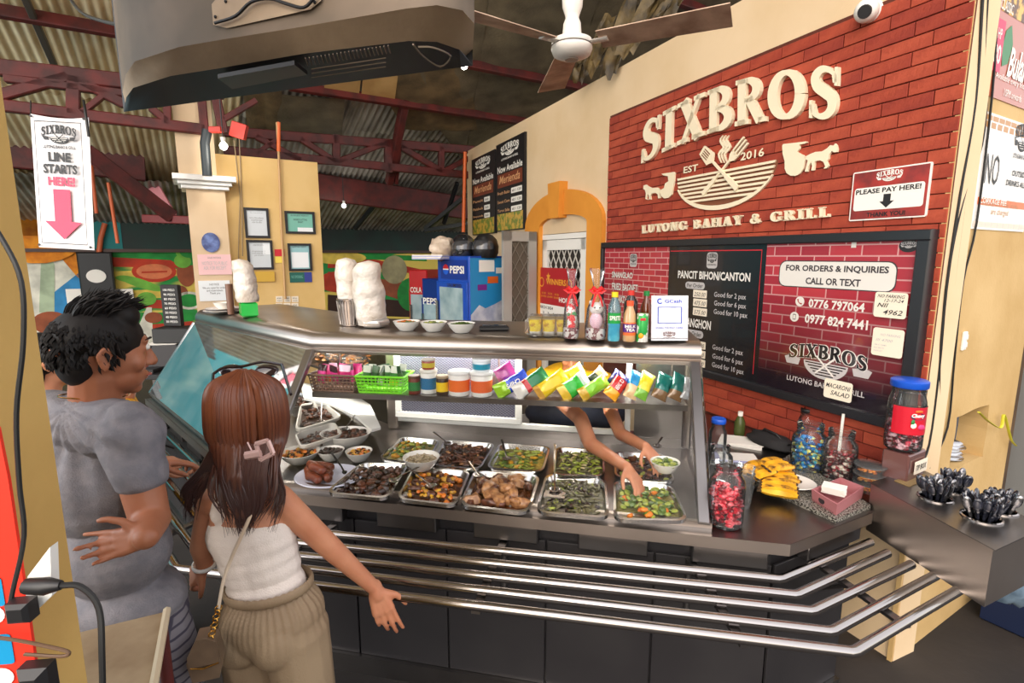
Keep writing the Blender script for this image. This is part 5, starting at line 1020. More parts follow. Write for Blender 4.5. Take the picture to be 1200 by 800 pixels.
def food(f, z, nm, lab, kinds, n, base, cat='food', lo=.12, hgt=.022, seed=0, rag=None):
    """kinds: list of (material, (rx, ry, rz), weight, wobble)"""
    rr = random.Random(seed + 11); b = MB()
    if base:
        ring = rring(f, lo - .05, z, 5, .2); ctr = sum(ring, Vector()) / len(ring); b.add(ring + [ctr], [(k, (k + 1) % 20, 20) for k in range(20)], base, True)
    tw = sum(k[2] for k in kinds)
    for i in range(n):
        u = lo + (1 - 2 * lo) * rr.random(); v = lo + (1 - 2 * lo) * rr.random(); x = rr.random() * tw
        for mt, r, w_, am in kinds:
            x -= w_
            if x <= 0: break
        hump = hgt * (1 - (abs(u - .5) * 2) ** 2.5) * (1 - (abs(v - .5) * 2) ** 2.5); s = rr.uniform(.7, 1.3)
        q = Matrix.Rotation(rr.uniform(0, 6.3), 3, 'Z') @ Matrix.Rotation(rr.uniform(-.7, .7), 3, 'X'); b.blob(f(u, v) + Vector((0, 0, z + hump * rr.uniform(.3, 1))), (r[0] * s, r[1] * s, r[2] * s), mt, am, 2.5, 7, 5, seed=i + seed, rot=q)
    o = b.build(nm); bake(o, f(.5, .5) + Vector((0, 0, z - .02))); tag(o, lab, cat, None, 'stuff'); return o
fm = lambda n, c, c2, r=.35: mat('food_' + n, c, rough=r, col2=c2, ns=60, nd=3, spec=.6)
BRM, DKM, TNM, GRN_, LIM, YLW, ORG_, SAU, GRB = fm('brown', (104, 58, 34), (60, 32, 20)), fm('dark', (58, 34, 24), (30, 18, 14)), fm('tan', (176, 128, 82), (122, 78, 46)), fm('green', (92, 116, 40), (60, 84, 24)), fm('lime', (166, 172, 72), (120, 136, 44)), fm('yellow', (216, 168, 48), (180, 120, 30)), fm('orange', (222, 130, 36), (196, 96, 20)), fm('sauce', (92, 50, 22), (60, 32, 14), .12), fm('greygreen', (112, 106, 72), (66, 62, 42))
CORN = fm('cream', (206, 190, 146), (170, 150, 104)); BROTH = fm('broth', (150, 140, 80), (120, 110, 60), .1)
PZ = .925
specs = [([(424, 541), (480, 543), (455, 584), (380, 577)], 'dark braised meat in the front pan beside the oval plate', [(BRM, (.022, .014, .012), 3, .4), (DKM, (.02, .012, .012), 3, .4)], 60, SAU, .02, 'leftmost front steel pan, next to the oval plate of sausages'),
 ([(485, 546), (552, 551), (535, 592.5), (464, 584)], 'yellow brown stew in the second front pan', [(YLW, (.014, .01, .008), 4, .3), (BRM, (.02, .013, .01), 3, .4), (ORG_, (.012, .01, .008), 2, .3)], 90, SAU, .02, 'second front steel pan holding yellow brown stew'),
 ([(556, 550), (633.5, 556), (620, 601), (537.5, 592)], 'big tan pork chunks in the middle front pan', [(TNM, (.04, .024, .022), 4, .5), (BRM, (.026, .016, .014), 2, .5)], 38, SAU, .03, 'middle front steel pan holding tan pork chunks'),
 ([(639.5, 554.5), (710, 560.5), (714.5, 607), (627.5, 599.5)], 'grey green shredded vegetables in the fourth front pan', [(GRB, (.02, .006, .005), 5, .3), (LIM, (.014, .005, .004), 1, .2), (DKM, (.018, .006, .005), 2, .3)], 230, GRB, .028, 'fourth front steel pan holding grey green shreds'),
 ([(719, 562), (788, 568), (807.5, 610), (719, 608.5)], 'green squash slices with orange pieces in the rightmost front pan', [(GRN_, (.015, .015, .006), 4, .2), (LIM, (.013, .013, .006), 5, .2), (ORG_, (.016, .013, .01), 1.2, .3)], 110, BROTH, .03, 'rightmost front steel pan holding green squash'),
 ([(471, 511), (516, 515), (500, 543), (442, 538)], 'yellow green vegetables in the leftmost back pan', [(YLW, (.012, .01, .007), 3, .3), (LIM, (.016, .008, .006), 3, .3), (GRN_, (.012, .008, .006), 2, .3)], 80, BROTH, .018, 'leftmost back steel pan, behind the white sauce bowl'),
 ([(521, 515), (581, 519), (562.5, 550), (505, 545)], 'brown shredded meat in the second back pan', [(BRM, (.022, .006, .006), 5, .4), (TNM, (.016, .006, .005), 1, .3), (DKM, (.02, .008, .006), 2, .3)], 170, DKM, .026, 'second back steel pan holding brown shredded meat'),
 ([(585.5, 518.5), (645.5, 523), (636.5, 553), (569, 548.5)], 'yellow green leafy vegetables in broth in the middle back pan', [(LIM, (.02, .008, .005), 4, .3), (YLW, (.013, .01, .006), 2, .3), (GRN_, (.016, .008, .005), 3, .3)], 80, BROTH, .018, 'middle back steel pan holding leafy vegetables in broth'),
 ([(651.5, 523), (708, 527), (708.5, 558), (647, 556)], 'pale green shredded vegetables in the fourth back pan', [(LIM, (.018, .005, .004), 3, .2), (GRB, (.018, .005, .004), 3, .2), (CORN, (.012, .004, .004), 1, .2)], 220, GRB, .024, 'fourth back steel pan holding pale green shreds'),
 ([(719, 529), (779, 531), (792.5, 565), (720.5, 559)], 'brown meat with squash pieces in the rightmost back pan', [(BRM, (.018, .012, .01), 4, .3), (LIM, (.013, .011, .007), 2, .3), (YLW, (.012, .01, .007), 1, .3)], 80, SAU, .02, 'rightmost back steel pan, under the server\'s hands')]
for i, (px, lab, kinds, n, base, hg, plab) in enumerate(specs):
    z = PZ if i < 5 else PZ + .012
    o, f, c = pan(px, z, 'food_pan', plab, grp='steel food pans in the case')
    food(f, -.02, 'cooked_dish', lab, kinds, n, base, hgt=hg + .012, seed=i * 17)
def ladle(p0, p1, nm, lab, mt=CHROME, bowl=.024, up=.0):
    t = thing(nm, lab, 'spoon', p0); b = MB(); b.tube([p0 + Vector((0, 0, .01)), p0.lerp(p1, .25) + Vector((0, 0, .014)), p1], [.005, .004, .006], mt, seg=6, flat=.5); b.build('handle', None, t)
    b = MB(); n = 9; pr = [(0.001, -.009), (bowl * .5, -.0075), (bowl * .85, -.003), (bowl, .003), (bowl * .93, .003), (bowl * .75, -.002), (bowl * .4, -.006), (.001, -.007)]; b.lathe(pr, p0 + Vector((0, 0, .012)), mt, 14, smooth=True); b.build('bowl', None, t)
def at_zz(x, y, z): return at_z(x, y, z)
for (a, c, lab) in (((505, 572, .93), (478, 548, 1.0), 'steel spoon resting in the yellow brown stew'), ((461, 566, .93), (492, 546, .97), 'steel ladle lying in the dark braised meat'), ((650, 577, .935), (650, 520, 1.04), 'flat steel server standing in the grey green shreds'), ((594, 540, .93), (588, 515, .99), 'steel spoon in the leafy broth pan'),
    ((560, 560, .935), (549, 541, .99), 'tongs handle at the pork chunk pan'), ((524, 522, .94), (508, 506, 1.0), 'spoon leaning out of the brown shredded meat'), ((770, 525, .95), (776, 512, 1.0), 'spoon at the back corner of the rightmost pan')):
    ladle(at_zz(*a), at_zz(*c), 'serving_spoon', lab)
for c, r in (((650, 577), .028),):
    b = MB(); p = at_z(650, 579, .94); b.box(p, (.085, .065, .004), CHROME, rz=-.2, mtx=None); o = b.build('spatula_blade'); bake(o, p); tag(o, 'square steel spatula blade half buried in the grey green shreds', 'spatula')
def bowl(px, py, z, r, h, nm, lab, mt=CERAM, contents=None, seg=28, sx=1, sy=1, cat='bowl', dl=None, n=60):
    p = at_z(px, py, z); pr = [(.001, 0), (r * .5, 0), (r * .55, .004), (r * .82, h * .5), (r, h), (r * .96, h), (r * .78, h * .52), (r * .5, .008), (.001, .008)]; b = MB(); b.lathe(pr, (0, 0, 0), mt, seg, sx=sx, sy=sy); o = b.build(nm); o.location = p; tag(o, lab, cat)
    if contents:
        b = MB(); rr = random.Random(int(px * 7 + py)); b.lathe([(.001, h * .72), (r * .86, h * .72), (r * .86, h * .7)], (0, 0, 0), contents[0][0], seg, sx=sx, sy=sy)
        for i in range(n):
            a = rr.uniform(0, 6.3); q = math.sqrt(rr.random()) * r * .78; k = rr.choice(contents); s = rr.uniform(.7, 1.2)
            b.blob((q * math.cos(a) * sx, q * math.sin(a) * sy, h * .74 + (1 - (q / r) ** 2) * h * .3 * rr.random()), (k[1][0] * s, k[1][1] * s, k[1][2] * s), k[0], .3, 2.5, 7, 5, seed=i, rot=Matrix.Rotation(rr.uniform(0, 6), 3, 'Z') @ Matrix.Rotation(rr.uniform(-.6, .6), 3, 'X'))
        o2 = b.build(dl[0]); o2.location = p; tag(o2, dl[1], 'food', None, 'stuff')
    return p
S_ = lambda m, a, c, d: (m, (a, c, d))
bowl(494, 549, .93, .085, .06, 'sauce_bowl', 'white bowl of pale sauce resting across the pan rims', contents=[S_(fm('pale_sauce', (198, 182, 150), (150, 130, 100), .2), .006, .005, .004)], dl=('dipping_sauce', 'pale speckled sauce in the white bowl on the pan rims'), n=70)
bowl(406, 522, .9, .135, .075, 'serving_bowl', 'largest white bowl, full of dark meat, at the back left of the case', contents=[S_(DKM, .02, .014, .012), S_(BRM, .02, .012, .01)], dl=('dark_stew', 'dark meat piled in the largest white bowl'), sy=.8, n=110)
bowl(388, 538, .9, .066, .05, 'small_bowl', 'small white bowl of dark sauce, left of its twin', contents=[S_(DKM, .01, .008, .006)], dl=('dark_sauce', 'dark sauce in the left small bowl')); bowl(421, 539, .9, .066, .05, 'small_bowl', 'small white bowl with yellow and red sauce, right of its twin', contents=[S_(YLW, .01, .007, .005), S_(SAU, .012, .008, .006), S_(ORG_, .01, .006, .005)], dl=('yellow_sauce', 'yellow and red sauce in the right small bowl'))
bowl(352, 541, .9, .095, .055, 'soup_bowl', 'white bowl of orange curry beside the woman\'s shoulder', contents=[S_(SAU, .012, .01, .006), S_(ORG_, .014, .01, .007), S_(YLW, .012, .008, .006)], dl=('orange_curry', 'orange and dark curry in the bowl by the woman\'s shoulder'), n=80)
pp = at_z(386, 562, .9); b = MB(); b.lathe([(.001, .0), (.09, .0), (.1, .004), (.155, .02), (.153, .024), (.1, .009), (.001, .006)], (0, 0, 0), mat('plate_lilac', (222, 224, 240), rough=.2), 36, sx=1.0, sy=.85); o = b.build('oval_plate'); place(o, pp, -.2); tag(o, 'large pale oval plate holding brown sausages', 'plate')
SAUS = mat('sausage', (132, 66, 40), rough=.35, col2=(96, 42, 26), ns=20, nd=4, bump=.2)
b = MB(); b.tube(catmull([(-.05, 0, 0), (-.02, .004, .002), (.02, .004, .002), (.05, 0, 0)], 3), [.008] + [.019] * 8 + [.01], SAUS, seg=10); s0 = b.build('sausage'); fs_ = True
for k, (dx, dy, dz, rz) in enumerate([(-.085, .03, .03, -.5), (-.07, -.01, .03, -.55), (-.055, -.045, .03, -.45), (-.03, .02, .03, -.6), (-.015, -.03, .032, -.6), (-.07, .01, .064, -.5), (-.045, -.022, .064, -.6), (-.035, .04, .05, -.3)]):
    o = s0 if fs_ else dup(s0, Matrix.Identity(4)); fs_ = False; place(o, pp + Vector((dx, dy, dz - .004)), rz - .1 * (k % 3)); tag(o, 'brown sausage in the heap on the pale oval plate' if k not in (5, 6) else ['brown sausage on top of the heap, nearer the woman', 'brown sausage on top of the heap, nearer the camera'][k - 5], 'sausage', 'sausages on the oval plate')
ladle(at_z(404, 556, .93), at_z(388, 530, .99), 'serving_spoon', 'dark handled fork standing in the sausage plate', PLAS, .012); ladle(at_z(405, 505, .98), at_z(416, 486, 1.07), 'serving_spoon', 'dark serving spoon sticking up from the largest white bowl', STEELD); ladle(at_z(376, 496, .97), at_z(377, 470, 1.06), 'serving_spoon', 'steel spoon upright in the white trough')
WTR = mat('trough_white', (214, 208, 198), rough=.35)
for px, lab, dlab, mt in (([(352, 473), (378, 470), (402, 488), (345, 505)], 'long white trough at the far left inside the case', 'dark meat in the long white trough', WTR), ([(345, 508), (392, 494), (402, 508), (352, 524)], 'white trough of brown pieces in front of the long one', 'brown meat pieces in the front white trough', WTR), ([(342, 458), (366, 462), (368, 474), (338, 478)], 'dark tray with shredded food behind the white troughs', 'shredded food in the dark tray', STEELD)):
    o, f, c = pan(px, .985, 'food_trough', lab, mt, .07); food(f, -.035, 'cooked_dish', dlab, [(DKM, (.018, .01, .009), 3, .4), (BRM, (.02, .01, .009), 2, .4)], 60, DKM, hgt=.02, seed=int(px[0][0]))
# shelf in the left wing with clear bags of crackers
ws = offs([T4, T2], .30, 1.2); dwg = (ws[1] - ws[0]).normalized(); b = MB(); b.M = frame(ws[0].lerp(ws[1], .1), dwg, Vector((-dwg.y, dwg.x, 0))); b.box(((ws[1] - ws[0]).length * .45, .12, -.008), ((ws[1] - ws[0]).length * .9, .26, .012), STEELD); b.build('shelf', None, case)
CRK = [fm('cracker', (206, 140, 78), (160, 92, 44)), fm('cracker_pale', (216, 170, 120), (180, 120, 70)), fm('cracker_dark', (120, 74, 58), (84, 48, 40))]
for k in range(7):
    p = ws[0].lerp(ws[1], .16 + .115 * k) + Vector((-dwg.y, dwg.x, 0)) * .13; b = MB(); rr = random.Random(k)
    for i in range(45): b.blob((rr.uniform(-.07, .07), rr.uniform(-.07, .07), rr.uniform(.012, .085)), (.02, .014, .006), CRK[(0 if k > 2 else 2) if rr.random() < .6 else 1], .3, 2, 6, 4, seed=i, rot=Matrix.Rotation(rr.uniform(0, 6), 3, 'Z') @ Matrix.Rotation(rr.uniform(-1, 1), 3, 'X'))
    o = b.build('crackers'); place(o, p + Vector((0, 0, .0)), math.atan2(dwg.y, dwg.x)); tag(o, 'heap of %s crackers inside clear bag %s on the left wing shelf' % ('dark' if k < 3 else 'orange', ['farthest from', 'second farthest from', 'third farthest from', 'in the middle away from', 'third nearest to', 'second nearest to', 'nearest to'][k] + ' the corner post'), 'crackers', None, 'stuff')
    b = MB(); b.blob((0, 0, .056), (.086, .086, .054), FILM, .12, 3, 14, 10, seed=k); o = b.build('clear_bag'); place(o, p, math.atan2(dwg.y, dwg.x)); tag(o, 'clear bag of crackers on the wing shelf, ' + ['farthest from', 'second farthest from', 'third farthest from', 'in the middle away from', 'third nearest to', 'second nearest to', 'nearest to'][k] + ' the corner post', 'bag', 'clear cracker bags')
# ---- things on the case shelf
SD = math.atan2(dsh.y, dsh.x)
def shelf_at(px, back=.06): q = at_pl(px, 466, s_l + nsh * back, nsh); q.z = 1.2; return q
def pxw(px0, px1, back=.06): return (shelf_at(px1, back) - shelf_at(px0, back)).length
def basket(px0, px1, col, lab, nm='basket'):
    wd = pxw(px0, px1); p = shelf_at((px0 + px1) / 2, .1); t = thing(nm, lab, 'basket', p, None, SD); h = .085; dp = .15; mt = mat(nm + '_' + lab.split()[0], col, rough=.45); b = MB()
    nx, nz = 12, 5
    for sgn in (-1, 1):
        for i in range(nx + 1): x = -wd / 2 + wd * i / nx; b.box((x * .94, sgn * dp / 2 * .94, h / 2), (.0045, .003, h), mt)
        for j in range(nz + 1): b.box((0, sgn * dp / 2 * .94, h * j / nz), (wd * .95, .004, .006 if 0 < j < nz else .012), mt)
        for i in range(8): y = -dp / 2 + dp * i / 7; b.box((sgn * wd / 2 * .94, y * .94, h / 2), (.003, .0045, h), mt)
        for j in range(nz + 1): b.box((sgn * wd / 2 * .94, 0, h * j / nz), (.004, dp * .95, .006 if 0 < j < nz else .012), mt)
    b.box((0, 0, .003), (wd * .93, dp * .93, .004), mt); b.v = [Vector((v.x * (1 + .12 * v.z / h), v.y * (1 + .12 * v.z / h), v.z)) for v in b.v]; o = b.build('basket_body', None); o.parent = t
    b = MB(); b.box((0, -dp / 2 * 1.06, h), (wd * 1.1, .014, .008), mt, b=.002); b.box((0, dp / 2 * 1.06, h), (wd * 1.1, .014, .008), mt, b=.002); b.box((-wd / 2 * 1.07, 0, h), (.012, dp * 1.12, .008), mt, b=.002); b.box((wd / 2 * 1.07, 0, h), (.012, dp * 1.12, .008), mt, b=.002); o = b.build('basket_rim', None); o.parent = t
    return p, wd, dp, h
def mini_pack(w_, h, cols, seed):
    b = MB(); n = 6; vs = []; mts = [mat('pack_%d_%d_%d' % c, c, rough=.3, coat=.4) for c in cols]
    for j in range(n + 1):
        v = j / n; th = .012 * math.sin(PI * v) + .0006
        for k in range(10):
            a = 2 * PI * k / 10; vs.append((w_ / 2 * (1 if abs(math.cos(a)) > .9 else abs(math.cos(a)) ** .4) * (1 if math.cos(a) > 0 else -1) * (1 - .04 * math.sin(PI * v)), th * math.sin(a), h * v))
    for j in range(n): b.add([vs[j * 10 + k] for k in range(10)] + [vs[(j + 1) * 10 + k] for k in range(10)], [(k, (k + 1) % 10, 10 + (k + 1) % 10, 10 + k) for k in range(10)], mts[min(len(mts) - 1, int(j / n * len(mts)))], True)
    return b
p, wd, dp, h = basket(373, 423, (112, 88, 74), 'brown perforated plastic basket at the left end of the shelf')
protos = {}
def packs(p, wd, dp, n, palette, h, lab, grp, nm='snack_packet', z0=.02, w_=.06, tl=.25):
    for k in range(n):
        c = palette[k % len(palette)]; key = (c, w_, h)
        if key not in protos: protos[key] = mini_pack(w_, h, c, k).build(nm); o = protos[key]
        else: o = dup(protos[key], Matrix.Identity(4))
        u = (k + .5) / n - .5; d = dsh * (u * wd * .86) + nsh * (dp * .28 * (((k * 7) % 5) / 4 - .5))
        place(o, p + d + Vector((0, 0, z0)), SD + R.uniform(-.5, .5), tilt=Matrix.Rotation(R.uniform(-tl, tl), 4, 'X') @ Matrix.Rotation(R.uniform(-.2, .2), 4, 'Y')); tag(o, lab, 'packet', grp)
packs(p, wd, dp, 8, [((222, 40, 130), (230, 60, 150), (60, 30, 40)), ((236, 120, 60), (222, 40, 130), (222, 40, 130)), ((70, 30, 50), (200, 30, 110), (240, 210, 230))], .1, 'pink snack packet standing in the brown basket', 'pink packets in the brown basket', z0=.03)
p, wd, dp, h = basket(426, 478, (120, 214, 40), 'lime green plastic basket on the shelf')
packs(p, wd, dp, 14, [((40, 90, 44), (60, 110, 60), (210, 214, 200)), ((200, 204, 190), (60, 90, 50), (30, 70, 40)), ((226, 220, 60), (60, 120, 60), (220, 220, 210)), ((30, 60, 36), (40, 80, 46), (80, 110, 80))], .105, 'green seasoning packet standing in the lime green basket', 'green packets in the lime basket', z0=.03, w_=.045)
def tub(p, r, h, cols, nm, lab, lidc=(236, 234, 228), cat='tub', par_rz=0, label_txt=None, tap=.92):
    t = thing(nm, lab, cat, p); b = MB(); m0 = mat('tub_%d_%d_%d' % cols[0], cols[0], rough=.35); b.lathe([(r * tap * .97, 0), (r * tap, .004), (r * .96, h * .86), (r * .93, h * .88)], (0, 0, 0), m0, 24); o = b.build('tub_body'); o.parent = t
    b = MB(); m1 = mat('tub_%d_%d_%d' % cols[1], cols[1], rough=.35); rr0 = r * (tap + (.96 - tap) * .2) + .0008; rr1 = r * (tap + (.96 - tap) * .75) + .0008; b.lathe([(rr0, h * .18), (rr1, h * .66)], (0, 0, 0), m1, 24); b.f = b.f[:24]; b.mi = b.mi[:24]; b.sm = b.sm[:24]; o = b.build('label_band'); o.parent = t
    b = MB(); b.lathe([(r, h * .86), (r * 1.02, h * .88), (r * 1.02, h * .97), (r * .95, h), (.001, h)], (0, 0, 0), mat('lid_%d_%d_%d' % lidc, lidc, rough=.35), 24); o = b.build('lid'); o.parent = t; return t
can = lambda px0, px1, h, cols, lab, lidc, back=.05: tub(shelf_at((px0 + px1) / 2, back), pxw(px0, px1) / 2 * .97, h, cols, 'tin_can', lab, lidc, 'can', tap=1.0)
can(479, 493, .095, ((110, 40, 30), (40, 120, 60)), 'brown and green printed tin beside the lime basket', (90, 60, 40)); can(511.5, 526, .1, ((60, 44, 34), (232, 196, 40)), 'tin with a yellow band between the two white tubs', (170, 150, 120))
tub(shelf_at(503, .075), .045, .125, ((232, 230, 222), (50, 110, 150)), 'plastic_tub', 'white tub with a blue label and a yellow dotted lid', (226, 222, 210)); tub(shelf_at(503, .075) + Vector((0, 0, .127)), .036, .05, ((150, 60, 50), (200, 180, 60)), 'plastic_tub', 'small red printed tub stacked on the blue labelled tub', (200, 190, 180))
tub(shelf_at(538.5, .06), .057, .125, ((238, 234, 226), (236, 112, 50)), 'plastic_tub', 'white tub with an orange label, left of its twin', (232, 230, 226)); tub(shelf_at(564.5, .06), .058, .125, ((238, 234, 226), (228, 104, 56)), 'plastic_tub', 'white tub with an orange label under the teal tub', (232, 230, 226))
tub(shelf_at(564.5, .06) + Vector((0, 0, .127)), .048, .06, ((226, 236, 240), (40, 150, 180)), 'plastic_tub', 'teal and white tub stacked on the right orange labelled tub', (226, 232, 236))
def chip_bag(p0, p1, wd, bands, lab, th=.028, txt=None):
    """pillow bag from p0 (near, low end) to p1, bands = [(share, colour)]"""
    L = (p1 - p0).length; ax = (p1 - p0).normalized(); side = ax.cross(Vector((0, -1, .25))).normalized(); nrm = side.cross(ax).normalized()
    n = 14; t = thing('chip_bag', lab, 'snack bag', p0); acc = 0; rings = []
    for j in range(n + 1):
        v = j / n; prof_ = min(1, math.sin(PI * min(max(v * 1.1 - .05, 0), 1)) ** .55) if 0 < j < n else 0; ring = []
        for k in range(14):
            a = 2 * PI * k / 14; cx_, sx_ = math.cos(a), math.sin(a); w2 = wd / 2 * (1 - .1 * prof_) * (abs(cx_) ** .55) * (1 if cx_ > 0 else -1); q = p0 + ax * (L * v) + side * w2 + nrm * (sx_ * (th * prof_ + .001)) * (1 + .35 * noise.noise(Vector((v * 7, a * 2, L * 40)))); ring.append(q)
        rings.append(ring)
    j0 = 0
    for bi, (share, col) in enumerate(bands):
        j1 = n if bi == len(bands) - 1 else min(n, j0 + max(1, round(share * n))); b = MB(); vs = sum(rings[j0:j1 + 1], []); m_ = j1 - j0
        b.add(vs, [(i * 14 + k, i * 14 + (k + 1) % 14, (i + 1) * 14 + (k + 1) % 14, (i + 1) * 14 + k) for i in range(m_) for k in range(14)], mat('bag_%d_%d_%d' % col, col, rough=.22, metal=.15, coat=.6, bump=.5, bs=26), True); o = b.build('bag_panel', None, t); o['label'] = 'colour band of the bag'; del o['label']; j0 = j1
    if txt:
        c = (p0 + p1) / 2; f = frame(c - nrm * 0 - ax * L * .22, ax, side); 
        if f.col[2].to_3d().dot(Vector((0, -1, .2))) < 0: f = frame(c + ax * L * .22, -ax, side)
        b = MB(); b.text(txt, 0, -wd * .14, L * .42, wd * .28, th * 1.02, PAPER, .03, .2); part(b, 'bag_print', t, f)
def zb_(x, y, back, dz=0): q = at_pl(580 + x / 5, 420 + y / 5, s_l + nsh * back, nsh); return q
bags = [((5, 215), (190, 100), .085, [(.38, (150, 200, 40)), (.62, (30, 70, 190))], 'lime and royal blue snack bag beside the white tubs', 'CHIPS'), ((120, 235), (300, 82), .085, [(.25, (226, 222, 214)), (.15, (190, 40, 40)), (.6, (30, 120, 70))], 'dark green snack bag with a red and white end', None),
 ((245, 238), (415, 92), .085, [(.15, (200, 150, 60)), (.85, (240, 204, 30))], 'plain yellow snack bag, front one', None), ((385, 248), (540, 110), .1, [(.2, (220, 180, 40)), (.5, (50, 180, 50)), (.3, (190, 200, 196))], 'bright green snack bag with a silver end', None), ((500, 238), (655, 122), .075, [(.2, (200, 160, 40)), (.8, (140, 206, 50))], 'slim lime green snack bag', None),
 ((668, 262), (762, 98), .08, [(.3, (246, 170, 30)), (.5, (206, 40, 34)), (.2, (60, 50, 120))], 'red and orange snack bag standing steeply', 'CLOVER'), ((785, 238), (838, 78), .07, [(.4, (226, 190, 140)), (.6, (40, 150, 210))], 'sky blue and cream snack bag', None), ((842, 250), (905, 86), .075, [(.3, (120, 180, 60)), (.5, (244, 220, 50)), (.2, (244, 230, 120))], 'yellow snack bag with a green foot, beside the sky blue bag', None),
 ((955, 258), (1005, 92), .08, [(.3, (120, 90, 60)), (.7, (16, 108, 100))], 'teal snack bag, left one of two', None), ((1046, 250), (1092, 92), .075, [(.3, (120, 90, 60)), (.7, (16, 100, 94))], 'teal snack bag, right one of two', None), ((1108, 236), (1130, 110), .045, [(1, (170, 172, 176))], 'silver snack bag at the right end of the shelf', None)]
for i, (a, c, wd, bands, lab, tx) in enumerate(bags):
    p0 = zb_(a[0], a[1], .035); p0.z = max(p0.z, 1.2 + .018); p1 = zb_(c[0], c[1], .12); chip_bag(p0, p1, wd, bands, lab, txt=tx)
chip_bag(zb_(400, 130, .17), zb_(520, 62, .2), .09, [(1, (240, 206, 40))], 'yellow snack bag lying behind the bright green one'); chip_bag(zb_(-60, 150, .14), zb_(110, 60, .17), .1, [(.4, (120, 120, 130)), (.6, (170, 60, 130))], 'grey and purple snack bag behind the blue one'); chip_bag(zb_(560, 140, .16), zb_(640, 68, .19), .07, [(.5, (50, 60, 50)), (.5, (196, 160, 120))], 'dark and tan snack bag behind the lime one'); chip_bag(zb_(680, 160, .17), zb_(740, 80, .19), .07, [(1, (40, 50, 110))], 'navy snack bag behind the red one')
# ================================================================ THINGS ON TOP OF THE HOOD
ZH = 1.501
for px, py, lab, c in ((477, 387, 'left bowl of greens in the row of three on the hood', ORG_), (508.5, 388, 'middle bowl of greens in the row of three on the hood', LIM), (541, 389.5, 'right bowl of greens in the row of three on the hood', GRN_)):
    bowl(px, py, ZH, .074, .052, 'white_bowl', lab, contents=[S_(GRN_, .014, .006, .003), S_(c, .012, .006, .003)], dl=('chopped_greens', 'chopped vegetables heaped in the ' + lab.replace('bowl of greens', 'white bowl')), n=90)
b = MB(); b.box((0, 0, .013), (.16, .07, .026), PLAS, b=.008); b.box((0, 0, .028), (.13, .05, .004), mat('screen_dark2', (40, 44, 50), rough=.1), b=.001); o = b.build('card_reader'); place(o, at_z(579, 387, ZH), .1); tag(o, 'flat black calculator lying on the hood beside the bowls', 'calculator')
WRAP = mat('wrap_white', (232, 224, 214), rough=.35, col2=(206, 192, 176), ns=9, nd=5, bump=1, bs=34, coat=.3)
def wrapped(p, r, h, nm, lab, seed, lean=0, top=0):
    b = MB(); n = 26; vs = []; seg = 22
    for j in range(n + 1):
        v = j / n; rr = r * (1 + .12 * noise.noise(Vector((v * 5, seed, 0))) ) * (1 - (v ** 8) * .45) * (.9 + .1 * min(1, v * 8))
        if j in (n,): rr = .004
        for k in range(seg): a = 2 * PI * k / seg; q = rr * (1 + .13 * noise.noise(Vector((math.cos(a) * 2.2, math.sin(a) * 2.2, v * 6 + seed))) + .09 * rr * noise.noise(Vector((math.cos(a) * 5, math.sin(a) * 5, v * 22 + seed)))); vs.append((q * math.cos(a) + lean * v + (top * max(0, v - .85) * 4), q * math.sin(a), h * v))
    b.add(vs, [(j * seg + k, j * seg + (k + 1) % seg, (j + 1) * seg + (k + 1) % seg, (j + 1) * seg + k) for j in range(n) for k in range(seg)], WRAP, True); o = b.build(nm); o.location = p; return o
p = at_z(412, 381, ZH); t = thing('steel_canister', 'ribbed steel canister on the hood holding a wrapped stack of cups', 'canister', p); b = MB(); b.lathe([(.058, 0), (.062, .004), (.075, .15), (.078, .155), (.075, .16), (.07, .155), (.058, .01), (.001, .01)], (0, 0, 0), CHROME, 28); o = b.build('canister_body'); o.parent = t; b = MB()
for k in range(24): a = 2 * PI * k / 24; b.tube([(.062 * math.cos(a), .062 * math.sin(a), .01), (.076 * math.cos(a), .076 * math.sin(a), .145)], .003, STEEL, seg=5)
o = b.build('ribs'); o.parent = t
tag(wrapped(p + Vector((0, 0, .07)), .068, .32, 'wrapped_cups', '', 3, -.015), 'white plastic wrapped stack of cups standing in the steel canister', 'cups')
p2 = at_z(440, 383, ZH); tag(wrapped(p2 + Vector((-.02, 0, .015)), .085, .36, 'wrapped_cups', '', 8, -.02, .03), 'taller plastic wrapped stack with a pointed top, right of the canister', 'cups'); b = MB(); b.tube([(-.06, 0, .03), (-.03, -.06, .028), (.03, -.06, .028), (.06, 0, .03)], .028, mat('clear_bottom', (200, 196, 190), rough=.15, metal=.6)); o = b.build('crumpled_foil'); o.location = p2; tag(o, 'crumpled shiny wrap around the foot of the taller cup stack', 'wrap')
p3 = at_z(292, 371, ZH); GRG = mat('green_plastic', (30, 190, 70), rough=.25, coat=.5, emis=0); b = MB(); b.box((0, 0, .05), (.1, .1, .1), GRG, b=.012); b.box((0, 0, .101), (.08, .08, .003), mat('green_deep', (14, 120, 44))); o = b.build('green_cup_holder'); place(o, p3, .6); tag(o, 'bright green plastic holder on the left wing of the hood', 'holder'); tag(wrapped(p3 + Vector((0, 0, .1)), .07, .28, 'wrapped_cups', '', 15, -.02, -.03), 'wrapped stack of white cups standing in the green holder', 'cups')
p4 = at_z(262, 366, ZH)
for k in range(4): b = MB(); b.lathe([(.001, 0), (.1, 0), (.15, .012), (.148, .015), (.1, .004), (.001, .004)], (0, 0, 0), [STEELD, CERAM][k % 2], 28); o = b.build('plate'); place(o, p4 + Vector((.0, 0, k * .008)), 0, .9 - .05 * k); tag(o, ['bottom steel plate', 'white plate above the bottom one', 'steel plate, second from the top', 'white top plate'][k] + ' in the stack at the far end of the hood', 'plate', 'plates stacked on the wing hood')
bowl(262, 361.5, ZH + .03, .065, .045, 'small_bowl', 'small cream bowl on the plate stack at the far hood end', CERAM)
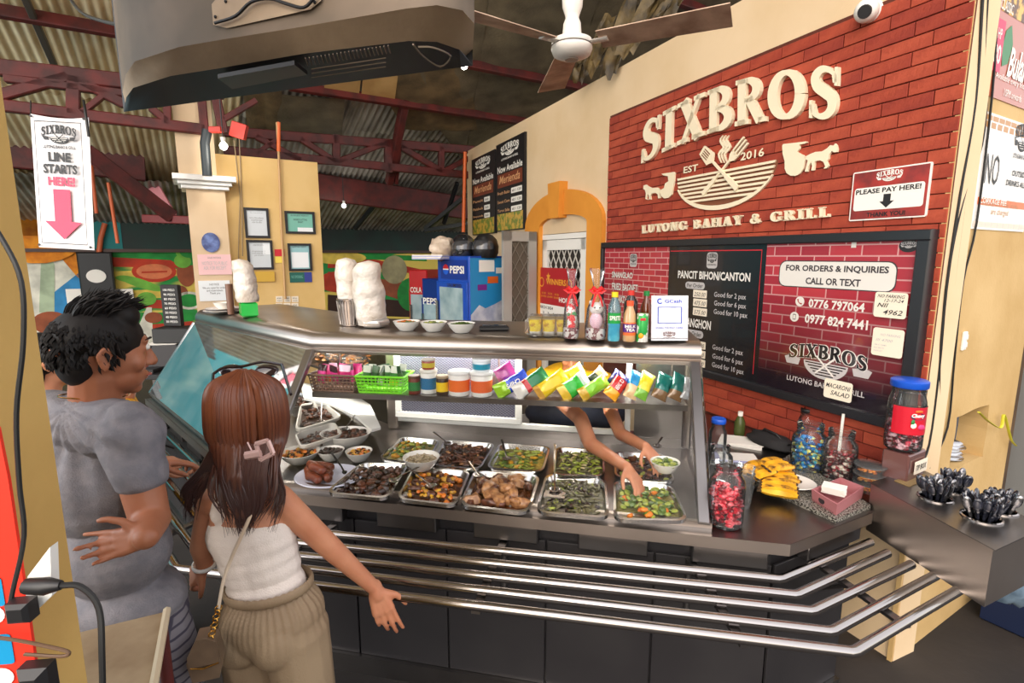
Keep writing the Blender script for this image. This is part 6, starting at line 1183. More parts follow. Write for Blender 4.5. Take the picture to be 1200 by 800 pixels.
b = MB(); b.lathe([(.022, 0), (.024, .2), (.024, .21), (.001, .21)], (0, 0, 0), mat('brown_bottle', (120, 86, 70), rough=.3), 14); o = b.build('bottle'); o.location = at_z(271, 368, ZH); tag(o, 'thin brown bottle standing by the plate stack', 'bottle')
# yellow noodle tubs wrapped in film
YT = mat('tub_yellow', (246, 218, 40), rough=.35, col2=(206, 150, 20), ns=34, lo=.5, hi=.62)
pA, pB = at_z(627, 393, ZH), at_z(659, 393.5, ZH)
for r_ in range(2):
    for k in range(3):
        p = pA.lerp(pB, k / 2) + nsh * (.075 * r_); t = thing('yellow_tub', 'yellow noodle cup, %s of the %s row in the wrapped pack' % (['left', 'middle', 'right'][k], ['front', 'back'][r_]), 'cup', p, 'yellow cups wrapped in film')
        b = MB(); b.lathe([(.028, 0), (.0285, .024)], (0, 0, 0), CERAM, 20); b.lathe([(.0285, .024), (.034, .085)], (0, 0, 0), YT, 20); o = b.build('cup_body'); o.parent = t; b = MB(); b.lathe([(.036, .085), (.036, .089), (.001, .09)], (0, 0, 0), mat('lid_tan', (206, 180, 120), rough=.4), 20); o = b.build('lid'); o.parent = t
c = (pA + pB) / 2 + nsh * .037; b = MB(); b.box((0, 0, .051), ((pB - pA).length + .095, .17, .1), FILM, b=.02); o = b.build('film_wrap'); place(o, c, SD); tag(o, 'clear film wrapped round the six yellow cups', 'wrap')
BOWR = mat('ribbon_red', (216, 28, 30), rough=.4)
def gift(px, py, w_, lab, bear):
    p = at_z(px, py, ZH); t = thing('wrapped_candy', lab, 'candy gift', p); b = MB(); b.lathe([(w_ * .8, 0), (w_, .01), (w_, .05), (w_ * .9, .055), (.001, .055)], (0, 0, 0), mat('candy_base', (120, 30, 40), rough=.3, col2=(236, 226, 220), ns=50, lo=.48, hi=.52), 18); o = b.build('candy_base'); o.parent = t; b = MB()
    if bear: b.blob((0, 0, .09), (.032, .028, .04), mat('marsh_pink', (232, 190, 206), rough=.8), .1, seg=14, rings=10); b.blob((0, 0, .15), (.034, .03, .03), mat('marsh_white', (240, 232, 226), rough=.8), .05, seg=14, rings=10); b.blob((-.024, 0, .178), .012, MATS['marsh_white'], 0); b.blob((.024, 0, .178), .012, MATS['marsh_white'], 0); b.blob((-.012, -.027, .155), .004, BLACK, 0); b.blob((.012, -.027, .155), .004, BLACK, 0); b.blob((0, -.032, .146), (.009, .006, .006), PAPER, 0)
    else: b.tube([(0, 0, .05), (.004, 0, .1), (-.004, 0, .15), (0, 0, .17)], [.02, .024, .022, .01], mat('candy_cane', (226, 40, 46), rough=.3, col2=(240, 234, 228), ns=26, lo=.5, hi=.53), seg=12); b.blob((.002, -.01, .12), (.024, .014, .018), mat('candy_green', (60, 140, 70)), .2)
    o = b.build('candy_figure'); o.parent = t
    b = MB(); b.lathe([(w_ * 1.02, .003), (w_ * 1.08, .06), (w_ * .95, .15), (w_ * .5, .2), (.012, .232), (.014, .24), (w_ * .55, .3), (w_ * .75, .335)], (0, 0, 0), FILM, 16); b.f = b.f[:7 * 16]; b.mi = b.mi[:112]; b.sm = b.sm[:112]
    b.v = [v * (1 + .1 * noise.noise(v * 30)) for v in b.v]; o = b.build('clear_wrap'); o.parent = t; b = MB()
    for s_ in (-1, 1): b.tube([(0, -.012, .232), (s_ * .022, -.02, .25), (s_ * .036, -.018, .24), (s_ * .02, -.018, .225), (0, -.012, .232)], .006, BOWR, flat=1.8); b.tube([(0, -.014, .232), (s_ * .015, -.028, .2), (s_ * .026, -.03, .16)], [.006, .008, .006], BOWR, flat=.4)
    b.blob((0, -.014, .232), .011, BOWR, .1); o = b.build('ribbon_bow'); o.parent = t
gift(669, 396, .038, 'wrapped candy cane gift with a red ribbon, left of the bear', False); gift(698, 397, .05, 'wrapped pink and white candy bear gift with a red ribbon', True)
def bottle(px, py, prof, segs, nm, lab, capc, dz=None, txt=None):
    p = at_z(px, py, ZH) if dz is None else dz; t = thing(nm, lab, 'bottle', p); 
    for n_, m_, a, c in segs:
        b = MB(); b.lathe(prof[a:c + 1], (0, 0, 0), m_, 22); k = (c - a) * 22; b.f = b.f[:k]; b.mi = b.mi[:k]; b.sm = b.sm[:k]; o = b.build(n_); o.parent = t
    r, z = prof[-1]; b = MB(); b.lathe([(r + .003, z - .012), (r + .003, z + .012), (.001, z + .013)], (0, 0, 0), capc, 18); o = b.build('cap'); o.parent = t
    if txt: b = MB(); b.text(txt[0], -.026, txt[1], .052, txt[2], 0, txt[3], .03); b.M = None; b.v = [Vector((v.x, -math.sqrt(max(0, txt[4] ** 2 - v.x ** 2)) - .0012, v.y)) for v in b.v]; o = b.build('label_print'); o.parent = t
    return t
SPR = mat('clear_pet', (150, 190, 200), rough=.08, trans=.7, coat=.5); SPB = mat('water_blue', (60, 150, 180), rough=.08, coat=.6, col2=(90, 180, 200), ns=16)
bottle(719, 399, [(.026, 0), (.03, .01), (.028, .06), (.031, .085), (.031, .135), (.03, .165), (.014, .205), (.0125, .22)], [('bottle_base', SPB, 0, 3), ('bottle_label', mat('label_green', (10, 150, 60), rough=.3), 3, 4), ('bottle_neck', SPR, 4, 7)], 'soda_bottle', 'lemon lime soda bottle with green label and yellow cap', mat('cap_yellow', (240, 210, 30)), txt=('SPRITE', .1, .022, PAPER, .031))
MT_ = mat('milk_tea', (204, 160, 112), rough=.2, coat=.5)
bottle(737, 399.5, [(.027, 0), (.031, .008), (.031, .03), (.031, .045), (.031, .085), (.03, .092), (.027, .13), (.015, .165), (.014, .18)], [('bottle_base', MT_, 0, 2), ('orange_band', ORP, 2, 3), ('bottle_label', mat('label_purple', (92, 36, 120), rough=.3), 3, 4), ('orange_band', ORP, 4, 5), ('bottle_neck', MT_, 5, 8)], 'milk_tea_bottle', 'milk tea bottle with a purple and orange label and orange cap', mat('cap_orange', (230, 84, 40)), txt=('MILK\nTEA', .05, .03, PAPER, .031))
bottle(738, 392, [(.033, 0), (.036, .01), (.036, .14), (.034, .17), (.016, .2), (.014, .215)], [('bottle_base', mat('cola', (30, 16, 16), rough=.1, coat=.6), 0, 5)], 'cola_bottle', 'dark cola bottle with a red cap behind the milk tea', mat('cap_red', (214, 50, 40)))
bottle(756, 391, [(.028, 0), (.031, .01), (.031, .11), (.028, .14), (.012, .19), (.012, .21)], [('bottle_base', mat('brown_glass', (110, 50, 24), rough=.1, coat=.6), 0, 5)], 'brown_bottle', 'brown bottle with a green cap behind the juice can', mat('cap_green', (30, 130, 60)))
p = at_z(752, 400, ZH); t = thing('juice_can', 'juice can with green and white print beside the milk tea', 'can', p); b = MB(); b.lathe([(.026, 0), (.027, .003), (.027, .13), (.025, .134), (.001, .134)], (0, 0, 0), mat('can_print', (40, 160, 70), rough=.3, col2=(238, 236, 226), ns=14, lo=.48, hi=.52, metal=.2), 24); o = b.build('can_body'); o.parent = t; b = MB(); b.blob((-.008, -.022, .03), (.014, .007, .014), mat('orange_fruit', (250, 160, 20)), .05); b.box((-.004, -.026, .108), (.024, .004, .012), RED, b=.001); o = b.build('can_print'); o.parent = t
# payment card stand; the square code itself is left out
pa, pb_ = at_z(763, 399, ZH), at_z(806, 399, ZH); f = frame(pa, pb_ - pa, (0, .12, 1)); wd = (pb_ - pa).length; h = .215; t = thing('payment_stand', 'white card payment stand with a blue square outline at the right end of the hood', 'sign', (pa + pb_) / 2); f.translation += f.col[2].to_3d() * .0
b = MB(); b.rect(0, 0, wd, h, 0, mat('glitter_white', (232, 230, 234), rough=.4, col2=(206, 208, 214), ns=40), .006); part(b, 'card', t, f)
b = MB(); BLP = mat('pay_blue', (24, 72, 190), rough=.4); b.text('GCash', wd * .36, h * .84, wd * .46, h * .075, .001, BLP, .02); 
b.ribbon([(wd * .23 + .011 * math.cos(k * PI / 10), h * .875 + .011 * math.sin(k * PI / 10)) for k in range(3, 19)], .006, .001, .001, BLP)
for x0, y0, x1, y1 in ((wd * .17, h * .38, wd * .83, h * .395), (wd * .17, h * .735, wd * .83, h * .75), (wd * .17, h * .38, wd * .195, h * .75), (wd * .805, h * .38, wd * .83, h * .75)): b.rect(x0, y0, x1, y1, .001, BLP)
b.text('SCAN TO PAY HERE', wd * .12, h * .27, wd * .74, h * .03, .001, BLP, .02); crest(b, wd * .32, h * .05, wd * .66, h * .2, .001, mat('crest_brown', (90, 30, 26)), PAPER); part(b, 'print', t, f)
b = MB(); b.box(((wd) / 2, .01, -.03), (wd, .006, .06), MATS['glitter_white']); part(b, 'foot', t, f)
# ================================================================ THINGS ON THE RIGHT OF THE COUNTER
JG = glassmat('jar_glass', (.96, .98, .98), .03, 1.42, .04)
def jar(p, r, h, lab, candies=None, fill=.6, lid=None, nm='glass_jar', clab=None, n=90, cr=.011, neck=.72):
    t = thing(nm, lab, 'jar', p); b = MB(); pr = [(.001, .002), (r * .85, .002), (r * .97, .01), (r, .03), (r, h * .66), (r * .96, h * .74), (r * neck, h * .84), (r * neck, h * .96), (r * neck * 1.06, h * .97), (r * neck * 1.06, h)]; b.lathe(pr, (0, 0, 0), JG, 28); b.f = b.f[:9 * 28]; b.mi = b.mi[:252]; b.sm = b.sm[:252]; o = b.build('glass_body'); o.parent = t
    b = MB()
    for z in (h * .88, h * .93): b.tube([(r * neck * 1.03 * math.cos(k * PI / 12), r * neck * 1.03 * math.sin(k * PI / 12), z) for k in range(25)], .0018, JG, seg=5)
    o = b.build('screw_rim'); o.parent = t
    if lid: b = MB(); b.lathe([(r * neck * 1.1, h * .93), (r * neck * 1.14, h * .94), (r * neck * 1.14, h * 1.02), (r * neck * 1.05, h * 1.035), (.001, h * 1.035)], (0, 0, 0), lid, 28); o = b.build('lid'); o.parent = t
    if candies:
        b = MB(); rr = random.Random(int(p.x * 1000))
        for i in range(n):
            a = rr.uniform(0, 6.3); q = (rr.random() ** .35) * (r - cr * 1.3); b.blob((q * math.cos(a), q * math.sin(a), .012 + rr.random() * h * fill), (cr * 1.4, cr * .9, cr * .8), rr.choice(candies), .2, 2.5, 7, 5, seed=i, rot=Matrix.Rotation(rr.uniform(0, 6), 3, 'Z') @ Matrix.Rotation(rr.uniform(-1, 1), 3, 'X'))
        o = b.build('candies'); o.location = p; tag(o, clab, 'candy', None, 'stuff')
    return t
cm = lambda n, c, c2=None: mat('candy_' + n, c, rough=.2, coat=.6, col2=c2, ns=40, lo=.45, hi=.55)
def jpx(x0, x1, yb, yt, z=ZC): # jar from its picture box: base point, radius, height
    xm = (x0 + x1) / 2; p = at_z(xm, yb - (x1 - x0) * .12, z); r = (at_d(x1, yb, p.y) - at_d(x0, yb, p.y)).length / 2
    gap = (p - WC).dot(nW) - r - .02
    if gap < 0:
        k = Vector((p.x, p.y, 0)).normalized(); k2 = gap / k.dot(nW); p = p + k * k2; r *= 1 - abs(k2) / 3
    ht0 = 0; ht = at_d(xm, yt, p.y).z - z; return p, r, ht * .97
BLL = mat('lid_blue', (20, 80, 190), rough=.35)
p, r, h = jpx(829, 869, 619, 540); jar(p, r, h, 'open glass jar of red candies at the corner of the case', [cm('red', (226, 30, 56), (250, 120, 130)), cm('crimson', (196, 16, 44), (110, 10, 30))], .56, None, clab='red wrapped candies in the jar at the corner of the case', n=150)
p, r, h = jpx(827, 856, 570, 520); jar(p, r, h, 'empty glass jar behind the red candy jar'); p, r, h = jpx(822, 842, 545, 490); jar(p + Vector((.03, 0, 0)), r, h, 'small glass jar with a blue lid beside the case', lid=BLL)
p = at_z(871, 592, ZC)
for k in range(4): b = MB(); b.lathe([(.026, 0), (.036, .085), (.038, .087), (.034, .087)], (0, 0, 0), FILM, 20); b.f = b.f[:60]; b.mi = b.mi[:60]; b.sm = b.sm[:60]; o = b.build('plastic_cup'); o.location = p + Vector((0, 0, .028 * k)); tag(o, ['bottom', 'second', 'third', 'top'][k] + ' clear plastic cup in the stack beside the red candy jar', 'cup', 'clear cups stacked by the candy jar')
# granite slab
sq = [at_z(x, y, ZC) for x, y in ((879, 566), (979, 613), (1020, 596), (925, 536))]; b = MB(); b.prism([(v.x, v.y) for v in sq], ZC, ZC + .018, mat('granite', (150, 146, 136), rough=.2, col2=(52, 50, 46), ns=160, nd=2, lo=.42, hi=.58)); o = b.build('granite_slab'); bake(o, sum(sq, Vector()) / 4); tag(o, 'speckled granite slab on the counter under the banana plate', 'slab')
ZG = ZC + .019
pc_ = at_z(914, 566, ZG); b = MB(); b.lathe([(.001, 0), (.07, 0), (.08, .004), (.125, .02), (.123, .023), (.08, .008), (.001, .005)], (0, 0, 0), CERAM, 36, sx=1.15, sy=.8); o = b.build('banana_plate'); place(o, pc_, -.55); tag(o, 'white oval plate of bananas on the granite slab', 'plate')
BAN = mat('banana', (240, 186, 40), rough=.4, col2=(214, 150, 24), ns=18, nd=4); BTP = mat('banana_tip', (70, 50, 26), rough=.7); BSP = mat('banana_bruised', (222, 160, 34), rough=.45, col2=(84, 52, 22), ns=30, nd=6, lo=.5, hi=.68)
def banana_proto(m_):
    t = thing('banana', '', 'banana'); b = MB(); pts = [(.085 * math.cos(a) - .05, .085 * math.sin(a) , 0) for a in [math.radians(-52 + 104 * k / 12) for k in range(13)]]
    b.tube(pts, [.006, .011, .0155, .0175, .0185, .019, .019, .019, .0185, .0175, .0155, .011, .006], m_, seg=6); o = b.build('peel'); o.parent = t; b = MB(); b.tube([pts[-1], Vector(pts[-1]) + Vector((-.022, .012, 0))], [.0055, .004], BTP, seg=6); b.blob(pts[0], .006, BTP, 0); o = b.build('stem'); o.parent = t; return t
B0, B1 = banana_proto(BAN), banana_proto(BSP); used = [False, False]
bp_ = []
for g, (gx, gy, n, z0) in enumerate([(913, 575, 4, .022), (912, 558, 5, .028), (893, 553, 4, .024), (908, 548, 3, .07), (888, 556, 3, .062)]):
    for k in range(n):
        q = at_z(gx, gy, ZG + z0); j = (g + k) % 2; src = (B0, B1)[j]; o = src if not used[j] else dup(src, Matrix.Identity(4)); used[j] = True
        base = -.45 + g * .25; d = Vector((math.cos(base + PI / 2), math.sin(base + PI / 2), 0)); place(o, q + d * ((k - n / 2) * .029) + Vector((0, 0, .006 * k * .5 + .012)), base + PI / 2 + .1 * k, 1.05, Matrix.Rotation(.25, 4, 'Y'))
        o['label'] = ('bruised' if j else 'plain yellow') + ' banana in the ' + ['front right bunch', 'middle bunch', 'left bunch', 'top bunch', 'upper left bunch'][g] + ' on the white plate'; o['category'] = 'banana'; o['group'] = 'bananas on the plate, ' + ['front right', 'middle', 'left', 'top', 'upper left'][g] + (' bruised' if j else '')
# napkin basket
qn = [at_z(x, y, ZG + .05) for x, y in ((951, 573), (981, 591), (1013, 570), (985, 559))]; t = thing('napkin_basket', 'pink plastic napkin basket with an oval crest on the granite slab', 'basket', sum(qn, Vector()) / 4 - Vector((0, 0, .05))); PK = mat('basket_pink', (176, 112, 116), rough=.45)
b = MB(); f = quadfn([qn[3], qn[2], qn[1], qn[0]])
for e, z in ((0, 0),):
    o_ = [qn[0], qn[1], qn[2], qn[3]]; c = sum(o_, Vector()) / 4; inn = [c + (v - c) * .93 for v in o_]; dn = Vector((0, 0, .05)); lo_ = [c + (v - c) * .94 - dn for v in o_]; li = [c + (v - c) * .87 - dn * .94 for v in o_]
    b.add(o_ + inn + lo_ + li, sum([[(k, (k + 1) % 4, 4 + (k + 1) % 4, 4 + k), (8 + k, 8 + (k + 1) % 4, (k + 1) % 4, k), (4 + k, 4 + (k + 1) % 4, 12 + (k + 1) % 4, 12 + k)] for k in range(4)], []) + [(12, 13, 14, 15), (11, 10, 9, 8)], PK)
b.build('basket_body', None, t); ff = frame(lo_[0], lo_[1] - lo_[0], (0, 0, 1)); wd = (lo_[1] - lo_[0]).length; b = MB(); b.prism([(wd * .42 + .016 * math.cos(k * PI / 10), .026 + .013 * math.sin(k * PI / 10)) for k in range(20)], .003, .0045, TXD); 
for k in range(12): b.rect(wd * (.06 + .075 * k), .004, wd * (.06 + .075 * k) + .003, .009, .0035, TXD)
part(b, 'crest', t, ff)
for k in range(7): b = MB(); c = sum(qn, Vector()) / 4; b.box((0, 0, 0), (.085, .07, .0016), PAPER, b=.0005); o = b.build('napkin'); place(o, c + Vector((-.018, .0, -.012 + .004 * k)), -.6 + R.uniform(-.08, .08)); tag(o, ['bottom', 'second', 'third', 'fourth', 'fifth', 'sixth', 'top'][k] + ' white paper napkin of the pile in the pink basket', 'napkin', 'napkins in the pink basket')
# jars at the back
for x0, x1, yb, yt, lab, cn, fl, cl, lid in ((927, 964, 556, 494, 'open glass jar of blue wrapped candies', [cm('blue', (30, 130, 200), (20, 80, 150)), cm('aqua', (60, 170, 200), (240, 230, 110))], .62, 'blue and yellow wrapped candies in the jar behind the bananas', None), (963, 999, 566, 502, 'open glass jar of red and white sweets beside the blue candy jar', [cm('brownred', (110, 30, 34), (60, 20, 20)), cm('white', (226, 214, 200), (150, 40, 50))], .5, 'red, brown and white sweets in the middle jar', None),
    (984, 1012, 540, 496, 'open glass jar standing behind the red and white sweets', [cm('greenmix', (80, 120, 70), (150, 40, 50))], .25, 'few mixed sweets at the bottom of the rear jar', None), (1010, 1052, 557, 508, 'wide open glass jar below the big labelled candy jar', [cm('plum', (90, 30, 50), (40, 40, 90))], .22, 'dark sweets at the bottom of the wide jar', None)):
    p, r, h = jpx(x0, x1, yb, yt, ZC); jar(p, r, h, lab, cn, fl, lid, clab=cl, n=130)
p, r, h = jpx(933, 953, 528, 478, ZC); jar(p, r, h, 'small jar with a black pump top behind the blue candy jar', lid=PLAS); b = MB(); b.tube([(0, 0, 0), (0, 0, .03)], .02, PLAS); b.tube([(0, 0, .03), (-.04, 0, .02)], .006, PLAS); o = b.build('pump_top'); o.location = p + Vector((0, 0, h * 1.03)); tag(o, 'black pump head on the small rear jar', 'pump')
for k, (x, y, y1, lab) in enumerate(((954, 500, 479, 'short white stick poking up behind the blue candy jar'), (981, 520, 485, 'tall white stick between the two open jars'))):
    q = at_z(x, y + 25, ZC); tz = at_d(x, y1, q.y).z; b = MB(); b.tube([q, Vector((q.x + .005, q.y, tz))], .007, PAPER, seg=8); o = b.build('white_stick'); bake(o, q); tag(o, lab, 'stick')
p = at_z(1017, 575, ZG); OC = [cm('amber', (240, 150, 30), (210, 100, 20)), cm('apricot', (246, 180, 70), (226, 130, 30))]
for k in range(3):
    q = p + Vector((.0, .0, .04 * k)) ; t = thing('sweet_tub', ['bottom', 'middle', 'top'][k] + ' round clear tub of amber sweets beside the napkin basket', 'tub', q, 'round tubs of amber sweets'); b = MB(); b.lathe([(.001, .001), (.045, .001), (.058, .036), (.06, .036), (.06, .04), (.055, .041)], (0, 0, 0), FILM, 26); b.f = b.f[:5 * 26]; b.mi = b.mi[:130]; b.sm = b.sm[:130]; o = b.build('tub_body'); o.parent = t
    b = MB(); b.lathe([(.061, .036), (.0615, .042), (.055, .0435), (.001, .042)], (0, 0, 0), FILM, 26); o = b.build('lid'); o.parent = t; b = MB(); rr = random.Random(k)
    for i in range(46): a = rr.uniform(0, 6.3); d = math.sqrt(rr.random()) * .042; b.blob((d * math.cos(a), d * math.sin(a), .008 + rr.random() * .02), (.009, .007, .005), rr.choice(OC), .2, 2, 6, 4, seed=i)
    o = b.build('sweets'); o.location = q; tag(o, 'amber sweets inside the ' + ['bottom', 'middle', 'top'][k] + ' round tub', 'candy', None, 'stuff')
# tip box with the big candy jar on top
bx = Vector((1.655, 2.13, ZC)); b = MB(); t = thing('tip_box', 'smoky brown tip box with a handwritten card, carrying the big candy jar', 'box', bx); BRP = mat('smoked_plastic', (104, 70, 66), rough=.25, coat=.4)
ft = frame(bx - RE * .075 - Vector((RE.y, -RE.x, 0)) * -.05, RE, (0, 0, 1)); ft = frame(bx - RE * .075 + RF.col[2].to_3d() * .05, RE, (0, 0, 1)); b.M = ft; b.box((.075, .11, -.05), (.15, .215, .1), BRP, b=.006); b.build('box_body', None, t); b = MB(); b.M = ft; b.rect(.04, .13, .15, .185, .008, NOTE, .002, .003); b.text('TIP BOX', .05, .145, .09, .024, .009, BLACK, .01, .2); b.build('card', None, t)
pj = bx + Vector((-.012, .0, .219)); hh = at_d(1048, 447, pj.y).z - pj.z; rj = .068
jar(pj, rj, hh, 'big candy jar with blue lid and red fruit label on the tip box', [cm('pinkred', (220, 50, 80), (250, 200, 210)), cm('darkred', (130, 20, 40), (70, 14, 24))], .28, BLL, 'labelled_jar', 'pink and dark red sweets in the big labelled jar', 110, neck=.86)
t = [o for o in bpy.data.objects if o.name == 'labelled_jar'][0]; b = MB(); n = 20; vs = []; a0 = -2.6
for j, z in enumerate((hh * .28, hh * .68)):
    for k in range(n + 1): a = -PI * .5 - 1.35 + 2.7 * k / n; vs.append(((rj + .001) * math.cos(a), (rj + .001) * math.sin(a), z))
b.add(vs, [(k, k + 1, n + 2 + k, n + 1 + k) for k in range(n)], mat('label_red', (196, 22, 44), rough=.3, coat=.4), True); o = b.build('label_wrap'); o.parent = t
def wrapcyl(b, rj): b.v = [Vector((rj * math.sin(v.x / rj), -rj * math.cos(v.x / rj), v.y)) for v in b.v]; return b
b = MB(); b.prism([(.03 * math.cos(k * PI / 8), hh * .55 + .014 * math.sin(k * PI / 8)) for k in range(16)], 0, 0, mat('label_navy', (30, 24, 66))); o = wrapcyl(b, rj + .002).build('label_badge'); o.parent = t
b = MB(); b.text('Chewy', -.027, hh * .525, .054, .02, 0, PAPER, .04, .2); o = wrapcyl(b, rj + .003).build('label_print'); o.parent = t
b = MB(); b.blob((-.016, -rj - .001, hh * .42), (.012, .003, .012), mat('lychee_white', (240, 236, 220)), .1); b.blob((.016, -rj - .001, hh * .4), (.014, .003, .011), mat('candy_pinkprint', (230, 60, 120)), .2); b.blob((-.02, -rj - .001, hh * .47), (.008, .003, .012), mat('leaf_print', (44, 120, 60)), .1); b.blob((0, -rj - .001, hh * .625), (.016, .003, .006), ORP, 0); o = b.build('label_fruit'); o.parent = t
# dark scalloped ornament, bags and papers by the wall
q = at_z(1008, 520, ZC); q.y += .12; zc_ = at_d(1010, 472, q.y).z; t = thing('scalloped_fan', 'small black scalloped desk ornament with a bead chain before the menu board', 'ornament', q); b = MB(); f = frame(Vector((at_d(1010, 472, q.y).x, q.y, zc_)), (1, .1, 0), (0, .1, 1)); b.M = f; b.prism([((.052 + .005 * math.cos(k * PI / 2.5)) * math.cos(k * PI / 30), (.052 + .005 * math.cos(k * PI / 2.5)) * math.sin(k * PI / 30)) for k in range(60)], -.008, .008, PLAS); b.prism([(.03 * math.cos(k * PI / 10), .03 * math.sin(k * PI / 10)) for k in range(20)], .008, .016, mat('bronze_dark', (58, 46, 34), rough=.4, metal=.5)); b.build('fan_disc', None, t)
b = MB(); b.tube([(f.translation.x, q.y, zc_ - .04), (q.x + .01, q.y, ZC)], .012, PLAS); b.lathe([(.045, 0), (.04, .012), (.001, .015)], (q.x + .01, q.y, ZC), PLAS, 18); b.build('stand', None, t); b = MB()
for s_ in (-1, 1): b.tube(catmull([Vector((f.translation.x + s_ * .03, q.y - .02, zc_ - .02)), Vector((f.translation.x + s_ * .036, q.y - .03, zc_ - .07)), Vector((f.translation.x + s_ * .012, q.y - .03, ZC + .04))], 4), .003, mat('bead_tan', (190, 160, 96), metal=.4, rough=.3), seg=5)
b.build('bead_chain', None, t)
for c, d, rz, mt, nm, lab, cat in (((868, 519), (.22, .16, .012), -.5, PAPER, 'paper_pile', 'white sheets of paper lying beside the case on the counter', 'papers'), ((862, 537), (.2, .12, .006), -.3, mat('lilac_paper', (186, 186, 226)), 'paper_pile', 'pale paper sheet nearest the case, below the white pile', 'papers')):
    b = MB(); b.box((0, 0, d[2] / 2), d, mt, b=.001); b.box((.01, .008, d[2] + .002), (d[0] * .9, d[1] * .9, .002), PAPER, rz=.12); o = b.build(nm); place(o, at_z(c[0], c[1], ZC), rz); tag(o, lab, cat)
b = MB(); b.blob((0, 0, .045), (.17, .09, .055), mat('black_fabric', (26, 24, 26), rough=.8), .35, 2.2, 18, 12, seed=4); b.tube([(-.1, 0, .06), (-.04, -.02, .12), (.05, -.02, .11), (.1, 0, .06)], .008, PLAS); o = b.build('black_bag'); place(o, at_z(903, 524, ZC), -1.1, .8); tag(o, 'black cloth bag slumped on the counter against the bricks', 'bag')
b = MB(); b.tube([(-.03, 0, .014), (.03, 0, .014)], .013, mat('pink_roll', (206, 130, 136), rough=.5), seg=12); o = b.build('pink_roll'); place(o, at_z(906, 519, ZC + .012), .5); tag(o, 'small pink roll lying between the papers and the black bag', 'roll')
bottle(0, 0, [(.028, 0), (.03, .01), (.03, .08), (.012, .12), (.011, .13)], [('bottle_base', mat('olive_bottle', (70, 80, 40), rough=.2), 0, 4)], 'sauce_bottle', 'small olive bottle with a pale top standing by the papers', CERAM, at_z(866, 510, ZC))
cq = [at_z(x, y, bz + .002) for x, y in ((1048, 563), (1066, 570), (1092, 560), (1074, 552))]; b = MB(); b.prism([(v.x, v.y) for v in cq], bz, bz + .003, mat('brown_card', (140, 116, 76), rough=.6)); o = b.build('brown_card'); bake(o, sum(cq, Vector()) / 4); tag(o, 'brown card lying at the back corner of the cutlery box', 'card')
# hanging hook under the board
b = MB(); q = onf(WF, *wp(831, 441), .02); b.tube([q + Vector((.016 * math.cos(k * PI / 8), 0, .016 * math.sin(k * PI / 8))) for k in range(17)], .004, mat('brass_ring', (176, 120, 90), metal=.6, rough=.4), seg=6); o = b.build('ring_hook'); bake(o, q); tag(o, 'small brass ring hanging on the bricks under the board', 'ring')
# ================================================================ PEOPLE
SK_W = mat('skin_warm', (200, 138, 104), rough=.5, col2=(186, 120, 88), ns=9, sub=.12, bump=.05, bs=120)
SK_M = mat('skin_tan', (172, 112, 82), rough=.5, col2=(156, 98, 70), ns=9, sub=.12, bump=.05, bs=120)
def axes(fwd, up=(0, 0, 1)):
    f = Vector(fwd).normalized(); u = Vector(up); s = f.cross(u).normalized(); u = s.cross(f).normalized(); return s, f, u   # right, forward, up
def rotm(s, f, u): return Matrix((s, f, u)).transposed()
def head_prims(c, fwd, up=(0, 0, 1), k=1.0, ears=True):
    s, f, u = axes(fwd, up); M3 = rotm(s, f, u); P = lambda a, b_, d: Vector(c) + (s * a + f * b_ + u * d) * k; e = lambda a, b_, d, r: ('e', P(a, b_, d), (r[0] * k, r[1] * k, r[2] * k), M3)
    out = [e(0, -.012, .022, (.074, .092, .088)), e(0, .03, .0, (.062, .058, .08)), e(0, .04, -.055, (.05, .048, .045)), e(0, .062, -.088, (.022, .02, .018)), e(0, .078, .035, (.05, .014, .014)),
           ('c', P(0, .085, .02), P(0, .104, -.022), .009 * k, .013 * k), e(-.012, .094, -.026, (.009, .01, .008)), e(.012, .094, -.026, (.009, .01, .008)), e(0, .086, -.052, (.024, .01, .006)), e(0, .084, -.062, (.02, .011, .007)),
           e(-.036, .06, -.02, (.024, .022, .026)), e(.036, .06, -.02, (.024, .022, .026)), e(-.028, .078, .016, (.014, .009, .009)), e(.028, .078, .016, (.014, .009, .009))]
    if ears:
        for g in (-1, 1): out += [e(g * .078, -.008, -.004, (.006, .017, .027)), ('c', P(g * .08, .006, .012), P(g * .086, -.012, .022), .005 * k, .005 * k), ('c', P(g * .086, -.012, .022), P(g * .087, -.024, .004), .005 * k, .005 * k), ('c', P(g * .087, -.024, .004), P(g * .08, -.006, -.03), .005 * k, .006 * k)]
    return out, P, (s, f, u)
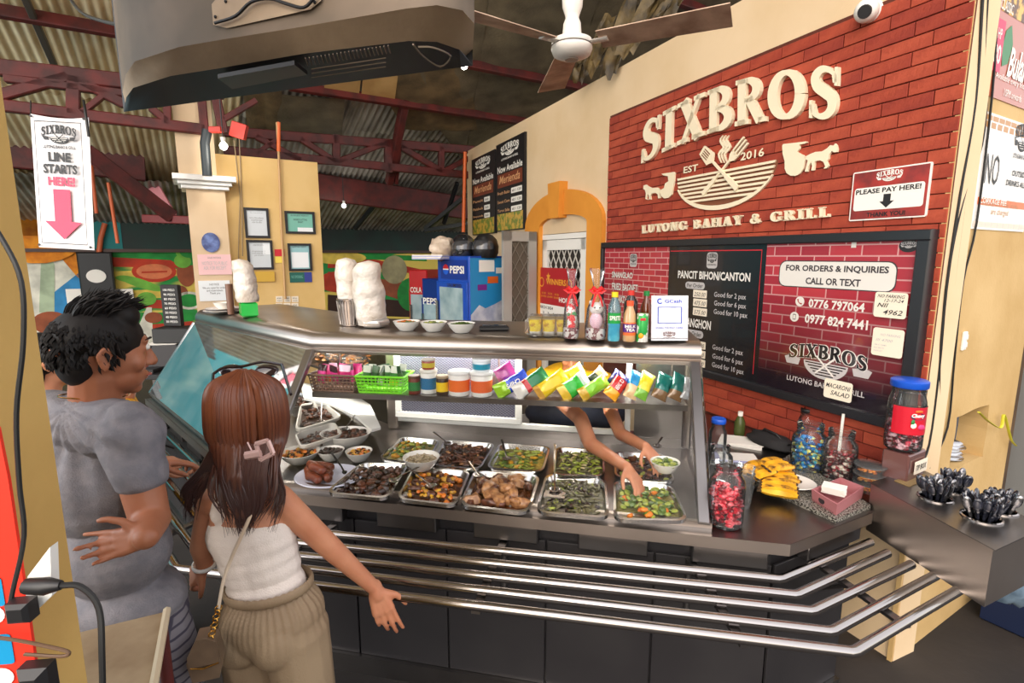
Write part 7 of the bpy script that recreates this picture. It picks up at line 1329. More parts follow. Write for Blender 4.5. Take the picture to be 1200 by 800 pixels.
def hand_prims(wr, d, nrm, curl=.35, thumb=1, k=1.0, spread=.12, curls=None):
    """wr wrist, d pointing direction, nrm back-of-hand normal, thumb=+1/-1 side of the thumb"""
    d = Vector(d).normalized(); n = Vector(nrm); n = (n - d * n.dot(d)).normalized(); s = d.cross(n).normalized() * thumb
    wr = Vector(wr); out = [('c', wr - d * .01, wr + d * .02 * k, .024 * k, .024 * k)]; base = wr + d * .085 * k
    for i, off in enumerate((.028, .010, -.009, -.026)): out.append(('c', wr + d * .018 * k + s * off * .55 * k, base + s * off * k - d * (.004 * abs(i - 1)) * k, .0155 * k, .012 * k))
    Ls = ((.042, .025, .02), (.046, .029, .022), (.043, .027, .021), (.034, .02, .018))
    for i, off in enumerate((.029, .010, -.009, -.027)):
        p = base + s * off * k - d * (.004 * abs(i - 1)) * k; c_ = (curls[i] if curls else curl + .06 * i); ang = c_ * .6; dd = (d + s * (spread * (.5 - i * .33))).normalized(); r = .0088 * k if i < 3 else .0078 * k
        for j, L in enumerate(Ls[i]):
            v = dd * math.cos(ang) - n * math.sin(ang); q = p + v * L * k; out.append(('c', p, q, r, r * .92)); p = q; r *= .92; ang += c_ * 1.15
    p = wr + d * .022 * k + s * .02 * k; v = (d * .62 + s * .72 - n * .25).normalized(); q = p + v * .045 * k; out.append(('c', p, q, .014 * k, .011 * k)); v = (d * .85 + s * .4 - n * .3).normalized(); q2 = q + v * .032 * k; out.append(('c', q, q2, .0105 * k, .0095 * k)); v = (d * .9 + s * .15 - n * .35).normalized(); out.append(('c', q2, q2 + v * .024 * k, .0095 * k, .008 * k))
    return out
def lerp(a, c, t): return Vector(a).lerp(Vector(c), t)
def eyes(P, par, k=1.0, mt=None):
    b = MB()
    for g in (-1, 1): b.blob(P(g * .03, .084, .018), .0085 * k, mat('eye_white', (230, 226, 218), rough=.2), 0, seg=12, rings=8); b.blob(P(g * .03, .0915, .018), .0042 * k, BLACK, 0, seg=10, rings=6)
    b.build('eyes', None, par); b = MB()
    for g in (-1, 1): b.tube([P(g * .014, .092, .037), P(g * .03, .092, .042), P(g * .048, .078, .038)], [.002, .0035, .0015], mt, seg=6)
    b.build('eyebrows', None, par); b = MB(); b.tube([P(-.022, .088, -.057), P(-.008, .0965, -.055), P(.008, .0965, -.055), P(.022, .088, -.057)], [.002, .005, .005, .002], mat('lips', (170, 84, 76), rough=.4), seg=6, flat=.8); b.build('lips', None, par)
def locks(b, paths, mt, r0=.006, seg=5):
    for pts, r in paths:
        cp = catmull(pts, 5); n = len(cp); b.tube(cp, [r * (.55 + .45 * math.sin(PI * min(1, (i / n) * 1.3 + .15))) * (1 if i < n * .7 else max(.08, (n - 1 - i) / (n * .3))) for i in range(n)], mt, seg=seg)
# ---------------------------------------------------------------- the woman in the white top
W = lambda x, y, d: at_d(x, y, d)
hc = W(290, 484, 1.45); nb_ = W(291, 560, 1.47); sL, sR = W(243, 590, 1.50), W(330, 587, 1.44); sdx = (sR - sL).normalized(); fw_w = Vector((0, 0, 1)).cross(sdx).normalized()
ch, wa, pe = W(293, 622, 1.465) + Vector((0, 0, .012)), W(308, 676, 1.465) + Vector((0, 0, .035)), W(319, 738, 1.455) + Vector((0, 0, .05)); S3 = rotm(sdx, fw_w, Vector((0, 0, 1)))
t = woman = thing('person', 'woman with long auburn hair, white sleeveless top and khaki trousers, one hand on the rail', 'person', (pe.x, pe.y, 0))
eR, wR = W(392, 646, 1.52), W(440, 690, 1.585); eL, wL = W(236, 640, 1.51), W(240, 664, 1.53)
hp, HP_, (hs, hf, hu) = head_prims(hc, fw_w + Vector((.12, 0, -.12)), k=.98)
tor = [('e', ch, (.132, .085, .12), S3), ('e', wa, (.112, .08, .1), S3), ('e', pe, (.15, .1, .1), S3), ('c', lerp(sL, sR, .12), lerp(sL, sR, .88), .045, .045), ('e', lerp(ch, sR, .35) + Vector((0, -.02, .02)), (.06, .05, .07), S3), ('e', lerp(ch, sL, .35) + Vector((0, -.02, .02)), (.06, .05, .07), S3), ('c', nb_ - Vector((0, 0, .02)), hc - Vector((0, 0, .05)), .05, .043)]
hipL, hipR = pe - sdx * .08 - Vector((0, 0, .04)), pe + sdx * .08 - Vector((0, 0, .04)); kL, kR = hipL + Vector((-.02, .06, -.38)), hipR + Vector((.02, .03, -.38)); aL, aR = kL + Vector((-.01, -.05, -.36)), kR + Vector((.02, -.03, -.36))
legs = lambda g: [('c', hipL, kL, .075 + g, .05 + g), ('c', kL, aL, .05 + g, .035 + g), ('c', hipR, kR, .075 + g, .05 + g), ('c', kR, aR, .05 + g, .035 + g)]
arms = [('c', lerp(sR, nb_, .12), eR, .043, .034), ('c', eR, wR, .034, .022), ('c', lerp(sL, nb_, .12), eL, .041, .033), ('c', eL, wL, .033, .022)]
dR = (W(463, 712, 1.615) - wR).normalized(); dL = (W(222, 678, 1.555) - wL).normalized()
dR = (W(456, 734, 1.575) - wR).normalized(); hnds = hand_prims(wR, dR, Vector((.25, -1, .1)), .5, -1, 1.0, .2, curls=[.12, .2, .28, .36]) + hand_prims(wL, dL, Vector((0, -.7, .6)), .6, -1, .9)
remesh('body', hp + tor + arms + legs(-.012) + hnds + [('c', a_ - Vector((0, 0, .02)), a_ + fw_w * .12 - Vector((0, 0, .035)), .034, .028) for a_ in (aL, aR)], .005, SK_W, t, 3); eyes(HP_, t, .98, mat('hair_auburn_dark', (52, 28, 20), rough=.35))
def cloth(f1, amp, st):  # soft folds
    return lambda co, n_: amp * noise.noise(Vector((co.x * st[0], co.y * st[1], co.z * st[2]))) + f1
TOPM = mat('tank_white', (226, 214, 204), rough=.8, bump=.25, bs=220)
cl = lambda p: p
remesh('tank_top', [('e', ch + Vector((0, 0, -.012)), (.138, .093, .104), S3), ('e', lerp(ch, wa, .35), (.134, .092, .1), S3), ('e', lerp(ch, wa, .7), (.127, .09, .1), S3), ('e', wa, (.123, .088, .09), S3), ('e', lerp(wa, pe, .4), (.13, .09, .075), S3), ('c', ch + sdx * .045 - fw_w * .055 + Vector((0, 0, .07)), lerp(sL, sR, .77) + Vector((0, -.012, .032)), .03, .021), ('c', ch - sdx * .045 - fw_w * .055 + Vector((0, 0, .07)), lerp(sL, sR, .24) + Vector((0, -.012, .032)), .03, .021),
    ('c', ch + sdx * .045 + fw_w * .05 + Vector((0, 0, .06)), lerp(sL, sR, .76) + Vector((0, .01, .034)), .03, .02), ('c', ch - sdx * .045 + fw_w * .05 + Vector((0, 0, .06)), lerp(sL, sR, .25) + Vector((0, .01, .034)), .03, .02)], .005, TOPM, t, 3, cloth(0, .0022, (9, 9, 30)))
PNT = mat('khaki', (156, 134, 106), rough=.7, col2=(140, 118, 92), ns=5, bump=.15, bs=150)
bt = [('e', pe + Vector((0, 0, .0)), (.168, .125, .115), S3), ('e', pe + Vector((0, 0, .06)), (.137, .099, .052), S3), ('e', pe - fw_w * .045 + sdx * .06 - Vector((0, 0, .04)), (.085, .08, .09), S3), ('e', pe - fw_w * .045 - sdx * .06 - Vector((0, 0, .04)), (.085, .08, .09), S3)] + [('c', hipL, kL, .098, .085), ('c', kL, aL, .085, .07), ('c', hipR, kR, .098, .085), ('c', kR, aR, .085, .07)]
def pfold(co, n_):
    v = co - pe; a = math.atan2(v.y, v.x); top_ = max(0, min(1, (v.z + .05) / .13)); return .0035 * top_ * math.sin(a * 42) + .005 * (1 - top_) * noise.noise(Vector((co.x * 14, co.y * 14, co.z * 6)))
remesh('trousers', bt, .0055, PNT, t, 3, pfold)
b = MB(); wb = pe + Vector((0, 0, .098)); b.tube([wb + sdx * (.133 * math.cos(a)) + fw_w * (.096 * math.sin(a)) for a in [2 * PI * k / 80 for k in range(81)]], [.0065 + .0014 * (k % 2) for k in range(81)], PNT, seg=8, flat=2.2); b.build('waistband', None, t)
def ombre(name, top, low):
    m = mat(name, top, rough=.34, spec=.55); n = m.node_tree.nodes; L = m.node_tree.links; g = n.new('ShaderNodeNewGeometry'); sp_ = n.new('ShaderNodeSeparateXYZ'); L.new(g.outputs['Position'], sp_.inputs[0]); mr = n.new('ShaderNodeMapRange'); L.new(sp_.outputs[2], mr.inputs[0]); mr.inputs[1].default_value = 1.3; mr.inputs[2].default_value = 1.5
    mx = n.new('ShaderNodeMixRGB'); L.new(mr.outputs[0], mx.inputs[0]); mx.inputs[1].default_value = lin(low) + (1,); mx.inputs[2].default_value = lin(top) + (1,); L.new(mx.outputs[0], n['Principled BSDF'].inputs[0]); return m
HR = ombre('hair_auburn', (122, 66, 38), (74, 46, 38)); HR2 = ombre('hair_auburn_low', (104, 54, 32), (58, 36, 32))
rr = random.Random(3); hb = [('e', hc + Vector((0, -.012, .03)), (.088, .1, .092), rotm(hs, hf, hu)), ('e', hc - hf * .03 + Vector((0, 0, -.03)), (.083, .08, .08), rotm(hs, hf, hu)), ('c', hc - hf * .045 + Vector((0, 0, -.07)), W(288, 560, 1.38), .068, .06), ('c', W(288, 556, 1.375), W(286, 596, 1.35), .056, .03)]
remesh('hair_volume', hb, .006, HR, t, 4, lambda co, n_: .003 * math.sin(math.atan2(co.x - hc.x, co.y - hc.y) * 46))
b = MB(); crown = hc + Vector((0, -.0, .122)); Pz = []
for i in range(150):
    a = rr.uniform(-2.75, 2.75); s_ = math.sin(a); c_ = math.cos(a)  # around the head, 0 is straight back
    rad = lambda q: hs * (s_ * .091 * q) - hf * (c_ * .104 * q)
    p0 = crown + rad(.15) ; p1 = hc + rad(.86) + Vector((0, 0, .082)); p2 = hc + rad(1.04) + Vector((0, 0, .01)); p3 = hc + rad(.98) + Vector((0, 0, -.075))
    gx = 288 + 22 * s_ * (.6 if abs(s_) < .75 else 1.35) + rr.uniform(-7, 7)
    side = abs(a) > 1.9
    if side and a < 0: q4, q5, q6 = W(252 + rr.uniform(-6, 6), 548, 1.41), W(232 + rr.uniform(-12, 8), 575, 1.42), W(218 + rr.uniform(-4, 14), 598 + rr.uniform(-12, 14), 1.44)
    elif side: q4, q5, q6 = W(322 + rr.uniform(-5, 5), 545, 1.40), W(327 + rr.uniform(-6, 8), 580, 1.39), W(318 + rr.uniform(-6, 6), 612 + rr.uniform(-16, 12), 1.37)
    else: q4, q5, q6 = W(gx, 540 + rr.uniform(-6, 6), 1.355 + .02 * abs(s_)), W(gx - 4 + rr.uniform(-6, 6), 580, 1.335), W(284 + (gx - 288) * .45 + rr.uniform(-9, 9), 618 + rr.uniform(-22, 12), 1.34)
    Pz.append(([p0, p1, p2, p3, q4, q5, q6], rr.uniform(.006, .0095)))
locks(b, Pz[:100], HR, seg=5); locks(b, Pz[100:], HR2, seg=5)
Pz = []
for i in range(90):
    u = rr.random(); x0 = 262 + 52 * u + rr.uniform(-4, 4); Pz.append(([W(x0 + 2, 520, 1.36), W(x0 - 3 + rr.uniform(-4, 4), 556, 1.335), W(x0 * .6 + 288 * .4 + rr.uniform(-6, 6), 592, 1.325), W(x0 * .35 + 286 * .65 + rr.uniform(-5, 5), 615 + rr.uniform(-16, 14), 1.335)], rr.uniform(.005, .009)))
for i in range(46):
    u = rr.random(); Pz.append(([W(262 - 8 * u, 515, 1.39), W(248 - 12 * u, 548, 1.405), W(232 - 14 * u + rr.uniform(-4, 4), 572, 1.42), W(222 - 8 * u + rr.uniform(-5, 8), 596 + rr.uniform(-14, 18), 1.44)], rr.uniform(.004, .008)))
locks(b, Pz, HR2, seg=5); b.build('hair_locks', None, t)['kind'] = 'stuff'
# sunglasses, clip, bracelet, bag
sgt = thing('sunglasses', 'dark sunglasses pushed up on the crown of the auburn haired woman', 'sunglasses', hc + Vector((0, 0, .12))); FRM = mat('frame_dark', (40, 30, 30), rough=.2, coat=.6)
gl = lambda x, y, d: W(x, y, d)
b = MB(); q = [gl(250, 438, 1.47), gl(262, 431, 1.50), gl(285, 429, 1.52), gl(308, 424, 1.52), gl(330, 427, 1.49)]; b.tube(catmull(q, 4), .0045, FRM, seg=6); b.build('brow_bar', None, sgt)
for a_, c_, nm in (((250, 438, 1.47), (247, 470, 1.40), 'temple'), ((330, 427, 1.49), (341, 462, 1.40), 'temple')): b = MB(); b.tube([gl(*a_), lerp(gl(*a_), gl(*c_), .6), gl(*c_)], .004, FRM, seg=6, flat=1.5); b.build(nm, None, sgt)
for x0, x1 in ((254, 288), (296, 329)):
    b = MB(); c = gl((x0 + x1) / 2, 434, 1.525); b.blob(c, (.036, .004, .02), mat('lens_dark', (46, 36, 38), rough=.05, coat=1), 0, seg=16, rings=8, rot=Matrix.Rotation(-.6, 3, 'X')); b.build('lens', None, sgt)
CLP = mat('clip_pink', (206, 172, 166), rough=.3, metal=.3); b = MB(); cc = [W(300, 520, 1.29), W(314, 516, 1.29), W(320, 531, 1.29), W(306, 539, 1.29)]
for k in range(4): b.tube([cc[k], cc[(k + 1) % 4]], .0065, CLP, seg=6)
b.tube([W(305, 531, 1.285), W(288, 534, 1.29)], .008, CLP, seg=6, flat=1.4); b.tube([W(290, 518, 1.295), W(296, 530, 1.29)], .0022, CLP, seg=5); tag(bake(b.build('hair_clip'), cc[0]), 'pale pink square hair clip in the auburn hair', 'hair clip')
b = MB(); wx = lerp(wL, eL, .14); dw_ = (wL - eL).normalized(); s1_ = dw_.orthogonal().normalized(); s2_ = dw_.cross(s1_); b.tube([wx + s1_ * .031 * math.cos(k * PI / 10) + s2_ * .031 * math.sin(k * PI / 10) for k in range(21)], .005, PAPER, seg=6, flat=1.5); tag(bake(b.build('bracelet'), wx), 'white band on the left wrist of the auburn haired woman', 'bracelet')
bag = thing('shoulder_bag', 'small bronze shoulder bag with gold chain hanging at the woman\'s left hip', 'bag', W(243, 760, 1.3)); BZ = mat('bag_bronze', (140, 118, 96), rough=.3, metal=.35, col2=(110, 92, 76), ns=8); GD = mat('gold', (200, 150, 70), rough=.25, metal=1)
b = MB(); f = frame(W(243, 788, 1.30), (1, .35, 0), (.0, .0, 1)); b.M = f; b.prism([(-.03, 0), (.035, -.0), (.045, .04), (.035, .11), (.012, .125), (-.012, .125), (-.04, .06)], -.02, .03, BZ); b.build('bag_body', None, bag); b = MB(); b.M = f; b.prism([(-.032, .05), (.04, .05), (.036, .112), (.012, .128), (-.012, .128), (-.036, .08)], .03, .036, BZ); b.tube([(-.03, .05, .036), (0, .043, .038), (.038, .05, .036)], .0025, GD, seg=5); b.build('bag_flap', None, bag)
b = MB(); b.tube(catmull([W(308, 566, 1.36), W(290, 612, 1.325), W(272, 652, 1.335), W(262, 680, 1.32), W(256, 712, 1.30)], 5), .0085, mat('strap_pale', (196, 178, 156), rough=.45), seg=8, flat=.35); b.build('strap', None, bag); b = MB()
for k in range(9): q = lerp(W(256, 712, 1.30), W(246, 752, 1.285), k / 8); b.tube([q + Vector((.006 * math.cos(a), 0 if k % 2 else .006 * math.cos(a), .007 * math.sin(a))) for a in [2 * PI * j / 8 for j in range(9)]], .0018, GD, seg=5)
b.build('chain', None, bag)
# ---------------------------------------------------------------- the man in the grey shirt
hc = W(121, 414, 1.33); fm_ = Vector((.70, .72, -.10)); nb_ = W(112, 468, 1.34); sR, sL = W(151, 505, 1.25), W(42, 488, 1.37); pe = W(152, 716, 1.36); ch = W(104, 560, 1.34); wa = W(130, 640, 1.35)
t = man = thing('person', 'man with short black hair and a grey T-shirt, one hand behind his back', 'person', (pe.x, pe.y, 0)); sdx = (sR - sL).normalized(); fw_m = Vector((0, 0, 1)).cross(sdx).normalized(); S3 = rotm(sdx, fw_m, Vector((0, 0, 1)))
hp, HP_, (hs, hf, hu) = head_prims(hc, fm_, k=1.03)
eR, wR = W(176, 608, 1.22), W(171, 629, 1.13); eL = sL + Vector((-.05, .1, -.27)); wL = eL + Vector((.12, .2, .02))
hipL, hipR = pe - sdx * .085 - Vector((0, 0, .05)), pe + sdx * .085 - Vector((0, 0, .05)); kL, kR = Vector((hipL.x, hipL.y + .03, .48)), Vector((hipR.x, hipR.y + .03, .48)); aL, aR = Vector((kL.x, kL.y - .03, .08)), Vector((kR.x, kR.y - .03, .08))
tor = [('e', ch, (.165, .105, .16), S3), ('e', wa, (.145, .1, .13), S3), ('e', pe, (.155, .11, .12), S3), ('c', lerp(sL, sR, .12), lerp(sL, sR, .88), .06, .06), ('c', nb_ - Vector((0, 0, .04)), hc - hf * .02 - Vector((0, 0, .05)), .064, .056), ('c', nb_ - Vector((0, 0, .01)), lerp(sL, sR, .8), .05, .045), ('c', nb_ - Vector((0, 0, .01)), lerp(sL, sR, .2), .05, .045)]
arms = [('c', sR, eR, .056, .044), ('c', eR, wR, .046, .029), ('c', sL, eL, .054, .043), ('c', eL, wL, .043, .028)]
hn = hand_prims(wR, W(122, 640, 1.14) - wR, Vector((.15, .8, -.2)), .35, -1, .88, .3, curls=[.1, .5, .6, .6]) + hand_prims(wL, (.6, .6, -.2), (0, 0, 1), .3, 1)
remesh('body', hp + tor + arms + hn + [('c', hipL, kL, .08, .055), ('c', kL, aL, .055, .04), ('c', hipR, kR, .08, .055), ('c', kR, aR, .055, .04), ('c', aL - Vector((0, 0, .04)), aL + Vector((0, .15, -.05)), .035, .03), ('c', aR - Vector((0, 0, .04)), aR + Vector((0, .15, -.05)), .035, .03)], .005, SK_M, t, 3); eyes(HP_, t, 1.03, mat('hair_black', (20, 17, 17), rough=.62, spec=.3))
SHM = mat('shirt_grey', (128, 125, 130), rough=.85, col2=(112, 111, 118), ns=30, nd=2, bump=.3, bs=240)
def sfold(co, n_):
    v = co - nb_; d = v.length; a = math.atan2(v.x, -v.z); k = math.exp(-((d - .2) / .14) ** 2); return .0045 * k * math.sin(a * 15 + 1.2) + .007 * noise.noise(Vector((co.x * 7 + co.z * 6, co.y * 7, co.z * 13))) * min(1, d / .2)
sl = lerp(sR, eR, .46)
remesh('t_shirt', [('e', ch, (.185, .128, .165), S3), ('e', wa + Vector((0, 0, -.0)), (.17, .128, .14), S3), ('e', pe + Vector((0, 0, .045)), (.17, .13, .08), S3), ('e', pe + Vector((0, 0, .015)), (.168, .13, .06), S3), ('c', lerp(sL, sR, .1), lerp(sL, sR, .9), .073, .073), ('c', nb_ - Vector((0, 0, .045)), lerp(sL, sR, .8), .055, .056), ('c', nb_ - Vector((0, 0, .045)), lerp(sL, sR, .2), .055, .056), ('c', sR, sl, .072, .066), ('c', sL, lerp(sL, eL, .55), .07, .064)], .0055, SHM, t, 3, sfold)
def plaid():
    m = bpy.data.materials.new('plaid'); m.use_nodes = True; n = m.node_tree.nodes; L = m.node_tree.links; tc = n.new('ShaderNodeTexCoord'); bs_ = n['Principled BSDF']; bs_.inputs['Roughness'].default_value = .85; fac = None
    for ax in ('X', 'Z'):
        wv = n.new('ShaderNodeTexWave'); wv.bands_direction = ax; wv.inputs['Scale'].default_value = 11; wv.inputs['Distortion'].default_value = .6; L.new(tc.outputs['Object'], wv.inputs[0]); r = n.new('ShaderNodeValToRGB'); r.color_ramp.elements[0].position = .78; r.color_ramp.elements[1].position = .92; L.new(wv.outputs[0], r.inputs[0])
        if fac is None: fac = r.outputs[0]
        else: mm = n.new('ShaderNodeMixRGB'); mm.blend_type = 'LIGHTEN'; mm.inputs[0].default_value = 1; L.new(fac, mm.inputs[1]); L.new(r.outputs[0], mm.inputs[2]); fac = mm.outputs[0]
    mx = n.new('ShaderNodeMixRGB'); L.new(fac, mx.inputs[0]); mx.inputs[1].default_value = lin((120, 116, 122)) + (1,); mx.inputs[2].default_value = lin((62, 58, 72)) + (1,); L.new(mx.outputs[0], bs_.inputs[0]); return m
remesh('shorts', [('e', pe, (.17, .128, .12), S3), ('c', hipL, kL + Vector((0, 0, .06)), .1, .1), ('c', hipR, kR + Vector((0, 0, .06)), .1, .1)], .006, plaid(), t, 3, cloth(0, .006, (8, 8, 10)))
HB = mat('hair_black', (20, 17, 17)); rr = random.Random(5)
remesh('hair_volume', [('e', hc + hu * .04 - hf * .012, (.084, .1, .082), rotm(hs, hf, hu)), ('e', hc - hf * .05 - hu * .012, (.068, .05, .07), rotm(hs, hf, hu)), ('c', hc + hf * .04 + hu * .098 - hs * .03, hc + hf * .04 + hu * .098 + hs * .03, .034, .034)], .005, HB, t, 4, None)
b = MB(); Pz = []
for i in range(900):
    th = rr.uniform(0, 2 * PI); ph = rr.uniform(.0, 1.25) if math.cos(th) > .45 else rr.uniform(0, 2.15); d = (hs * math.sin(th) + hf * math.cos(th)) * math.sin(ph) + hu * math.cos(ph)
    if math.cos(th) > .72 and ph > 1.0: continue
    p = hc + hu * .03 - hf * .014 + hs * d.dot(hs) * .087 + hf * d.dot(hf) * .103 + hu * d.dot(hu) * .092
    tn = ((d * .35 + hf * .6 + hu * .4) if ph < .75 else (d * .12 - hu * .9 - hf * .1)).normalized(); L = rr.uniform(.022, .042) * (1.6 if ph < .9 else .7)
    Pz.append(([p - d * .006, p + tn * L * .5, p + (tn + hf * .25 + Vector((rr.uniform(-.3, .3), rr.uniform(-.3, .3), rr.uniform(-.2, .2)))).normalized() * L], rr.uniform(.003, .005)))
locks(b, Pz, HB, seg=4); b.build('hair_locks', None, t)['kind'] = 'stuff'
b = MB(); b.tube([nb_ + Vector((0, 0, .012)) + sdx * .07 * math.cos(a) + fw_m * .075 * math.sin(a) + Vector((0, 0, -.012 * math.sin(a))) for a in [2 * PI * k / 30 for k in range(31)]], .0016, GD, seg=5); tag(bake(b.build('necklace'), nb_), 'thin gold chain round the neck of the man in grey', 'necklace')
# ---------------------------------------------------------------- two more customers, mostly hidden by the man
def simple_person(lab, hc, fwd, shirt, pants, hair, kshirt, hand_to=None, sc=1.0, lean=0):
    t = thing('person', lab, 'person', (hc.x, hc.y, 0)); hp, P, (hs, hf, hu) = head_prims(hc, fwd, k=.95 * sc); s, f, u = axes((fwd[0], fwd[1], 0)); M3 = rotm(s, f, u); D = lambda a, b_, d: hc + s * a * sc + f * b_ * sc + Vector((0, 0, d * sc))
    zf = hc.z; sL, sR, nb = D(-.16, -.01, -.24), D(.16, -.01, -.24), D(0, -.01, -.17); hipz = zf * .47; pe = Vector((hc.x, hc.y, hipz)); kz = hipz * .52
    tor = [('e', D(0, 0, -.36), (.14 * sc, .09 * sc, .15 * sc), M3), ('e', lerp(D(0, 0, -.36), pe, .6), (.12 * sc, .085 * sc, .13 * sc), M3), ('e', pe, (.14 * sc, .1 * sc, .1 * sc), M3), ('c', sL, sR, .045 * sc, .045 * sc), ('c', nb, hc - Vector((0, 0, .05)), .05 * sc, .045 * sc)]
    if hand_to is not None: eR = lerp(sR, hand_to, .5) + Vector((0, -.05, -.09)); wR = hand_to
    else: eR = sR + Vector((.03, 0, -.26)); wR = eR + f * .18 + Vector((0, 0, -.06))
    eL = sL - s * .03 + Vector((0, 0, -.25)); wL = eL + f * .12 + Vector((0, 0, -.14)); hL, hR = pe - s * .07 * sc, pe + s * .07 * sc; kL, kR = Vector((hL.x, hL.y, kz)), Vector((hR.x, hR.y, kz)); aL, aR = Vector((hL.x, hL.y, .07)), Vector((hR.x, hR.y, .07))
    lg = lambda g: [('c', hL, kL, .07 + g, .05 + g), ('c', kL, aL, .05 + g, .036 + g), ('c', hR, kR, .07 + g, .05 + g), ('c', kR, aR, .05 + g, .036 + g)]
    hd = (Vector((.75, .3, -.25)) if hand_to is not None else f + Vector((0, 0, -.5)))
    remesh('body', hp + tor + [('c', sR, eR, .042, .034), ('c', eR, wR, .034, .024), ('c', sL, eL, .042, .034), ('c', eL, wL, .034, .024)] + lg(-.01) + hand_prims(wR, hd, (0, -.3, 1), .7, -1, .95) + hand_prims(wL, f + Vector((0, 0, -.6)), -f, .4, 1, .95) + [('c', a_ - Vector((0, 0, .035)), a_ + f * .13 - Vector((0, 0, .04)), .032, .028) for a_ in (aL, aR)], .0075, SK_W, t, 3); eyes(P, t, .95 * sc, HB)
    remesh('blouse', [('e', D(0, 0, -.36), (.158 * sc, .108 * sc, .155 * sc), M3), ('e', lerp(D(0, 0, -.36), pe, .65), (.145 * sc, .108 * sc, .14 * sc), M3), ('c', sL, sR, .058 * sc, .058 * sc), ('c', sR, lerp(sR, eR, .45), .058, .05), ('c', sL, lerp(sL, eL, .45), .058, .05)], .008, shirt, t, 3, cloth(0, .006, (9, 9, 9)))
    remesh('trousers', [('e', pe, (.152 * sc, .112 * sc, .11 * sc), M3)] + [(a_[0], a_[1], a_[2], a_[3] + .022, a_[4] + .026) for a_ in lg(0)], .008, pants, t, 3)
    remesh('hair', [('e', hc + hu * .03 - hf * .015, (.084 * sc, .098 * sc, .085 * sc), rotm(hs, hf, hu)), ('e', hc - hf * .05 - hu * .03, (.07 * sc, .05 * sc, .085 * sc), rotm(hs, hf, hu))], .006, hair, t, 4, lambda co, n_: .004 * noise.noise(co * 50)); return t
YP = mat('yellow_blouse', (240, 178, 20), rough=.8, col2=(150, 96, 10), ns=60, lo=.5, hi=.62)
simple_person('person in a yellow speckled blouse holding the rail beyond the man in grey', W(142, 418, 2.32), (.75, .6, 0), YP, mat('trouser_grey', (96, 92, 100), rough=.85), HB, 1, at_z(178, 541, .815) + Vector((-.03, 0, .02)))
simple_person('dark haired person at the far left, standing behind the man in grey', W(52, 424, 2.0), (.6, .8, 0), mat('dark_blouse', (60, 52, 60), rough=.85), MATS['trouser_grey'], HB, 1)
# ---------------------------------------------------------------- the server reaching in through the hatch
t = thing('person', 'server in dark apron and yellow shirt reaching through the hatch with a small bowl', 'person', (.3, 3.3, 0)); hc = Vector((.36, 3.14, 1.32)); fwd = Vector((-.1, -.86, -.5))
hp, P, (hs, hf, hu) = head_prims(hc, fwd, k=.95); sA = Vector((.14, 3.17, 1.16)); sB = Vector((.56, 3.12, 1.15))
e1, w1 = W(692, 520, 2.46), W(735, 548, 2.17); k1 = W(680, 490, 2.74); e2, w2 = W(727, 508, 2.58), W(757, 524, 2.3); k2 = W(716, 482, 2.8)
pe = Vector((.34, 3.5, .86)); ch = Vector((.34, 3.28, 1.08)); M3 = rotm(Vector((-1, 0, 0)), Vector((0, -1, 0)), Vector((0, 0, 1)))
tor = [('e', ch, (.17, .12, .14), M3), ('e', lerp(ch, pe, .5), (.15, .12, .13), M3), ('e', pe, (.16, .12, .13), M3), ('c', sA, sB, .05, .05), ('c', lerp(sA, sB, .5), hc - hf * .02, .05, .045)]
legs_ = [('c', pe + Vector((x, 0, -.05)), Vector((pe.x + x, pe.y + .02, .48)), .075, .055) for x in (-.08, .08)] + [('c', Vector((pe.x + x, pe.y + .02, .48)), Vector((pe.x + x, pe.y, .07)), .055, .038) for x in (-.08, .08)]
remesh('body', hp + tor + legs_ + [('c', sA, k1, .046, .042), ('c', k1, e1, .042, .037), ('c', e1, w1, .037, .024), ('c', sB, k2, .044, .04), ('c', k2, e2, .038, .033), ('c', e2, w2, .033, .024)] + hand_prims(w1, W(752, 572, 2.07) - w1, Vector((.5, -.4, .8)), .5, 1, .98, curls=[.5, .45, .5, .6]) + hand_prims(w2, W(776, 548, 2.17) - w2, Vector((.1, -.3, .9)), .35, 1, .9), .006, SK_W, t, 3)
eyes(P, t, .95, HB); remesh('hair', [('e', hc + hu * .03 - hf * .015, (.082, .096, .08), rotm(hs, hf, hu)), ('e', hc - hf * .05 - hu * .03, (.07, .05, .07), rotm(hs, hf, hu))], .006, HB, t, 4)
NAV = mat('apron_navy', (36, 42, 60), rough=.75, col2=(28, 32, 46), ns=8, bump=.1, bs=60); YSH = mat('shirt_yellow', (246, 186, 20), rough=.75)
remesh('shirt', [('e', ch + Vector((0, 0, .02)), (.186, .13, .14), M3), ('c', sA, sB, .064, .064), ('c', sA, lerp(sA, k1, .4), .064, .058), ('c', sB, lerp(sB, k2, .4), .062, .056), ('e', lerp(ch, pe, .5), (.165, .132, .13), M3)], .007, YSH, t, 3, cloth(0, .004, (9, 9, 9)))
remesh('apron', [('e', lerp(ch, pe, .2) + Vector((.08, -.03, -.13)), (.34, .13, .125), M3), ('e', lerp(ch, pe, .6) + Vector((0, -.01, -.12)), (.23, .145, .2), M3), ('e', pe + Vector((0, 0, -.12)), (.2, .14, .22), M3), ('c', ch + Vector((.18, -.04, -.04)), ch + Vector((.33, -.02, -.04)), .09, .08)], .008, NAV, t, 3, cloth(0, .006, (7, 7, 7)))
p = bowl(779, 552, 1.0, .062, .045, 'small_bowl', 'small white bowl of green squash held in the server\'s hand', contents=[S_(LIM, .013, .012, .005), S_(GRN_, .013, .012, .005)], dl=('squash_slices', 'green squash slices in the bowl the server holds'), n=40)
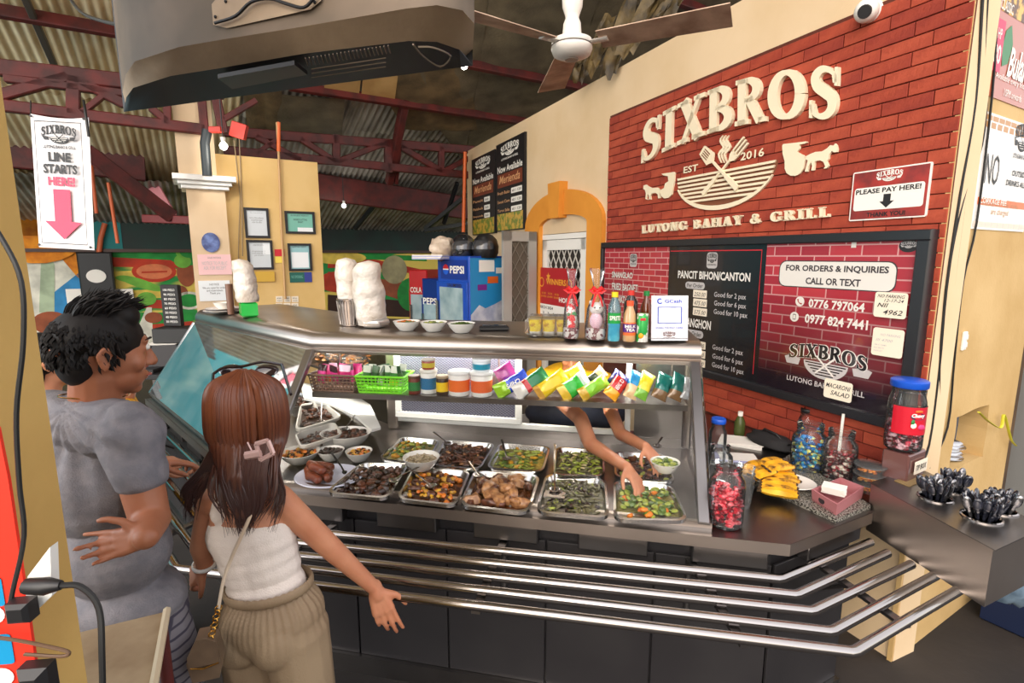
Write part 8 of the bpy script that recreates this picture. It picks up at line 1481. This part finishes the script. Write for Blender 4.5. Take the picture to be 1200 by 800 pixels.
# ================================================================ OVERHEAD: TELEVISION, FAN, BANNER
t = thing('television', 'large dusty television seen from behind and below, hanging at the top left', 'television', at_z(350, 105, 2.27)); TVT = mat('tv_tan', (168, 146, 120), rough=.6, col2=(140, 120, 98), ns=6, nd=5, bump=.1, bs=40); TVD = mat('tv_dark', (30, 30, 34), rough=.5); TVB = mat('tv_brown', (112, 96, 80), rough=.65, col2=(92, 80, 66), ns=7)
Cp = [(145, 131), (146, 130.9), (150, 130.4), (200, 124), (257, 116), (355, 103), (479, 87), (515, 82), (540, 79), (554, 77)]
Bp = [(146, 127), (148, 114), (156, 103), (200, 89), (257, 80), (355, 63), (479, 48), (512, 49), (538, 58), (553, 72)]
Rp = [(143, 112), (147, 88), (158, 72), (210, 55), (262, 46), (350, 32), (476, 10), (512, 6), (542, 12), (556, 28)]
zC, zB, zR = 2.265, 2.285, 2.312
rc_ = [at_z(x, y, zC) for x, y in Cp]; rb = [at_z(x, y, zB) for x, y in Bp]; rr_ = [at_z(x, y, zR) for x, y in Rp]; up = lambda L, z: [Vector((p.x, p.y, z)) for p in L]
def loft(nm, A, B2, mt):
    b = MB(); n = len(A); b.add(A + B2, [(i, i + 1, n + i + 1, n + i) for i in range(n - 1)], mt, True); return b.build(nm, None, t)
loft('bezel_underside', rc_, rb, TVD); loft('rear_shell', rb, rr_, TVT); loft('rear_panel', rr_, up(rr_, 2.95), TVB); loft('front_screen', up(rc_, 2.95), rc_, PLAS)
b = MB(); n = len(rc_); A = up(rc_, 2.95); B2 = up(rr_, 2.95); b.add(A + B2, [(i, i + 1, n + i + 1, n + i) for i in range(n - 1)], TVB); 
for i_ in (0, -1): b.add([rc_[i_], rb[i_], rr_[i_], B2[i_], A[i_]], [(0, 1, 2, 3, 4)], TVB)
b.build('side_panel', None, t)
def under(px, z): return [at_z(x, y, z) for x, y in px]
b = MB(); q = under([(255, 88), (345, 72), (360, 84), (272, 101)], 2.268); b.prism([(p.x, p.y) for p in q], 2.262, 2.27, BLACK); b.build('port_recess', None, t); b = MB()
for k in range(22): a = at_z(358 + k * 4.6, 68 - k * .7, 2.272); c = at_z(361 + k * 4.6, 77 - k * .7, 2.268); b.tube([a, c], .0012, TVB, seg=4)
for k in range(3): b.tube([at_z(365, 81 + k * 5, 2.266), at_z(452, 68 + k * 5, 2.266)], .001, TVB, seg=4)
b.build('vent_ribs', None, t)['kind'] = 'stuff'
b = MB(); b.tube(catmull([at_z(x, y, 2.262) for x, y in ((484, 52), (496, 66), (516, 78), (528, 66), (508, 56), (490, 55))], 4), .0018, TVB, seg=5); b.build('speaker_grille', None, t)
b = MB(); rp0 = rr_[4]; 
def rear(px, py): return at_pl(px, py, rr_[3] + Vector((0, 0, 0)), (rr_[6] - rr_[3]).cross(Vector((0, 0, 1)))) 
nn_ = (rr_[6] - rr_[3]).cross(Vector((0, 0, 1))).normalized(); nn_ = nn_ if nn_.y < 0 else -nn_
q = [rear(*p) + nn_ * .004 for p in ((252, 30), (250, 6), (262, -8), (380, -20), (378, 2), (366, 12), (268, 34))]; b.add(q, [tuple(range(len(q)))], TVT); b.build('mount_plate', None, t)
b = MB(); b.tube(catmull([rear(x, y) + nn_ * .012 for x, y in ((258, 30), (282, 22), (300, 6), (322, 2), (342, 8), (362, 12), (376, -2))], 4), .003, PLAS, seg=6); b.build('short_cable', None, t); b = MB()
for x, y in ((255, 21), (267, 3), (362, -2), (371, 4)): b.blob(rear(x, y) + nn_ * .005, .003, BLACK, 0)
b.build('screw', None, t); b = MB(); m0 = rear(320, -40); b.tube([m0 + Vector((0, 0, .0)), Vector((m0.x, m0.y - .0, 4.6))], .02, MAROON, seg=10); b.build('hanging_pole', None, t)
b = MB(); b.tube(catmull([at_d(75, -12, 2.4), at_d(95, 14, 2.2), at_d(125, 26, 1.9), at_d(158, 30, 1.45), at_d(168, 40, 1.3)], 5), .006, CAB, seg=6); tag(b.build('cable'), 'black cable sagging from the roof to the left end of the television', 'cable')
# ceiling fan at rest
fc = at_d(670, 56, 2.6); t = thing('ceiling_fan', 'white three-bladed ceiling fan with dusty blades above the counter', 'ceiling fan', fc); FW = mat('fan_white', (236, 228, 218), rough=.35); FD = mat('fan_dusty', (206, 176, 150), rough=.6, col2=(150, 118, 96), ns=8, nd=4)
b = MB(); b.lathe([(.001, -.05), (.045, -.048), (.085, -.03), (.094, -.008), (.094, .0), (.09, .006), (.094, .012), (.09, .03), (.05, .04), (.001, .042)], fc, FW, 32); b.build('motor_housing', None, t); b = MB(); b.lathe([(.001, -.054), (.03, -.053), (.034, -.046)], fc, mat('fan_grey', (150, 140, 128), rough=.4), 20); b.build('hub_cap', None, t); b = MB(); b.lathe([(.088, .0), (.0955, .006), (.088, .012)], fc, STEELD, 32); b.build('trim_ring', None, t)
b = MB(); b.lathe([(.042, .035), (.044, .05), (.04, .1), (.03, .125), (.034, .14), (.045, .17), (.052, .26), (.05, .3), (.02, .31), (.018, 2.2), (.001, 2.2)], fc, FW, 20); b.build('down_rod', None, t)
tip = at_z(857, 22, fc.z); a0 = math.atan2(tip.y - fc.y, tip.x - fc.x); Lb = (Vector((tip.x, tip.y)) - Vector((fc.x, fc.y))).length
for k in range(3):
    a = a0 + 2 * PI * k / 3; d = Vector((math.cos(a), math.sin(a), 0)); s_ = Vector((-d.y, d.x, 0)); b = MB(); vs = []
    for j in range(9):
        v = j / 8; r = .13 + (Lb - .13) * v; hw = .06 + .02 * v
        for i, u in enumerate((-1, 0, 1)):
            for zz in (0, .004): vs.append(fc + d * r + s_ * (u * hw) + Vector((0, 0, .012 + zz - .014 * u - .0 * abs(u))))
    fs = []
    for j in range(8):
        o_ = j * 6; n_ = o_ + 6
        for i in (0, 2): fs += [(o_ + i, n_ + i, n_ + i + 2, o_ + i + 2), (o_ + i + 1, o_ + i + 3, n_ + i + 3, n_ + i + 1)]
        fs += [(o_, o_ + 1, n_ + 1, n_), (o_ + 4, n_ + 4, n_ + 5, o_ + 5)]
    fs += [(0, 2, 3, 1), (2, 4, 5, 3), (48, 49, 51, 50), (50, 51, 53, 52)]; b.add(vs, fs, FD); bl_ = b.build('blade', None, t); b = MB(); b.tube([fc + d * .07 + Vector((0, 0, .01)), fc + d * .17 + Vector((0, 0, .012))], [.018, .026], FW, seg=8, flat=.3, up=(0, 0, 1)); b.build('blade_iron', None, bl_)
# hanging banner
bl = at_d(45.8, 289.5, 3.6); f = frame(bl, at_d(110.7, 293, 3.6) - bl, at_d(34.5, 133, 3.62) - bl); wd = (at_d(110.7, 293, 3.6) - bl).length; h = (at_d(34.5, 133, 3.62) - bl).length; t = thing('banner', 'white hanging banner reading LINE STARTS HERE with a red down arrow', 'banner', bl)
def wv(x, y, o=0): return (x, y - (.02 * math.sin(PI * x / wd) * max(0, y / h - .9) * 10 if y > h * .9 else 0), .012 * math.sin(x / wd * 5) * (y / h) + o)
b = MB(); n = 16; vs = [wv(wd * i / 8, h * j / n) for j in range(n + 1) for i in range(9)]; b.add(vs, [(j * 9 + i, j * 9 + i + 1, (j + 1) * 9 + i + 1, (j + 1) * 9 + i) for j in range(n) for i in range(8)], mat('tarp_white', (232, 228, 226), rough=.45, col2=(216, 212, 212), ns=7), True); part(b, 'banner_sheet', t, f); b = MB(); z_ = .014; e = wd * .09
for x0, y0, x1, y1 in ((e, h * .035, wd - e, h * .04), (e, h * .945, wd - e, h * .95), (e, h * .035, e + .004, h * .95), (wd - e - .004, h * .035, wd - e, h * .95)): b.rect(x0, y0, x1, y1, z_, BLACK)
crest(b, wd * .2, h * .745, wd * .82, h * .925, z_, BLACK, PAPER); b.text('LINE', wd * .3, h * .655, wd * .4, h * .07, z_, BLACK, .04); b.text('STARTS', wd * .2, h * .565, wd * .6, h * .072, z_, BLACK, .04); b.text('HERE!', wd * .27, h * .475, wd * .48, h * .07, z_, mat('banner_red', (222, 44, 84), rough=.45), .04)
xa = wd * .5; ya = h * .07; sh = h * .38; b.prism([(xa - wd * .15, ya + sh), (xa + wd * .15, ya + sh), (xa + wd * .15, ya + sh * .36), (xa + wd * .33, ya + sh * .36), (xa, ya), (xa - wd * .33, ya + sh * .36), (xa - wd * .15, ya + sh * .36)], z_, z_, mat('banner_red', (222, 44, 84))); part(b, 'lettering', t, f)
b = MB()
for x, y in ((.04, .02), (.96, .02), (.04, .98), (.96, .98)): b.prism([(wd * x + .008 * math.cos(k * PI / 6), h * y + .008 * math.sin(k * PI / 6)) for k in range(12)], .012, .016, BLACK)
part(b, 'eyelet', t, f)
b = MB(); b.tube([at_d(98, 118, 3.7), at_d(101, 138, 3.61), at_d(104, 160, 3.62)], .009, CAB, seg=6); tag(b.build('tie_cord'), 'thick black cord at the right top corner of the line banner', 'cord'); b = MB(); b.tube([at_d(36, 118, 3.7), at_d(36, 134, 3.62)], .004, CAB, seg=5); tag(b.build('tie_cord'), 'thin black cord at the left top corner of the line banner', 'cord')
# ================================================================ NEAR LEFT: PILLAR FITTINGS, WOODEN STAND
PF = PLF @ Matrix.Translation((0, 0, .2)); pf = lambda x, y, o=.004: PF @ Vector((*infr(PF, x, y), o))
b = MB(); pts = [infr(PF, *p) for p in ((-40, 470), (2, 500), (14, 560), (50, 805), (52, 860), (-40, 860))]; b.prism(pts, .001, .005, mat('poster_red', (232, 52, 34), rough=.4)); part(b, 'sheet', (tp := thing('red_poster', 'bright red poster with blue and white shapes at the lower left edge', 'poster', pf(20, 700))), PF)
b = MB(); CY = mat('poster_cyan', (20, 140, 190), rough=.4)
for (x0, y0, x1, y1), m_ in (((-20, 672, 6, 708), CY), ((-20, 738, 17, 776), CY)): a = infr(PF, x0, y1); c = infr(PF, x1, y0); b.rect(a[0], a[1], c[0], c[1], .006, m_, 0, .004)
for x, y in ((-3, 716), (8, 788)): c = infr(PF, x, y); b.prism([(c[0] + .012 * math.cos(k * PI / 8), c[1] + .011 * math.sin(k * PI / 8)) for k in range(16)], .006, .0065, PAPER)
part(b, 'print', tp, PF)
t = thing('wall_socket', 'white wall socket on the ochre pillar with two black plugs', 'socket', pf(60, 680)); b = MB(); b.prism([infr(PF, *p) for p in ((38, 720), (42, 668), (68, 634), (70, 690))], 0, .012, WHITE); part(b, 'plate', t, PF); b = MB(); b.box(Vector((*infr(PF, 48, 696), .026)), (.022, .022, .022), PLAS, b=.004); part(b, 'plug', t, PF); b = MB(); b.tube([pf(56, 667, .03), pf(82, 664, .035), pf(98, 663, .035)], [.008, .009, .005], PLAS, seg=10); b.build('plug', None, t)
for pts, r, mt, lab in (([(-20, 235, .01), (12, 280, .01), (36, 330, .012), (38, 400, .012), (30, 480, .012), (33, 560, .012), (40, 620, .014), (32, 680, .02), (32, 704, .025), (46, 700, .03)], .0024, CAB, 'black cable running down the ochre pillar to the socket'), ([(96, 663, .035), (116, 668, .03), (136, 692, .03), (146, 740, .04), (153, 830, .05)], .0032, CAB, 'thick black cable looping from the socket towards the floor'), ([(-10, 730, .02), (30, 734, .02), (70, 742, .02), (96, 747, .022), (88, 752, .022), (45, 751, .02)], .002, mat('cable_brown', (90, 66, 46), rough=.5), 'brown cable loop across the red poster')):
    b = MB(); b.tube(catmull([pf(*p) for p in pts], 5), r, mt, seg=7); tag(b.build('cable'), lab, 'cable')
t = thing('adapter', 'grey black power adapter low on the ochre pillar', 'adapter', pf(62, 780)); b = MB(); b.box(Vector((*infr(PF, 62, 785), .02)), (.03, .05, .03), PLAS, b=.008); part(b, 'adapter_body', t, PF)
zs = 1.02; q = [at_z(x, y, zs) for x, y in ((88, 742), (196, 716), (176, 830), (40, 860))]; t = thing('wooden_stand', 'plywood topped stand between the ochre pillar and the man in grey', 'stand', sum(q, Vector()) / 4); PLY = mat('plywood', (178, 156, 124), rough=.7, col2=(142, 118, 88), ns=7, nd=6, bump=.15, bs=20)
b = MB(); b.prism([(p.x, p.y) for p in q], zs - .018, zs, PLY); b.build('table_top', None, t); b = MB(); b.tube([q[1] + Vector((0, 0, .004)), q[2] + Vector((0, 0, .004))], .009, mat('edge_strip', (206, 190, 160), rough=.5), seg=6); b.build('edge_strip', None, t)
c = sum(q, Vector()) / 4
for p in q: b = MB(); g = p.lerp(c, .14); b.tube([Vector((g.x, g.y, 0)), Vector((g.x, g.y, zs - .018))], .014, MAROON, seg=8); b.build('leg', None, t)
# ================================================================ LEFT BACKGROUND
b = MB(); x, y = infr(MF, 115, 323); t = thing('meter_box', 'black electric meter box with a white dial on the mural wall', 'meter', onf(MF, x, y, .1)); b.box((x, y, .1), (.42, .72, .16), PLAS, b=.02); part(b, 'box_body', t, MF); b = MB(); b.prism([(x + .12 * math.cos(k * PI / 12), y + .1 * math.sin(k * PI / 12)) for k in range(24)], .18, .2, PAPER); part(b, 'dial', t, MF)
b = MB(); b.tube([onf(MF, *infr(MF, 117, 300), .1), onf(MF, *infr(MF, 119, 280), .1), onf(MF, *infr(MF, 124, 262), .1)], .035, COP, seg=8); tag(b.build('standpipe'), 'short orange pipe bent above the meter box', 'pipe')
for (x0, y0, x1, y1), lab in (((80, 338, 98, 356), 'pale board left of the meter box'), ((131, 338, 156, 360), 'pale board with a dark square right of the meter box')):
    a = infr(MF, x0, y1); c = infr(MF, x1, y0); b = MB(); b.M = MF; b.box(((a[0] + c[0]) / 2, (a[1] + c[1]) / 2, .05), (c[0] - a[0], c[1] - a[1], .04), PAPER, b=.004)
    if x0 > 100: b.box(((a[0] + c[0]) / 2 + .03, (a[1] + c[1]) / 2, .073), (.12, .14, .01), mat('slate', (60, 74, 84)))
    tag(b.build('wall_board'), lab, 'board')
tz = 1.0; tc = at_z(185, 436, tz); t = thing('side_table', 'dark side table beyond the left end of the counter', 'table', (tc.x, tc.y, 0)); b = MB(); b.box((tc.x, tc.y + .2, tz - .02), (.75, .6, .04), PLAS, b=.005); b.build('table_top', None, t)
for sx_ in (-.33, .33):
    for sy_ in (-.05, .45): b = MB(); b.box((tc.x + sx_, tc.y + sy_, (tz - .04) / 2), (.04, .04, tz - .04), STEELD); b.build('leg', None, t)
def bx_(px, py, dy, dims, mt, nm, lab, cat, z, rz=0, op=None):
    q = at_d(px, py, tc.y + dy); q.z = z; b = MB(); b.box((0, 0, dims[2] / 2), dims, mt, b=.006)
    if op: b.box((0, 0, dims[2]), (dims[0] * .88, dims[1] * .88, .004), op)
    o = b.build(nm); place(o, q, rz); return tag(o, lab, cat)
bx_(194, 410, .2, (.26, .24, .2), mat('carton_black', (52, 50, 52), rough=.6), 'open_carton', 'open black carton with a pale inside on the side table', 'box', tz, .2, PAPER)
bx_(206, 383, .25, (.27, .2, .12), PLAS, 'black_case', 'flat black case stacked on the open carton', 'box', tz + .205, .1)
o = bx_(201, 350, .27, (.15, .04, .34), mat('slate_board', (34, 32, 32), rough=.7), 'price_stand', 'tall narrow black price board with white rows, standing on the black case', 'sign', tz + .33, -.1)
b = MB(); 
for k in range(8): b.text('%d0 PESO' % (k + 3), -.05, .03 + .037 * k, .1, .018, .0215, PAPER, 0)
b.v = [Vector((v.x, -v.z, v.y)) for v in b.v]; o2 = b.build('price_rows'); o2.parent = o; 
bx_(168, 442, .05, (.3, .2, .03), PLAS, 'tray', 'flat black tray at the near edge of the side table', 'tray', tz)
